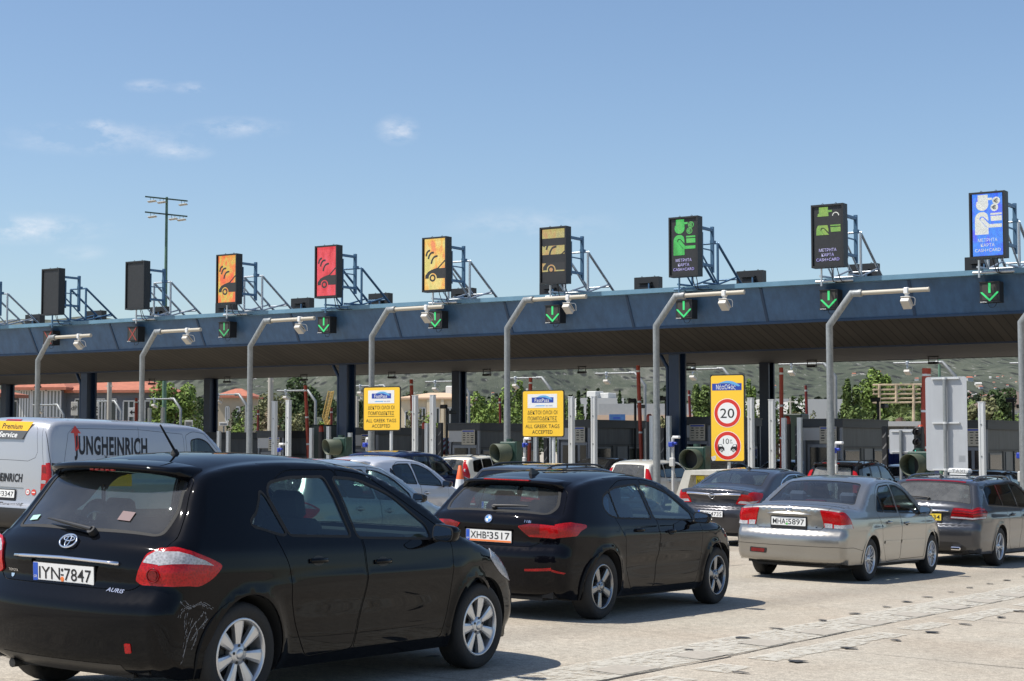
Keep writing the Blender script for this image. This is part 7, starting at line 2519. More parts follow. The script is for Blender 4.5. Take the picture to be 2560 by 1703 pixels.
def build_road_signs():
 # two square tag signs
 for (u0, u1, v0, v1, lab) in ((908.5, 1000, 966.5, 1077.5, 'left of two yellow square signs about accepted tags, before the tall grey pole'), (1305, 1410, 974.5, 1094, 'right of two yellow square signs about accepted tags, right of centre')):
  p = P((u0 + u1) / 2, (v0 + v1) / 2, Y=40.4)
  D = (p - CAM).length
  w_ = 1.36; h_ = 1.335
  root = empty('tag_sign', (p.x, 40.4, p.z), label=lab, cat='sign')
  root.rotation_euler = (0, 0, radians(3))
  slab(root, w_, h_, .07, M_YSIGN)
  fr = ((0, -.004, 0), (1, 0, 0), (0, 0, 1), (0, -1, 0))
  b = MB()
  b.prism(rect(-w_ * .365, h_ * .12, w_ * .335, h_ * .415), fr, 0, .002); pnl = b.build('logo_panel', M_WHITE, root)
  b = MB()
  f2 = ((0, -.0065, 0), (1, 0, 0), (0, 0, 1), (0, -1, 0))
  logo(b, -.01, .39, .70, 'FastPass', f2)
  b.prism([(-.27, .21), (.06, .21), (.06, .235), (-.20, .235)], f2, 0, .001, mi=1)
  b.text('NEA ODOS', ((.20, -.0065, .222), (1, 0, 0), (0, 0, 1), (0, -1, 0)), .03, width=.22, mi=0, lift=.002)
  b.build('logo', [M_SBLUE, M_SCYAN, M_WHITE], pnl)
  t = MB()
  for (s, z, ww) in (('ΔΕΚΤΟΙ ΟΛΟΙ ΟΙ', .035, .96), ('ΠΟΜΠΟΔΕΚΤΕΣ', -.135, .94), ('ALL GREEK TAGS', -.355, 1.10), ('ACCEPTED', -.515, .66)):
   t.text(s, ((-.02, -.004, z), (1, 0, 0), (0, 0, 1), (0, -1, 0)), .108, width=ww, bold=.0, lift=.002)
  t.prism(rect(-.50, -.238, .46, -.226), fr, 0, .002)
  t.build('lettering', M_INK, root)
  b = MB()
  gz = ground_z(p.x, 40.4) - p.z
  for xx in (0.30,):
   b.cyl((xx, .08, gz), (xx, .08, -.2), .05, 10)
  b.box((0, .05, -.3), (1.1, .04, .05)); b.box((0, .05, .3), (1.1, .04, .05)); b.cyl((.30, .08, -.2), (.30, .08, .5), .0501, 10)
  b.build('post', M_ALU, root)
 # tall speed sign
 p = P(1818.5, 1045.5, Y=40.2)
 root = empty('speed_limit_sign', (p.x, 40.2, p.z), label='tall yellow sign with a speed limit of 20 above a ten metre spacing disc', cat='sign')
 w_, h_ = .985, 2.30
 root.rotation_euler = (0, 0, radians(2))
 slab(root, w_, h_, .08, M_YSIGN)
 fr = ((0, -.004, 0), (1, 0, 0), (0, 0, 1), (0, -1, 0))
 b = MB(); logo(b, -.01, .83, .84, 'ΝέαΟδός', fr); b.build('logo', [M_SBLUE, M_SCYAN, M_WHITE], root)
 for (z, nm) in ((.135, 'speed'), (-.725, 'gap')):
  b = MB()
  b.prism(circ(0, z, .382, 44), fr, 0, .001, mi=2)
  b.prism(circ(0, z, .368, 44), fr, 0, .002, mi=0); b.prism(circ(0, z, .275, 44), fr, .001, .003, mi=1)
  d = b.build('warning_disc', [M_SRED, M_WHITE, M_WHITE], root)
  t = MB()
  if nm == 'speed':
   t.text('20', ((0, -.007, z), (1, 0, 0), (0, 0, 1), (0, -1, 0)), .26, width=.40, bold=.004, lift=.001)
  else:
   t.text('10', ((-.04, -.007, z + .12), (1, 0, 0), (0, 0, 1), (0, -1, 0)), .15, width=.17, lift=.001)
   t.text('μ', ((.10, -.007, z + .155), (1, 0, 0), (0, 0, 1), (0, -1, 0)), .07, width=.05, lift=.001); t.text('m', ((.105, -.007, z + .08), (1, 0, 0), (0, 0, 1), (0, -1, 0)), .05, width=.07, lift=.001)
   f3 = ((0, -.0072, 0), (1, 0, 0), (0, 0, 1), (0, -1, 0))
   for sg in (-1, 1):
    car = [(-.28, -.10), (-.265, -.02), (-.20, -.005), (-.165, .06), (-.15, .07)] if False else [(-.265, -.13), (-.27, -.02), (-.262, .035), (-.17, .035), (-.13, -.02), (-.09, -.06), (-.085, -.13)]
    car = [(sg * -1 * -x if sg < 0 else x, y) for x, y in car]
    car = [(x if sg < 0 else -abs(x) * -1, y) for x, y in car]
    t.prism([((-abs(x) if sg < 0 else abs(x)), z + y) for x, y in car], f3, 0, .001)
    wx = sg * .165
    t.prism(circ(wx, z - .13, .045, 16), f3, .001, .002, mi=1); t.prism(circ(wx, z - .13, .034, 16), f3, .0015, .003, mi=0); t.prism(circ(wx, z - .13, .014, 10), f3, .002, .004, mi=1)
    t.prism([(sg * .24, z + .025), (sg * .18, z + .025), (sg * .145, z - .02), (sg * .24, z - .02)], f3, .0005, .0016, mi=1)
  t.build('lettering', [M_INK, M_WHITE], d)
 b = MB()
 b.prism([(-.47, -1.02), (-.40, -1.0), (-.34, -.98), (-.33, -1.06), (-.36, -1.12), (-.44, -1.13)], fr, 0, .002)
 b.build('torn_sticker', mat('torn sticker', (.6, .6, .58), .7, vary=.3, vscale=20), root)
 b = MB(); gz = ground_z(p.x, 40.2) - p.z
 b.cyl((0, .08, gz), (0, .08, .9), .045, 10)
 for z in (-.9, 0, .9): b.box((0, .05, z), (.8, .04, .05))
 b.build('post', M_ALU, root)
 # big sign seen from behind
 p = P(2366, 1059.5, Y=38.6)
 h_ = (1177 - 942) / FPX * 39.5; w_ = .985
 h_ = P(2366, 942, Y=38.6).z - P(2366, 1177, Y=38.6).z
 w_ = (P(2417, 1059, Y=38.6) - P(2313.7, 1059, Y=38.6)).length
 root = empty('sign_back', (p.x, 38.6, p.z), label='tall grey back of a traffic sign strapped to a pole, above the taxi', cat='sign')
 slab(root, w_, h_, .07, M_SBACK, frame=False, th=.012, name='sign_panel')
 b = MB()
 for z in (h_ / 2 - .04, .02, -h_ / 2 + .03):
  b.box((0, -.035, z), (w_ * .66, .05, .035)); b.cyl((0, -.09, z - .025), (0, -.09, z + .025), .052, 12)
 b.build('strap', M_ALU, root)
 b = MB(); gz = ground_z(p.x, 38.6) - p.z
 b.cyl((0, -.09, gz), (0, -.09, h_ / 2 - .02), .045, 14)
 b.cyl((w_ * .32, .06, gz), (w_ * .32, .06, -h_ / 2 + .05), .055, 12)
 b.build('post', M_PIPE, root)
 t = MB()
 for j in range(6): t.box((w_ * .365, -.0025, -h_ / 2 + .22 + j * .026), (.15, .003, .008))
 t.build('printed_label', mat('label print', (.30, .31, .31), .6), root)
 # smaller sign back
 p = P(2254, 1104, Y=46.5)
 w_ = (P(2287, 1104, Y=46.5) - P(2225.6, 1104, Y=46.5)).length; h_ = P(2254, 1073, Y=46.5).z - P(2254, 1134.5, Y=46.5).z
 root = empty('sign_back', (p.x, 46.5, p.z), label='small grey square back of a sign left of the green traffic light', cat='sign')
 slab(root, w_, h_, .05, M_SBACK, frame=False, th=.012, name='sign_panel')
 b = MB(); gz = ground_z(p.x, 46.5) - p.z
 b.cyl((0, -.07, gz), (0, -.07, h_ / 2 - .03), .045, 12)
 b.cyl((.12, .08, gz), (.12, .08, h_ / 2 + .05), .06, 12, mi=1)
 b.build('post', [M_PIPE, M_BOX2], root)
 b = MB()
 for z in (h_ / 2 - .06, -h_ / 2 + .06): b.box((0, -.02, z), (w_ * .8, .03, .03))
 b.build('strap', M_ALU, root)
build_road_signs()
def simple(name, mb, m, loc, label, cat, group=None, rot=None):
 o = mb.build(name, m, loc=loc)
 if rot: o.rotation_euler = rot
 return tag(o, label, cat, group)
def build_posts():
 # tall aluminium gauge posts
 tall = [(686.7, 1004.8), (721.7, 1002), (1038, 990), (1082, 989), (1429, 993), (1485, 992.5), (1877, 996.6), (1929.5, 1000.7), (2454, 1006.7)]
 wh = ['left of the red barrier arm, first of a pair', 'left of the red barrier arm, second of a pair', 'right of the left yellow tag sign, first of a pair', 'right of the left yellow tag sign, second of a pair', 'just right of the right yellow tag sign, first of a pair', 'second of the pair right of the right yellow tag sign',
   'touching the right of the speed limit sign', 'second post right of the speed limit sign', 'right of the tall grey sign back']
 for i, (u, v) in enumerate(tall):
  p = P(u, v, Y=41.8)
  z0 = ground_z(p.x, 41.8)
  root = empty('gauge_post', (p.x, 41.8, z0), label='tall ribbed aluminium post, ' + wh[i], cat='post', group='tall aluminium posts')
  h = p.z - z0
  b = MB()
  b.box((0, 0, h / 2), (.15, .12, h)); b.box((-.045, -.065, h / 2), (.035, .012, h - .01)); b.box((.045, -.065, h / 2), (.035, .012, h - .01))
  b.box((0, 0, h + .012), (.17, .14, .02))
  b.build('profile', M_ALU, root)
  b = MB()
  for zz in (h - .55, h - 1.35, h - 2.1): b.cyl((0, -.072, zz), (0, -.06, zz), .022, 8)
  b.box((0, 0, .02), (.30, .30, .04))
  b.build('bolt_plate', M_PIPE, root)
 short = [(374, 1020), (407, 1018), (548, 1078), (571, 1077.5), (779, 1070), (822, 1066), (1067.6, 1058), (1630, 1039.5), (1672, 1040), (1960, 1045), (1999, 1044), (1340, 1093), (1375, 1092), (875.5, 1082)]
 whs = ['over the van roof, left one', 'over the van roof, right one', 'right of the van bonnet, left one', 'right of the van bonnet, right one', 'right of the red arm, near the dark lamp post', 'left of the blue column by the green signal', 'behind the pair right of the left tag sign', 'left of the tall pole near the blue column', 'before the blue column near the blue scanner',
   'left of the booth near the red arm', 'at the booth corner left of the tall pole', 'below the right tag sign, left one', 'below the right tag sign, right one', 'below the left tag sign']
 for i, (u, v) in enumerate(short):
  Y = 53.0
  if i < 2: Y = 60
  p = P(u, v, Y=Y)
  z0 = ground_z(p.x, Y); h = p.z - z0
  b = MB(); b.box((0, 0, h / 2), (.15, .12, h)); b.box((-.045, -.065, h / 2), (.035, .012, h - .01)); b.box((.045, -.065, h / 2), (.035, .012, h - .01))
  simple('gauge_post', b, M_ALU, (p.x, Y, z0), 'shorter aluminium post, ' + whs[i], 'post', 'short aluminium posts')
 # red and white barrier arms standing up
 arms = [(763.5, 964, 771.7, 1149, 55.5, 1, 'bright red leaning barrier arm left of the fifth rear camera pole'), (1028, 949, 1032, 1060, 57, 1, 'bright red barrier arm right of the left yellow tag sign'), (1595, 914, 1604, 1154, 55.5, 1, 'tall bright red leaning barrier arm left of the blue column'),
   (1953, 919, 1954.5, 1160, 55.5, 1, 'slim bright red barrier arm near the booth behind the dark grey saloon'), (2316.5, 921, 2311, 1135, 52, 1, 'thick bright red barrier arm at the edge of the grey sign back'), (1326.5, 944, 1326, 972, 55.5, 1, 'red barrier tip above the right yellow tag sign'),
   (341, 995, 340, 1050, 60, 1, 'red barrier arm above the van roof'), (1722.6, 976, 1725.5, 1045, 66, 0, 'dark red barrier arm just left of the speed limit sign'), (2014.5, 964, 2017.5, 1048, 66, 0, 'dark red barrier arm above the booth beside the tall pole'), (2305, 968, 2308.5, 1060, 62, 0, 'dark red barrier arm beside the rusty frame'),
   (829, 1020, 828, 1082, 66, 0, 'dark red barrier arm left of the front blue column'), (1249.5, 995, 1251, 1062, 66, 0, 'dark red barrier arm against the bright green trees'), (645.5, 1025, 645, 1081, 66, 0, 'short dark red barrier arm left of the concrete pole')]
 for (u0, v0, u1, v1, Y, br, lab) in arms:
  a = P(u0, v0, Y=Y)
  tgt = P(u1, v1, Y=Y)
  d = (tgt - a).normalized()
  z0 = ground_z(a.x, Y)
  k = (z0 + .9 - a.z) / d.z
  bt = a + d * k
  root = empty('barrier_arm', (bt.x, Y, z0), label=lab, cat='barrier', group='raised barrier arms')
  aa = a - Vector((bt.x, Y, z0)); bb = Vector((0, 0, .9))
  r = .075 if br else .06
  if 'thick' in lab: r = .14
  b = MB(); b.cyl(bb, aa, r, 10); b.build('arm', M_REDP if br else M_REDDK, root)
  b = MB(); L = (aa - bb).length
  dd = (aa - bb).normalized(); t_ = L - .25
  while t_ > .4:
   b.cyl(bb + dd * t_, bb + dd * (t_ + .07), r * 1.04, 10); t_ -= 1.15
  b.build('reflective_band', M_WHITE if br else M_SBACK, root)
  b = MB(); b.bbox((0, .1, .5), (.34, .34, 1.0), .03); b.build('motor_box', M_BOX2, root)
 # dark lamp posts with red top
 for (u, v, Y, lab) in ((803.5, 1063, 54, 'left of the blue column and signal hood'), (1061, 1055, 54, 'right of the left yellow tag sign'), (1623.5, 1035, 54, 'left of the tallest middle pole'), (1968.5, 1040, 54, 'left of the booth beside the eleventh rear pole'), (2301.5, 1062, 50, 'above the green traffic light')):
  p = P(u, v, Y=Y); z0 = ground_z(p.x, Y); h = p.z - z0
  root = empty('beacon_post', (p.x, Y, z0), label='dark round post with a red beacon, ' + lab, cat='beacon', group='dark posts with red beacons')
  b = MB(); b.cyl((0, 0, 0), (0, 0, h - .28), .12, 12); b.build('post', mat('dark post', (.04, .038, .036), .7), root)
  b = MB(); b.lathe([(.11, h - .28), (.11, h - .12), (.09, h - .04), (.04, h), (.0005, h)], 14); b.build('beacon', mat('beacon red', (.36, .04, .015), .35), root)
 # black and white striped guards
 for (u0, v0, Y, lab) in ((1101.5, 1057, 52, 'right of the pair of posts near the cream city car'), (1657, 1070, 53, 'right of the tallest middle pole'), (1366, 1095, 52, 'below the right yellow tag sign'), (1994, 1065, 54, 'left of the booth beside the tall pole'), (2212, 1066, 52, 'left of the small grey sign back')):
  p = P(u0, v0, Y=Y); z0 = ground_z(p.x, Y); h = p.z - z0
  root = empty('striped_guard', (p.x, Y, z0), label='black guard with slanting stripes, ' + lab, cat='guard post', group='striped guard posts')
  b = MB(); b.box((0, 0, h / 2), (.15, .15, h)); b.build('guard', M_INK, root)
  b = MB(); z = .2
  while z < h - .3:
   for sg, yy in ((1, -.132),):
    b.add([(-.075, -.078, z), (-.02, -.078, z), (.075, -.078, z + .12), (.075, -.078, z + .2)], [(0, 1, 2, 3)])
   z += .36
  b.build('white_stripe', mat('faded stripe', (.16, .155, .15), .7), root)
 # blue and white scanner posts
 for (u, v, Y, lab) in ((917, 1093, 44, 'beside the left yellow tag sign'), (1682, 1089, 44, 'in front of the blue column'), (2088, 1103, 44, 'beside the tall pole before the booth'), (2553, 1113, 42, 'at the right edge'), (1311.5, 1093, 46, 'below the right yellow tag sign'), (700, 1107, 46, 'between the aluminium posts on the left')):
  p = P(u, v, Y=Y); z0 = ground_z(p.x, Y); h = p.z - z0
  root = empty('scanner_post', (p.x, Y, z0), label='slim post with blue scanner and white head, ' + lab, cat='scanner', group='blue scanner posts')
  b = MB(); b.cyl((0, 0, 0), (0, 0, h - .05), .045, 10); b.bbox((0, -.05, h - .78), (.16, .10, .26), .02); b.build('post', mat('post off white', (.52, .52, .50), .5), root)
  b = MB(); b.bbox((-.02, -.06, h - .26), (.15, .14, .15), .02); b.bbox((.11, -.05, h - .23), (.10, .10, .08), .02); b.build('scanner', mat('scanner blue', (.02, .05, .38), .4), root)
  b = MB(); b.bbox((.14, -.05, h - .05), (.22, .14, .08), .02); b.build('sensor_head', M_WHITE, root)
 # signal hoods
 for (u, v, w_, yaw, lab) in ((846, 1118, .72, -22, 'left of centre, its hood turned to the left'), (1268, 1133, .80, -22, 'above the cream city car, hood turned to the left'), (1737, 1148, .80, 5, 'left of the speed limit sign, hood facing forward'), (2295, 1162, .80, -8, 'below the green traffic light')):
  Y = 39.5
  p = P(u, v, Y=Y)
  z0 = ground_z(p.x, Y)
  root = empty('lane_signal_box', (p.x, Y, p.z), label='green box with round hood, ' + lab, cat='signal', group='hooded green signal boxes')
  b = MB(); b.bbox((0, .14, 0), (w_ * .68, .26, w_ * .80), .03); b.cyl((0, .14, w_ * .40), (0, .14, w_ * .50), .10, 10); b.box((w_ * .36, .16, 0), (.03, .3, w_ * .84))
  b.build('housing', M_DGREEN, root)
  hd = MB(); R_ = w_ * .33
  n = 20; Rz = Matrix.Rotation(radians(yaw), 3, 'Z')
  vs = []
  for (yy, rr) in ((.02, R_), (-.40, R_), (-.40, R_ - .015), (.0, R_ - .02)):
   for i in range(n):
    a = 2 * pi * i / n
    q = Vector((rr * cos(a), yy - (0.0 if yy > -.4 else (.0 + .05 * sin(a))), rr * sin(a)))
    q = Rz @ q
    vs.append((q.x - .02, q.y, q.z))
  hd.add(vs, [(k * n + i, k * n + (i + 1) % n, (k + 1) * n + (i + 1) % n, (k + 1) * n + i) for k in range(3) for i in range(n)], 0, True)
  hd.add(vs[3 * n:], [tuple(range(n))], 1, False)
  hd.build('hood', [mat('hood khaki', (.065, .08, .05), .6), M_INK], root)
  b = MB(); b.cyl((0, .14, z0 - p.z), (0, .14, -w_ * .3), .07, 10); b.build('post', M_DGREEN, root)
 # traffic light
 p = P(2294.5, 1105, Y=44.5); z0 = ground_z(p.x, 44.5)
 root = empty('traffic_light', (p.x, 44.5, p.z), label='black three-lamp traffic light showing green beside the grey sign back', cat='traffic light')
 b = MB(); b.bbox((0, .1, .0), (.24, .2, .84), .03)
 for z in (.27, 0, -.27):
  b.lathe([(.10, -.02), (.10, -.16), (.095, -.16), (.095, -.02)], 14, org=(0, 0, z), ax='y')
 b.build('housing', M_BOX, root)
 for z, m in ((.27, 'unlit red lens'), (0, 'unlit amber lens'), (-.27, 'lit green lens')):
  b = MB(); b.lathe([(.0005, -.03), (.06, -.02), (.085, -.003)], 14, org=(0, 0, z), ax='y')
  b.build('lamp', mat(m, {'u': (.03, .02, .02), 'l': (.02, .4, .3)}[m[0]], .3, emis=1.0 if m[0] == 'l' else 0, ecol=(.04, .85, .62)), root)
 b = MB(); b.cyl((0, .12, z0 - p.z), (0, .12, -.4), .05, 8); b.build('post', M_BOX, root)
 # cone
 p = P(1150, 1232, Y=24.5)
 for (u, v0, v1) in ((1150, 1164, 1222),):
  Yc = 27.4
  p = P(u, v0, Y=Yc); z0 = ground_z(p.x, Yc)
  # the cone stands on a concrete block beside the lane
  ch = .75
  zb = p.z - ch
  cone = empty('traffic_cone', (p.x, Yc, zb), label='orange and white traffic cone on a concrete block left of the second black hatchback', cat='traffic cone')
  pts = [(.0, .16), (.33, .125), (.50, .085), (.62, .065), (1.0, .03)]
  b = MB()
  b.lathe([(.155, .0), (.112, .24)], 20); b.lathe([(.078, .48), (.030, .745), (.022, .75), (.0005, .75)], 20); b.bbox((0, 0, .015), (.40, .40, .03), .01)
  b.build('cone_body', mat('cone orange', (.80, .13, .03), .5), cone)
  b = MB(); b.lathe([(.113, .24), (.079, .48)], 20); b.lathe([(.055, .60), (.045, .645)], 20)
  b.build('reflective_band', M_WHITE, cone)
  b = MB(); b.bbox((0, .6, (z0 + zb) / 2 - z0), (.9, 2.2, zb - z0), .05)
  simple('concrete_block', b, M_CONC, (p.x, Yc, z0), 'low concrete block carrying the traffic cone', 'barrier')
 # N11 barrier end
 Yb = 33.0
 p = P(1737, 1206, Y=Yb); z0 = ground_z(p.x, Yb)
 root = empty('concrete_barrier', (p.x, Yb, z0), label='cream concrete island barrier with a yellow N11 plate in its recess', cat='barrier')
 zt = P(1737, 1176, Y=Yb).z - z0
 b = MB()
 fr = ((0, 0, 0), (1, 0, 0), (0, 0, 1), (0, -1, 0))
 xl = P(1680, 1245, Y=Yb).x - p.x; xt = P(1712, 1177, Y=Yb).x - p.x; xr = P(1765, 1180, Y=Yb).x - p.x + .25
 kx = (xt - xl) / (zt - .45)
 outl = [(xl - .25, 0), (xl - .1, .35), (xt, zt), (xr, zt), (xr, 0)]
 inn = [(xl + .22, .32), (xt + .14, zt - .10), (xr - .12, zt - .10), (xr - .12, .32)]
 # frame pieces with real depth around the recess
 b.prism(outl, fr, -3.5, -.22)
 b.prism([outl[1], outl[2], inn[1], inn[0]], fr, -.22, 0); b.prism([outl[2], outl[3], inn[2], inn[1]], fr, -.22, 0)
 b.prism([outl[0], outl[1], inn[0], (inn[0][0], 0)], fr, -.22, 0); b.prism([(inn[0][0], 0), inn[0], inn[3], (inn[3][0], 0)], fr, -.22, 0)
 b.prism([(inn[3][0], 0), inn[3], inn[2], outl[3], outl[4]], fr, -.22, 0)
 b.build('barrier_shell', M_CONC, root)
 cx_ = P(1740, 1204, Y=Yb).x - p.x; cz_ = P(1740, 1204, Y=Yb).z - z0
 b = MB(); b.box((cx_, .205, cz_), (.19, .02, .24)); pl = b.build('number_sign', mat('plate yellow2', (.85, .68, .03), .4), root)
 t = MB(); t.text('N11', ((cx_, .194, cz_), (1, 0, 0), (0, 0, 1), (0, -1, 0)), .085, width=.13, bold=.03, lift=.001); t.build('lettering', M_INK, pl)
 # blue container beyond the lanes, awning, white kiosk
 a = P(2205, 1130, Y=64); c = P(2300, 1130, Y=64)
 z0 = ground_z(a.x, 64); zt = P(2250, 1123, Y=64).z
 b = MB(); w_ = (c - a).length
 b.bbox((w_ / 2, 1.2, (zt - z0) / 2), (w_, 2.2, zt - z0), .05)
 for j in range(14): b.box((.1 + j * (w_ - .2) / 13, .09, (zt - z0) / 2), (.05, .03, zt - z0 - .2))
 simple('blue_container', b, mat('container blue', (.015, .04, .22), .5, vary=.2), (a.x, 64, z0), 'dark blue ribbed container behind the small grey sign back', 'container')
 p = P(1102, 1105, Y=60); z0 = ground_z(p.x, 60)
 root = empty('awning', (p.x - 1.2, 60, z0), label='red and white striped awning between two booths', cat='awning')
 b = MB(); zt = P(1102, 1103, Y=60).z - z0
 for j in range(14):
  x = j * .16
  b.add([(x, 0, zt - .45), (x + .16, 0, zt - .45), (x + .16, 1.2, zt + .15), (x, 1.2, zt + .15)], [(0, 1, 2, 3)], j % 2)
  b.add([(x, 0, zt - .45), (x + .16, 0, zt - .45), (x + .16, 0, zt - .60), (x, 0, zt - .60)], [(0, 3, 2, 1)], j % 2)
 b.build('striped_cloth', [mat('awning red', (.45, .06, .05), .7), M_WHITE], root)
 b = MB(); b.cyl((.05, .02, 0), (.05, .02, zt - .46), .03, 6); b.cyl((2.2, .02, 0), (2.2, .02, zt - .46), .03, 6); b.build('pole', M_PIPE, root)
build_posts()
# ------------------------------------------------------------------ background: buildings, trees, hills
def leafmat(name, c, var=.35):
 m = mat(name, c, .75, spec=.25)
 t = m.node_tree; b = t.nodes['Principled BSDF']
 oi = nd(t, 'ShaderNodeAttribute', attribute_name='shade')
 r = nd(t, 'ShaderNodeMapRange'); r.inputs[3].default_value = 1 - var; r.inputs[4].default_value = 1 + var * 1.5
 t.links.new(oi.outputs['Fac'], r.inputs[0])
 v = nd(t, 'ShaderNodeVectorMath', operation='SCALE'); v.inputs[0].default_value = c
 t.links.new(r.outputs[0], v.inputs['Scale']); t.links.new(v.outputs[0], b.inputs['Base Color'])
 b.inputs['Transmission Weight'].default_value = 0
 return m
LG = leafmat('bright leaves', (.135, .195, .045), .5); LD = leafmat('dark leaves', (.050, .078, .028)); LO = leafmat('olive leaves', (.15, .155, .075), .5); LB = leafmat('dry brush', (.20, .16, .10)); LM = leafmat('mid green leaves', (.095, .135, .038), .5)
M_BARK = mat('bark', (.10, .075, .05), .9, vary=.3)
def crown_mesh(name, m, parent, cx, cy, cz, rx, ry, rz, n, size, seed, lumps=9, tall=False):
 r = np.random.RandomState(seed)
 C = []
 for i in range(lumps):
  a = r.uniform(0, 2 * pi); q = r.uniform(.15, .62); zz = r.uniform(-.62, .72)
  if tall: q *= (1 - (zz + .6) / 1.5)
  C.append((q * cos(a), q * sin(a), zz, r.uniform(.18, .36)))
 C.append((0, 0, 0, .55))
 V = []; F = []; S = []
 per = max(n // len(C), 1)
 for (a, b_, c, rad) in C:
  d = r.normal(size=(per, 3)); d /= np.linalg.norm(d, axis=1)[:, None]
  rr = rad * r.uniform(.72, 1.06, per) ** .6
  P_ = np.array([a, b_, c]) + d * rr[:, None]
  for k in range(per):
   p = P_[k] * np.array([rx, ry, rz]) + np.array([cx, cy, cz])
   nn = d[k] + r.normal(size=3) * .55; nn /= np.linalg.norm(nn)
   u = np.cross(nn, r.normal(size=3)); u /= np.linalg.norm(u); w_ = np.cross(nn, u)
   s0 = size * r.uniform(.55, 1.35)
   o = len(V)
   for (x, y) in ((-1, -.25), (0, -.5), (1, -.1), (.7, .45), (-.5, .5)):
    q = p + u * x * s0 + w_ * y * s0
    V.append(tuple(q))
   F.append((o, o + 1, o + 2, o + 3, o + 4))
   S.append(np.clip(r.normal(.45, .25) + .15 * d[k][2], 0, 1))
 me = bpy.data.meshes.new(name)
 me.from_pydata(V, [], F)
 me.materials.append(m)
 at = me.attributes.new('shade', 'FLOAT', 'FACE')
 at.data.foreach_set('value', S)
 o = bpy.data.objects.new(name, me); COL.objects.link(o); link_child(o, parent)
 return o
TN = [100]
def tree(u0, u1, vt, D, m, label, name='tree', n=1500, size=.11, zb=None, tall=False, group='trees beyond the toll plaza', cat='tree', vb=1075, bush=False):
 TN[0] += 1
 p = P((u0 + u1) / 2, vt, D=D)
 w_ = (u1 - u0) / FPX * D
 z0 = ground_z(p.x, 90) if zb is None else zb
 h = p.z - z0
 root = empty(name, (p.x, p.y, z0), label=label, cat=cat, group=group)
 ch = h * (.80 if not bush else 1.0)
 cz = h - ch / 2
 crown_mesh('crown' if not bush else 'foliage', m, root, 0, 0, cz, w_ / 2 * 1.18, w_ / 2 * 1.1, ch / 2 * 1.05, int(n * 2.2), size * D / 100, TN[0], tall=tall, lumps=int(16 + w_ * 2))
 b = MB(); r = random.Random(TN[0])
 b.cyl((0, 0, -.1), (r.uniform(-.1, .1), 0, h * .62), .035 * h, 8, r1=.015 * h)
 for k in range(4):
  a = r.uniform(0, 2 * pi)
  b.cyl((0, 0, h * (.25 + .1 * k)), (cos(a) * w_ * .3, sin(a) * w_ * .3, h * (.5 + .1 * k)), .012 * h, 6, r1=.004 * h)
 b.build('trunk' if not bush else 'stem', M_BARK, root)
 return root
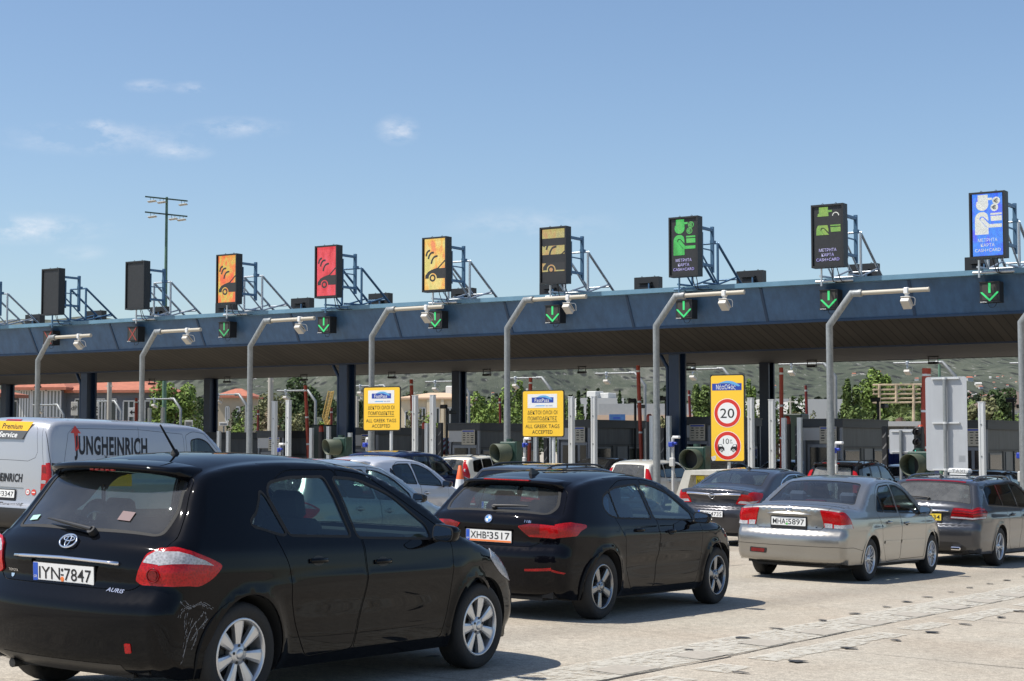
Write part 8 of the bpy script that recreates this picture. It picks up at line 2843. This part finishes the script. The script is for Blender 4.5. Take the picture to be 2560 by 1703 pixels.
def build_trees():
 T = [(352, 505, 950, 112, LG, 'leafy green tree behind the floodlight mast, left of the rear column', 2600), (688, 822, 940, 125, LD, 'dark round tree left of the front blue column', 2200), (640, 700, 968, 128, LO, 'olive tree behind the concrete pole left of the dark round tree', 900),
   (872, 912, 975, 130, LD, 'narrow dark tree just left of the left yellow tag sign', 700), (1040, 1100, 968, 185, LD, 'dark tree above the cream building', 700),
   (1150, 1225, 985, 105, LG, 'bright green tree right of the rear blue column', 1600), (1205, 1310, 962, 108, LG, 'bright green tree left of the right yellow tag sign', 2000), (1285, 1325, 928, 118, LG, 'tall pale green tree above the right yellow tag sign', 800),
   (1722, 1785, 958, 100, LM, 'green tree left of the speed limit sign', 1400), (1862, 1896, 946, 100, LG, 'green tree right of the speed limit sign', 900), (1900, 1945, 1012, 92, LG, 'low bright tree right of the rear blue column near the red arm', 700),
   (2092, 2160, 935, 98, LM, 'ragged green tree directly right of the tall camera pole', 1700), (2145, 2240, 915, 101, LG, 'tall green tree left of the rusty frame', 2300), (2190, 2312, 962, 104, LM, 'dense green tree behind the rusty frame', 2500),
   (2412, 2500, 992, 112, LO, 'olive green tree right of the grey sign back', 1700), (2470, 2552, 975, 112, LD, 'dark pine at the right behind the booth', 1500), (1955, 2012, 995, 135, LD, 'dark tree before the white warehouse', 800)]
 for (u0, u1, v, D, m, lab, n) in T:
  tree(u0, u1, v, D, m, lab, n=n)
 for (u0, u1, v, D, m, lab) in ((1440, 1452, 975, 170, LD, 'slim dark cypress at the left of the white building'), (1446, 1465, 998, 165, LD, 'dark conifer before the white building, left one'), (1462, 1484, 998, 165, LD, 'dark conifer before the white building, right one'), (1545, 1554, 984, 190, LD, 'tiny cypress above the grey warehouse')):
  tree(u0, u1, v, D, m, lab, name='cypress', n=500, tall=True, size=.12, group='dark conifers near the white building')
 Bs = [(0, 80, 1062, 98, LM, 'low green shrubs at the far left behind the booths'), (500, 565, 1035, 104, LG, 'light green shrub left of the small tan house'), (555, 625, 1025, 106, LO, 'olive scrub below the small tan house'), (560, 640, 1052, 100, LG, 'bright shrub left of the concrete pole'), (640, 720, 1010, 108, LB, 'dry brown brush beside the concrete pole'), (715, 790, 1032, 104, LO, 'pale olive brush under the dark round tree'),
   (770, 840, 1045, 100, LG, 'green brush left of the blue column'), (880, 925, 1030, 104, LO, 'brush beside the left yellow tag sign'), (995, 1075, 1022, 101, LO, 'spiky yellow green brush before the cream building'), (1060, 1120, 1040, 99, LG, 'green bush left of the rear blue column'), (1165, 1260, 1020, 98, LG, 'bright green hedge over the booth roof'), (1250, 1330, 1030, 99, LM, 'hedge behind the right yellow tag sign'),
   (1410, 1470, 1035, 104, LG, 'bush left of the white warehouse'), (1640, 1680, 1040, 104, LO, 'bush behind the blue column'), (1715, 1790, 1028, 97, LG, 'bright bush left of the speed limit sign'), (1950, 2020, 1035, 100, LO, 'olive scrub right of the thin red arm'), (2015, 2060, 1033, 102, LO, 'scrub before the white warehouse'),
   (2100, 2200, 1015, 95, LM, 'broad green bush over the booth roof'), (2180, 2290, 1030, 97, LD, 'dark bush by the palm'), (2410, 2480, 1035, 96, LD, 'dark bush right of the grey sign back'), (2470, 2556, 1025, 98, LM, 'bush at the right edge'), (1570, 1640, 1055, 100, LO, 'scrub behind the middle pole'), (420, 505, 1030, 104, LM, 'green bush at the mast foot')]
 for (u0, u1, v, D, m, lab) in Bs:
  tree(u0, u1, v, D, m, lab, name='bush', n=700, size=.10, group='bushes behind the booths', cat='bush', bush=True)
 r = random.Random(21)
 k = 0
 for u in [430, 470, 520, 600, 650, 700, 760, 820, 870, 920, 965, 1170, 1220, 1265, 1310, 1345, 1400, 1700, 1750, 1800, 1850, 1900, 1940, 2110, 2170, 2230, 2290, 2350, 2420, 2480, 2540]:
  k += 1
  tree(u - r.uniform(28, 40), u + r.uniform(28, 40), 996 + r.uniform(-14, 12), r.uniform(134, 148), [LD, LM, LO, LD][k % 4], 'tree in the far green row behind the booths, number %d counted from the left' % k, n=520, size=.10, group='far row of trees')
 # palm
 p = P(2252, 1048, D=92); z0 = ground_z(p.x, 90)
 root = empty('palm_tree', (p.x, p.y, z0), label='small fan palm with shaggy trunk left of the grey sign back', cat='palm')
 h = p.z - z0
 b = MB(); b.lathe([(.22, 0), (.26, h * .6), (.36, h * .85), (.30, h), (.05, h + .1)], 10); b.build('trunk', mat('palm trunk', (.09, .05, .035), .9, vary=.4, vscale=9), root)
 V = MB(); r = random.Random(5)
 for k in range(26):
  a = r.uniform(0, 2 * pi); e = r.uniform(-.1, 1.2); L = r.uniform(.9, 1.35)
  d = Vector((cos(a) * cos(e), sin(a) * cos(e), sin(e))); s = d.orthogonal().normalized(); tip = Vector((0, 0, h)) + d * L - Vector((0, 0, .25 * L))
  c = Vector((0, 0, h)) + d * L * .55
  for q in range(7):
   t = (q - 3) / 3
   e2 = tip + s * t * .45 - d * abs(t) * .25
   V.add([c - s * .03 + s * t * .05, c + s * .03 + s * t * .05, e2], [(0, 1, 2)])
  V.add([(0, 0, h), tuple(c - s * .03), tuple(c + s * .03)], [(0, 1, 2)])
 V.build('crown', mat('palm leaves', (.12, .16, .04), .6), root)
build_trees()
M_TILE = mat('terracotta tiles', (.42, .15, .09), .8, vary=.15, vscale=3, bump=.3, bscale=6)
M_GWALL = mat('grey blue render', (.15, .165, .19), .85, vary=.06)
M_CWALL = mat('cream render', (.62, .53, .38), .85)
M_WWALL = mat('white render', (.54, .54, .52), .85)
M_WFR = mat('window frame white', (.62, .62, .60), .6)
M_WGL = mat('window pane dark', (.05, .06, .06), .15)
M_CURT = mat('curtained pane', (.22, .23, .21), .5)
def facade(root, a, c, z0, z1, depth, mw, wins, name='wall'):
 """a, c: left and right ends of the front at ground (world xy)"""
 ux = Vector((c.x - a.x, c.y - a.y, 0)); L = ux.length; ux.normalize(); un = Vector((ux.y, -ux.x, 0))
 b = MB()
 b.prism(rect(0, z0, L, z1), ((a.x, a.y, 0), ux, (0, 0, 1), un), -depth, 0)
 w_ = b.build(name, mw, root)
 for (t0, t1, s0, s1, panes, mg) in wins:
  x0, x1 = L * t0, L * t1; q0, q1 = z0 + (z1 - z0) * s0, z0 + (z1 - z0) * s1
  fr = ((a.x, a.y, 0), ux, (0, 0, 1), un)
  f = MB(); fw = .10
  f.prism(rect(x0, q0, x1, q0 + fw), fr, 0, .06); f.prism(rect(x0, q1 - fw, x1, q1), fr, 0, .06)
  for k in range(panes + 1):
   xx = x0 + (x1 - x0) * k / panes
   f.prism(rect(xx - fw / 2, q0 + fw, xx + fw / 2, q1 - fw), fr, 0, .055)
  wo = f.build('window', M_WFR, root)
  g = MB(); g.prism(rect(x0, q0, x1, q1), fr, 0, .02); g.build('pane', mg, wo)
 return ux, un, L
def hip(root, a, ux, un, L, depth, z, rise, ov=.5, m=None, name='roof'):
 b = MB()
 A = Vector((a.x, a.y, 0))
 p = lambda x, y, zz: A + ux * x - un * y + Vector((0, 0, zz))
 e = [p(-ov, -ov, z), p(L + ov, -ov, z), p(L + ov, depth + ov, z), p(-ov, depth + ov, z)]
 k = min(depth / 2, L * .4)
 r0, r1 = p(k, depth / 2, z + rise), p(L - k, depth / 2, z + rise)
 b.add(e + [r0, r1], [(0, 1, 5, 4), (1, 2, 5), (2, 3, 4, 5), (3, 0, 4)])
 b.add([q - Vector((0, 0, .18)) for q in e], [(3, 2, 1, 0)], 0)
 b.add(e + [q - Vector((0, 0, .18)) for q in e], [(4, 5, 1, 0), (5, 6, 2, 1), (6, 7, 3, 2), (7, 4, 0, 3)])
 return b.build(name, m or M_TILE, root)
def build_buildings():
 # long grey building with tiled roof at the left
 D = 104
 a = P(47, 1010, D=113); c = P(372, 1010, D=112)
 g0 = ground_z(-60, 90) - .3
 zt = P(160, 965, D=110).z
 root = empty('tiled_building', (0, 0, 0), label='long grey building with terracotta hipped roof at the left under the canopy', cat='building')
 mid = a.lerp(c, .33)
 ux, un, L = facade(root, a, mid, g0, zt, 5, M_GWALL, [(.03, .28, .70, .98, 4, M_CURT), (.32, .62, .70, .98, 4, M_CURT), (.66, .98, .70, .98, 4, M_CURT)])
 hip(root, a, ux, un, L, 5, zt, .8, .5)
 a2 = mid - un * .9
 c2 = c - un * .9
 zt2 = P(300, 980, D=117).z
 ux, un, L = facade(root, a2, c2, g0, zt2, 6, M_GWALL, [(.10, .22, .62, .92, 2, M_WGL), (.34, .45, .60, .92, 3, M_WGL), (.50, .58, .45, .92, 1, M_WGL), (.66, .97, .58, .90, 5, M_WGL)])
 hip(root, a2, ux, un, L, 6, zt2, 1.1, .5)
 q = P(0, 1000, D=96)
 root = empty('tiled_annexe', (0, 0, 0), label='small annexe with low orange tiled roof at the left picture edge', cat='building')
 ux, un, L = facade(root, P(-60, 1010, D=92), P(46, 1010, D=96), g0, P(20, 985, D=94).z, 5, M_GWALL, [(.70, .95, .45, .95, 1, M_WGL)])
 hip(root, P(-60, 1010, D=92), ux, un, L, 5, P(20, 985, D=94).z, .7, .4)
 # white posters and small boards before it
 for (u, v, D_, w_, h_, txt, lab) in ((186, 1022, 92, .36, .75, 'P', 'white board with a letter P before the grey building'), (236, 1022, 92, .50, .72, '', 'white board with small print before the grey building'), (331, 1031, 94, .40, .52, '<', 'white arrow board at the right end of the grey building'), (559, 1060, 95, .5, .2, '', 'small grey board in the shrubs'), (472, 1058, 88, .42, .3, '', 'small lettered board over the van bonnet')):
  p = P(u, v, D=D_)
  root = empty('white_board', p, YAW, label=lab, cat='board')
  b = MB(); b.bbox((0, 0, 0), (w_, .06, h_), .01); b.build('board', M_WHITE, root)
  t = MB()
  if txt == 'P': t.text('dP', ((0, -.035, .05), (1, 0, 0), (0, 0, 1), (0, -1, 0)), .26, lift=.002)
  elif txt == '<': t.prism([(-.15, 0), (0, .14), (0, .04), (.16, .04), (.16, -.04), (0, -.04), (0, -.14)], ((0, -.032, 0), (1, 0, 0), (0, 0, 1), (0, -1, 0)), 0, .004)
  else:
   for j in range(3): t.box((0, -.034, h_ * (.12 - .2 * j)), (w_ * .75, .004, h_ * .07))
  t.build('lettering', M_INK, root)
  b = MB(); b.cyl((0, .06, -5), (0, .06, 0), .05, 8); b.build('post', M_PIPE, root)
 # small tan house
 root = empty('tan_house', (0, 0, 0), label='small tan house with orange roof left of a grey pole', cat='house')
 a = P(545, 1030, D=156.2); c = P(622, 1030, D=156)
 zt = P(575, 990, D=156).z
 ux, un, L = facade(root, a, c, -2, zt, 4, mat('tan render', (.36, .31, .23), .85), [(.25, .36, .70, .88, 2, M_WGL), (.60, .70, .70, .88, 2, M_WGL), (.78, .86, .35, .50, 1, M_WGL)])
 hip(root, a, ux, un, L, 4, zt, .75, .4)
 # cream hotel
 root = empty('cream_building', (0, 0, 0), label='cream two-storey building with arched bays between the yellow sign and rear column', cat='building')
 a = P(1003, 1040, D=164.6); c = P(1168, 1040, D=164)
 zt = P(1080, 994, D=164).z
 ux, un, L = facade(root, a, c, -2, zt, 5, M_CWALL, [(.06, .12, .62, .84, 1, M_WGL), (.27, .37, .66, .88, 2, M_WGL), (.48, .58, .66, .88, 2, M_WGL), (.68, .80, .66, .88, 2, M_WGL), (.88, .95, .66, .88, 1, M_WGL)])
 hip(root, a, ux, un, L, 5, zt, .55, .4, mat('pale tiles', (.60, .42, .28), .8))
 b = MB(); q = P(1110, 984, D=166); b.bbox((q.x, q.y + 2, q.z), (1.5, 1.5, 1.6), .1); b.build('chimney', M_WWALL, root)
 ux2, un2, L2 = ux, un, L
 b = MB()
 for t in (.2, .42, .63, .84): b.prism(rect(L * t - .15, -2, L * t + .15, zt - .2), ((a.x, a.y, 0), ux, (0, 0, 1), un), 0, .35)
 b.build('pilaster', M_CWALL, root)
 # white block and grey warehouse
 root = empty('white_building', (0, 0, 0), label='white stepped office block against the hill right of the yellow tag sign', cat='building')
 a = P(1440, 1035, D=210); c = P(1560, 1035, D=210)
 facade(root, a, c, -2, P(1500, 995, D=210).z, 6, M_WWALL, [(.20, .30, .78, .90, 3, M_WGL), (.58, .74, .80, .91, 4, M_WGL), (.80, .94, .80, .91, 4, M_WGL), (.05, .14, .55, .66, 2, M_WGL)])
 b = MB(); q = P(1508, 991, D=212); b.bbox((q.x, q.y + 1, q.z), (1.6, 2, .9), .1); q = P(1478, 990, D=212); b.bbox((q.x, q.y + 1, q.z), (1.4, 2, 1.2), .1); b.build('roof_block', M_WWALL, root)
 root = empty('grey_warehouse', (0, 0, 0), label='long pale grey warehouse below the hill behind the tallest middle pole', cat='building')
 a = P(1497, 1040, D=183); c = P(1740, 1040, D=182)
 ux, un, L = facade(root, a, c, -2, P(1600, 1008, D=180).z, 15, mat('warehouse cladding', (.36, .37, .37), .6, vary=.05), [(.09, .14, .62, .72, 3, M_WGL)])
 b = MB(); b.prism(rect(-.3, -2, L + .3, P(1600, 1037, D=180).z), ((a.x, a.y, 0), ux, (0, 0, 1), un), 0, .25); b.build('plinth_band', mat('peach band', (.58, .42, .30), .8), root)
 # blue hoarding
 p = P(1543, 1046, D=120)
 root = empty('hoarding', p, YAW, label='blue painted hoarding showing above the booth roof', cat='hoarding')
 b = MB(); b.box((0, 0, -.02), (1.15, .1, .62)); b.build('board', mat('hoarding blue', (.05, .14, .34), .6, vary=.15), root)
 t = MB(); t.text('VOLTEREZ', ((.0, -.055, .1), (1, 0, 0), (0, 0, 1), (0, -1, 0)), .35, width=1.3, lift=.003, bold=.02) if False else t.prism([(-.3, -.02), (.2, -.02), (.22, .08), (-.28, .08)], ((0, -.05, 0), (1, 0, 0), (0, 0, 1), (0, -1, 0)), 0, .01)
 t.build('dark_marks', M_SBLUE, root)
 b = MB(); b.cyl((-.5, .1, -5), (-.5, .1, 0), .06, 6); b.cyl((.5, .1, -5), (.5, .1, 0), .06, 6); b.build('post', M_PIPE, root)
 # white warehouse at the right
 root = empty('white_warehouse', (0, 0, 0), label='white gabled warehouse left of the tall camera pole at the right', cat='building')
 a = P(2012, 1035, D=150); c = P(2120, 1035, D=150)
 facade(root, a, c, -2, P(2060, 998, D=150).z, 15, M_WWALL, [(.17, .26, .58, .72, 1, M_WGL), (.40, .46, .58, .72, 1, M_WGL)])
 root = empty('white_shed', (0, 0, 0), label='low white shed roof left of the thin red barrier arm', cat='building')
 a = P(1905, 1035, D=170); c = P(2005, 1035, D=170)
 facade(root, a, c, -2, P(1950, 997, D=170).z, 12, M_WWALL, [(.5, .6, .6, .7, 2, M_WGL)])
 # flat white station canopy
 root = empty('station_roof', (0, 0, 0), label='low white flat-roofed building behind the palm', cat='building')
 a = P(2208, 1080, D=88); c = P(2312, 1080, D=88)
 z1 = P(2260, 1054, D=88).z; z2 = P(2260, 1066, D=88).z
 facade(root, a, c, ground_z(a.x, 88) - .2, z2, 5, M_BOOTH, [(.08, .30, .30, .85, 2, M_WGL), (.62, .92, .30, .85, 2, M_WGL)])
 b = MB(); ux = (c - a); ux.z = 0; L = ux.length; ux.normalize(); un = Vector((ux.y, -ux.x, 0))
 b.prism(rect(-.4, z2, L + .4, z1), ((a.x, a.y, 0), ux, (0, 0, 1), un), -5.5, .8); b.build('roof', M_WWALL, root)
 # dark gabled house at the far right
 root = empty('brown_house', (0, 0, 0), label='brown roofed house behind the trees at the right edge', cat='house')
 a = P(2520, 1030, D=125); c = P(2600, 1030, D=125)
 ux, un, L = facade(root, a, c, -2, P(2560, 1012, D=125).z, 8, M_WWALL, [(.2, .4, .7, .9, 2, M_WGL)])
 hip(root, a, ux, un, L, 8, P(2560, 1012, D=125).z, 1.3, .6, mat('brown tiles', (.14, .10, .08), .85))
 # rusty billboard frame
 root = empty('billboard_frame', (0, 0, 0), label='rusty empty billboard frame standing before the green trees', cat='frame')
 rust = mat('rusty steel', (.46, .36, .24), .8, vary=.35, vscale=2)
 D = 90
 Q = lambda u, v: P(u, v, D=D)
 b = MB()
 for u, v0, v1 in ((2198, 962, 1050), (2240.5, 962, 1006), (2284, 962, 1060)): b.cyl(Q(u, v0), Q(u, v1), .085, 6)
 b.cyl(Q(2198, 1050), Q(2198, 1110), .09, 6); b.cyl(Q(2284, 1060), Q(2284, 1110), .09, 6)
 b.build('upright', rust, root)
 b = MB()
 for v in (962, 974, 985, 996, 1006): b.cyl(Q(2182, v + .5), Q(2304, v - .5), .05, 6)
 b.cyl(Q(2182, 974), Q(2186, 985), .03, 6)
 b.build('rail', rust, root)
 # floodlight masts
 def mast(u, vt, D_, lab, arms=True, lean=0):
  top = P(u, vt, D=D_); z0 = ground_z(top.x, 90) - .5
  root = empty('floodlight_mast', (top.x, top.y, z0), YAW, label=lab, cat='mast')
  h = top.z - z0
  b = MB(); b.cyl((0, 0, 0), (0, 0, h), .15, 12, r1=.075); b.build('mast_pole', mat('mast green', (.10, .19, .13), .6, vary=.25, vscale=3), root)
  if arms:
   for k, (dz, xs) in enumerate(((.12, (-.83, -.25, 1.03)), (1.05, (-.80, .45, .95)))):
    b = MB(); R_ = Vector((1, -.4, 0)).normalized()
    sl = -.105
    b.box((0, -.12, h - dz), (2.55, .08, .08), R=Matrix.Rotation(radians(6), 3, 'Y')); b.build('crossbar', M_DGREEN, root)
    for x in xs:
     zc = h - dz - x * .105 - .26
     f = MB()
     f.bbox((x + .0, -.25, zc), (.50, .42, .07), .02, R=Matrix.Rotation(radians(-8), 3, 'Y')); f.box((x - .12, -.15, zc + .12), (.02, .02, .24), mi=1); f.box((x + .08, -.15, zc + .12), (.02, .02, .24), mi=1)
     f.build('floodlight', [mat('floodlight grey', (.50, .48, .42), .5), M_DGREEN], root)
  return root
 mast(417, 493, 100, 'tall green mast with two crossbars of floodlights, rising into the sky')
 mast(2348, 890, 110, 'pale green mast above the grey sign back', False)
 for (u, v, D_, r, lab) in ((274, 955, 98, .13, 'concrete utility pole before the grey tiled building'), (677, 942, 96, .15, 'tall pale concrete pole left of the first aluminium pair'), (893, 990, 100, .10, 'thin concrete pole left of the left yellow tag sign'), (1976, 995, 110, .06, 'thin lamp pole right of the thin red arm')):
  p = P(u, v, D=D_); z0 = ground_z(p.x, 90) - .4
  b = MB(); b.cyl((0, 0, 0), (0, 0, p.z - z0), r * 1.25, 10, r1=r); b.box((0, -.02, p.z - z0 - .25), (.5, .06, .06))
  simple('utility_pole', b, mat('weathered concrete', (.42, .40, .35), .85), (p.x, p.y, z0), lab, 'pole', 'concrete poles')
 # security cameras on dark posts above booth roofs
 for (u, v, D_, lab) in ((1588, 1005, 66, 'dark camera on a mast at a booth corner left of the tall red arm'), (2195, 1003, 62, 'dark camera on a mast above the booth left of the rusty frame'), (1117, 1020, 68, 'pair of black security cameras left of the rear blue column'), (2533, 1004, 62, 'dark camera mast above the right booth'), (1665, 1000, 66, 'black security camera on the blue column')):
  p = P(u, v, D=D_); z0 = ground_z(p.x, 58)
  root = empty('security_camera', (p.x, p.y, z0), YAW, label=lab, cat='security camera')
  h = p.z - z0
  b = MB(); b.cyl((0, 0, 0), (0, 0, h), .05, 8); b.build('post', M_BOX, root)
  b = MB(); b.bbox((-.12, -.1, h + .05), (.16, .42, .16), .03, R=Matrix.Rotation(radians(30), 3, 'Z')); b.bbox((.22, -.1, h - .18), (.16, .42, .14), .03, R=Matrix.Rotation(radians(-35), 3, 'Z')); b.build('camera', M_BOX, root)
 # folded crane arm
 root = empty('crane_arm', (0, 0, 0), label='yellow lattice crane arm standing folded among the bushes', cat='crane')
 D = 95
 ym = mat('crane yellow', (.50, .34, .10), .6)
 def lattice(b, p0, p1, w_, n):
  d = (p1 - p0); s = Vector((cos(YAW), sin(YAW), 0)) * w_; e = Vector((-sin(YAW), cos(YAW), 0)) * w_
  for o in (s, -s, e): b.cyl(p0 + o, p1 + o, .035, 5)
  for k in range(n):
   a = p0 + d * (k / n); c = p0 + d * ((k + 1) / n)
   b.cyl(a + s, c - s, .022, 5); b.cyl(a - s, c + s, .022, 5); b.cyl(a + e, c + s, .022, 5)
 b = MB(); lattice(b, P(813, 1042, D=D), P(828, 978, D=D), .15, 9); b.build('upper_boom', ym, root)
 b = MB(); lattice(b, P(812, 1042, D=D), P(819, 1062, D=D), .12, 3); b.cyl(P(819, 1062, D=D), P(826, 1050, D=D), .05, 6); b.cyl(P(819, 1064, D=D), P(824, 1110, D=D), .14, 8); b.build('lower_boom', ym, root)
 # green kiosk blocks between lanes
 for (u, v, D_, w_, lab) in ((810, 1062, 72, 1.0, 'dark green cabinet left of the blue column'), (1985, 1035, 70, 1.0, 'dark green cabinet left of the booth')):
  p = P(u, v, D=D_); z0 = ground_z(p.x, 58)
  b = MB(); b.bbox((0, 0, (p.z - z0) / 2), (w_, .8, p.z - z0), .04); b.box((0, -.41, (p.z - z0) * .55), (w_ * .8, .02, (p.z - z0) * .7))
  simple('green_cabinet', b, mat('cabinet green', (.02, .035, .028), .5), (p.x, p.y, z0), lab, 'cabinet', 'dark green cabinets')
build_buildings()
def build_hills():
 m = mat('hillside', (.15, .155, .12), .95)
 t = m.node_tree; b = t.nodes['Principled BSDF']
 tc = nd(t, 'ShaderNodeTexCoord')
 n1 = nd(t, 'ShaderNodeTexNoise', i_Scale=.010, i_Detail=6.0, i_Roughness=.65)
 n2 = nd(t, 'ShaderNodeTexNoise', i_Scale=.09, i_Detail=8.0, i_Roughness=.75)
 n3 = nd(t, 'ShaderNodeTexVoronoi', i_Scale=.12)
 mp0 = nd(t, 'ShaderNodeMapping', vector_type='TEXTURE'); mp0.inputs['Rotation'].default_value = (0, 0, YAW); mp0.inputs['Scale'].default_value = (.8, 5.0, 1)
 t.links.new(tc.outputs['Object'], mp0.inputs['Vector'])
 for n in (n1, n2, n3): t.links.new(mp0.outputs[0], n.inputs['Vector'])
 r1 = nd(t, 'ShaderNodeValToRGB')
 e = r1.color_ramp.elements
 e[0].position = .42; e[0].color = (.040, .050, .030, 1); e[1].position = .62; e[1].color = (.135, .132, .108, 1)
 q = e.new(.52); q.color = (.070, .078, .052, 1)
 ad = nd(t, 'ShaderNodeMath', operation='MULTIPLY_ADD'); ad.inputs[1].default_value = .55
 t.links.new(n1.outputs[0], ad.inputs[0]);
 k = nd(t, 'ShaderNodeMath', operation='MULTIPLY'); k.inputs[1].default_value = .45; t.links.new(n2.outputs[0], k.inputs[0]); t.links.new(k.outputs[0], ad.inputs[2])
 t.links.new(ad.outputs[0], r1.inputs[0])
 # dark scrub dots and pale rocks
 r2 = nd(t, 'ShaderNodeMapRange'); r2.inputs[1].default_value = .22; r2.inputs[2].default_value = .42; r2.inputs[3].default_value = .22; r2.inputs[4].default_value = 1.15
 t.links.new(n3.outputs['Distance'], r2.inputs[0])
 v = nd(t, 'ShaderNodeVectorMath', operation='SCALE'); t.links.new(r1.outputs[0], v.inputs[0]); t.links.new(r2.outputs[0], v.inputs['Scale'])
 n4 = nd(t, 'ShaderNodeTexNoise', i_Scale=.16, i_Detail=4.0, i_Roughness=.8); t.links.new(mp0.outputs[0], n4.inputs['Vector'])
 r3 = nd(t, 'ShaderNodeMapRange'); r3.inputs[1].default_value = .62; r3.inputs[2].default_value = .70; t.links.new(n4.outputs[0], r3.inputs[0])
 mxx = nd(t, 'ShaderNodeMixRGB'); mxx.inputs[2].default_value = (.30, .29, .27, 1); t.links.new(r3.outputs[0], mxx.inputs[0]); t.links.new(v.outputs[0], mxx.inputs[1])
 t.links.new(mxx.outputs[0], b.inputs['Base Color'])
 bp = nd(t, 'ShaderNodeBump', i_Strength=.9, i_Distance=3.0)
 t.links.new(n2.outputs[0], bp.inputs['Height']); t.links.new(bp.outputs[0], b.inputs['Normal'])
 # terrain: rises from 700 m out to a crest
 r = np.random.RandomState(4)
 NU, NV = 260, 60
 V = []
 ph = r.uniform(0, 6.28, (14, 2)); fr_ = r.uniform(.6, 7.0, 14)
 for j in range(NV):
  d = 520 + (2600 - 520) * (j / (NV - 1)) ** 1.1
  for i in range(NU):
   a = -.95 + 1.9 * i / (NU - 1)
   x = d * math.tan(a)
   s = (j / (NV - 1))
   crest = 172 + 22 * (i / NU) + 8 * math.sin(i * .06 + 1)
   hh = crest * (sstep(np.array([s * 1.05]))[0] ** 1.0) * .55 + crest * .45 * s
   bump = sum(math.sin(fr_[q] * a * 16 + ph[q][0]) * math.cos(fr_[q] * s * 7 + ph[q][1]) / (1 + fr_[q]) for q in range(14))
   hh += bump * 9 * min(1, s * 4)
   V.append((x * cos(YAW) - d * sin(YAW), x * sin(YAW) + d * cos(YAW), hh - 6))
 F = [(j * NU + i, j * NU + i + 1, (j + 1) * NU + i + 1, (j + 1) * NU + i) for j in range(NV - 1) for i in range(NU - 1)]
 bb = MB(); bb.add(V, F, sm=True)
 hill = tag(bb.build('hills', m), kind='structure')
 bpy.context.view_layer.update()
 from mathutils.bvhtree import BVHTree
 bvh = BVHTree.FromPolygons([Vector(v_) for v_ in V], F)
 def on(u, v_):
  d = pix_dir(u, v_)
  h_ = bvh.ray_cast(CAM, d)
  return h_[0]
 rr = random.Random(9)
 mats = [M_WWALL, mat('village cream', (.60, .52, .40), .85), mat('village white', (.7, .68, .64), .85)]
 n = 0
 spots = [(2424, 953), (2447, 968), (2442, 964), (2452, 972), (2135, 940), (2197, 935), (2292, 952), (2362, 950), (1935, 970)]
 for k in range(72):
  u = rr.uniform(2420, 2556); v_ = 992 - (u - 2420) * .04 + rr.gauss(0, 5.5)
  spots.append((u, v_))
 for k in range(10): spots.append((rr.uniform(2425, 2556), rr.uniform(940, 975)))
 for k in range(10): spots.append((rr.uniform(1190, 1330), rr.uniform(975, 990)))
 for k, (u, v_) in enumerate(spots):
  h_ = on(u, v_)
  if h_ is None: continue
  sc_ = (h_ - CAM).length / FPX * rr.uniform(2.6, 5.0)
  if k < 9: sc_ = (h_ - CAM).length / FPX * (11 if k < 2 else 7)
  o = empty('village_house', h_, YAW + rr.uniform(-.5, .5), label='tiny pale village house with red roof on the far hillside', cat='house', group='village houses on the hillside')
  b_ = MB(); b_.box((0, 0, sc_ * .3), (sc_ * 1.3, sc_, sc_ * .9)); b_.build('wall', mats[k % 3], o)
  b_ = MB(); W2 = sc_ * .72; b_.add([(-W2, -sc_ * .55, sc_ * .75), (W2, -sc_ * .55, sc_ * .75), (W2, sc_ * .55, sc_ * .75), (-W2, sc_ * .55, sc_ * .75), (-W2 * .8, 0, sc_ * 1.05), (W2 * .8, 0, sc_ * 1.05)], [(0, 1, 5, 4), (2, 3, 4, 5), (1, 2, 5), (3, 0, 4), (3, 2, 1, 0)])
  b_.build('roof', M_TILE if rr.random() < .7 else mats[0], o)
 # scattered trees over the foot of the hill: one mass
 g = np.random.RandomState(12)
 Vv, Ff = [], []
 for k in range(4200):
  u = g.uniform(-80, 2640); v_ = 1042 - abs(g.normal(0, 1)) * 20
  h_ = on(u, v_)
  if h_ is None: continue
  dist = (h_ - CAM).length
  s0 = g.uniform(1.0, 2.6)
  o = len(Vv); c = np.array(h_) + np.array([0, 0, s0 * .5])
  for q in range(16):
   d = g.normal(size=3); d /= np.linalg.norm(d)
   Vv.append(tuple(c + d * s0 * np.array([1, 1, .8]) * g.uniform(.6, 1.1)))
  for q in range(14):
   a_ = g.permutation(16)[:3]
   Ff.append(tuple(int(o + z) for z in a_))
 me = bpy.data.meshes.new('scrub_trees'); me.from_pydata(Vv, [], Ff); me.materials.append(mat('scrub', (.055, .072, .036), .9, vary=.3, vscale=.05))
 o = bpy.data.objects.new('hillside_scrub', me); COL.objects.link(o); tag(o, 'dark green scrub and trees covering the foot of the hill', 'scrub', kind='stuff')
build_hills()
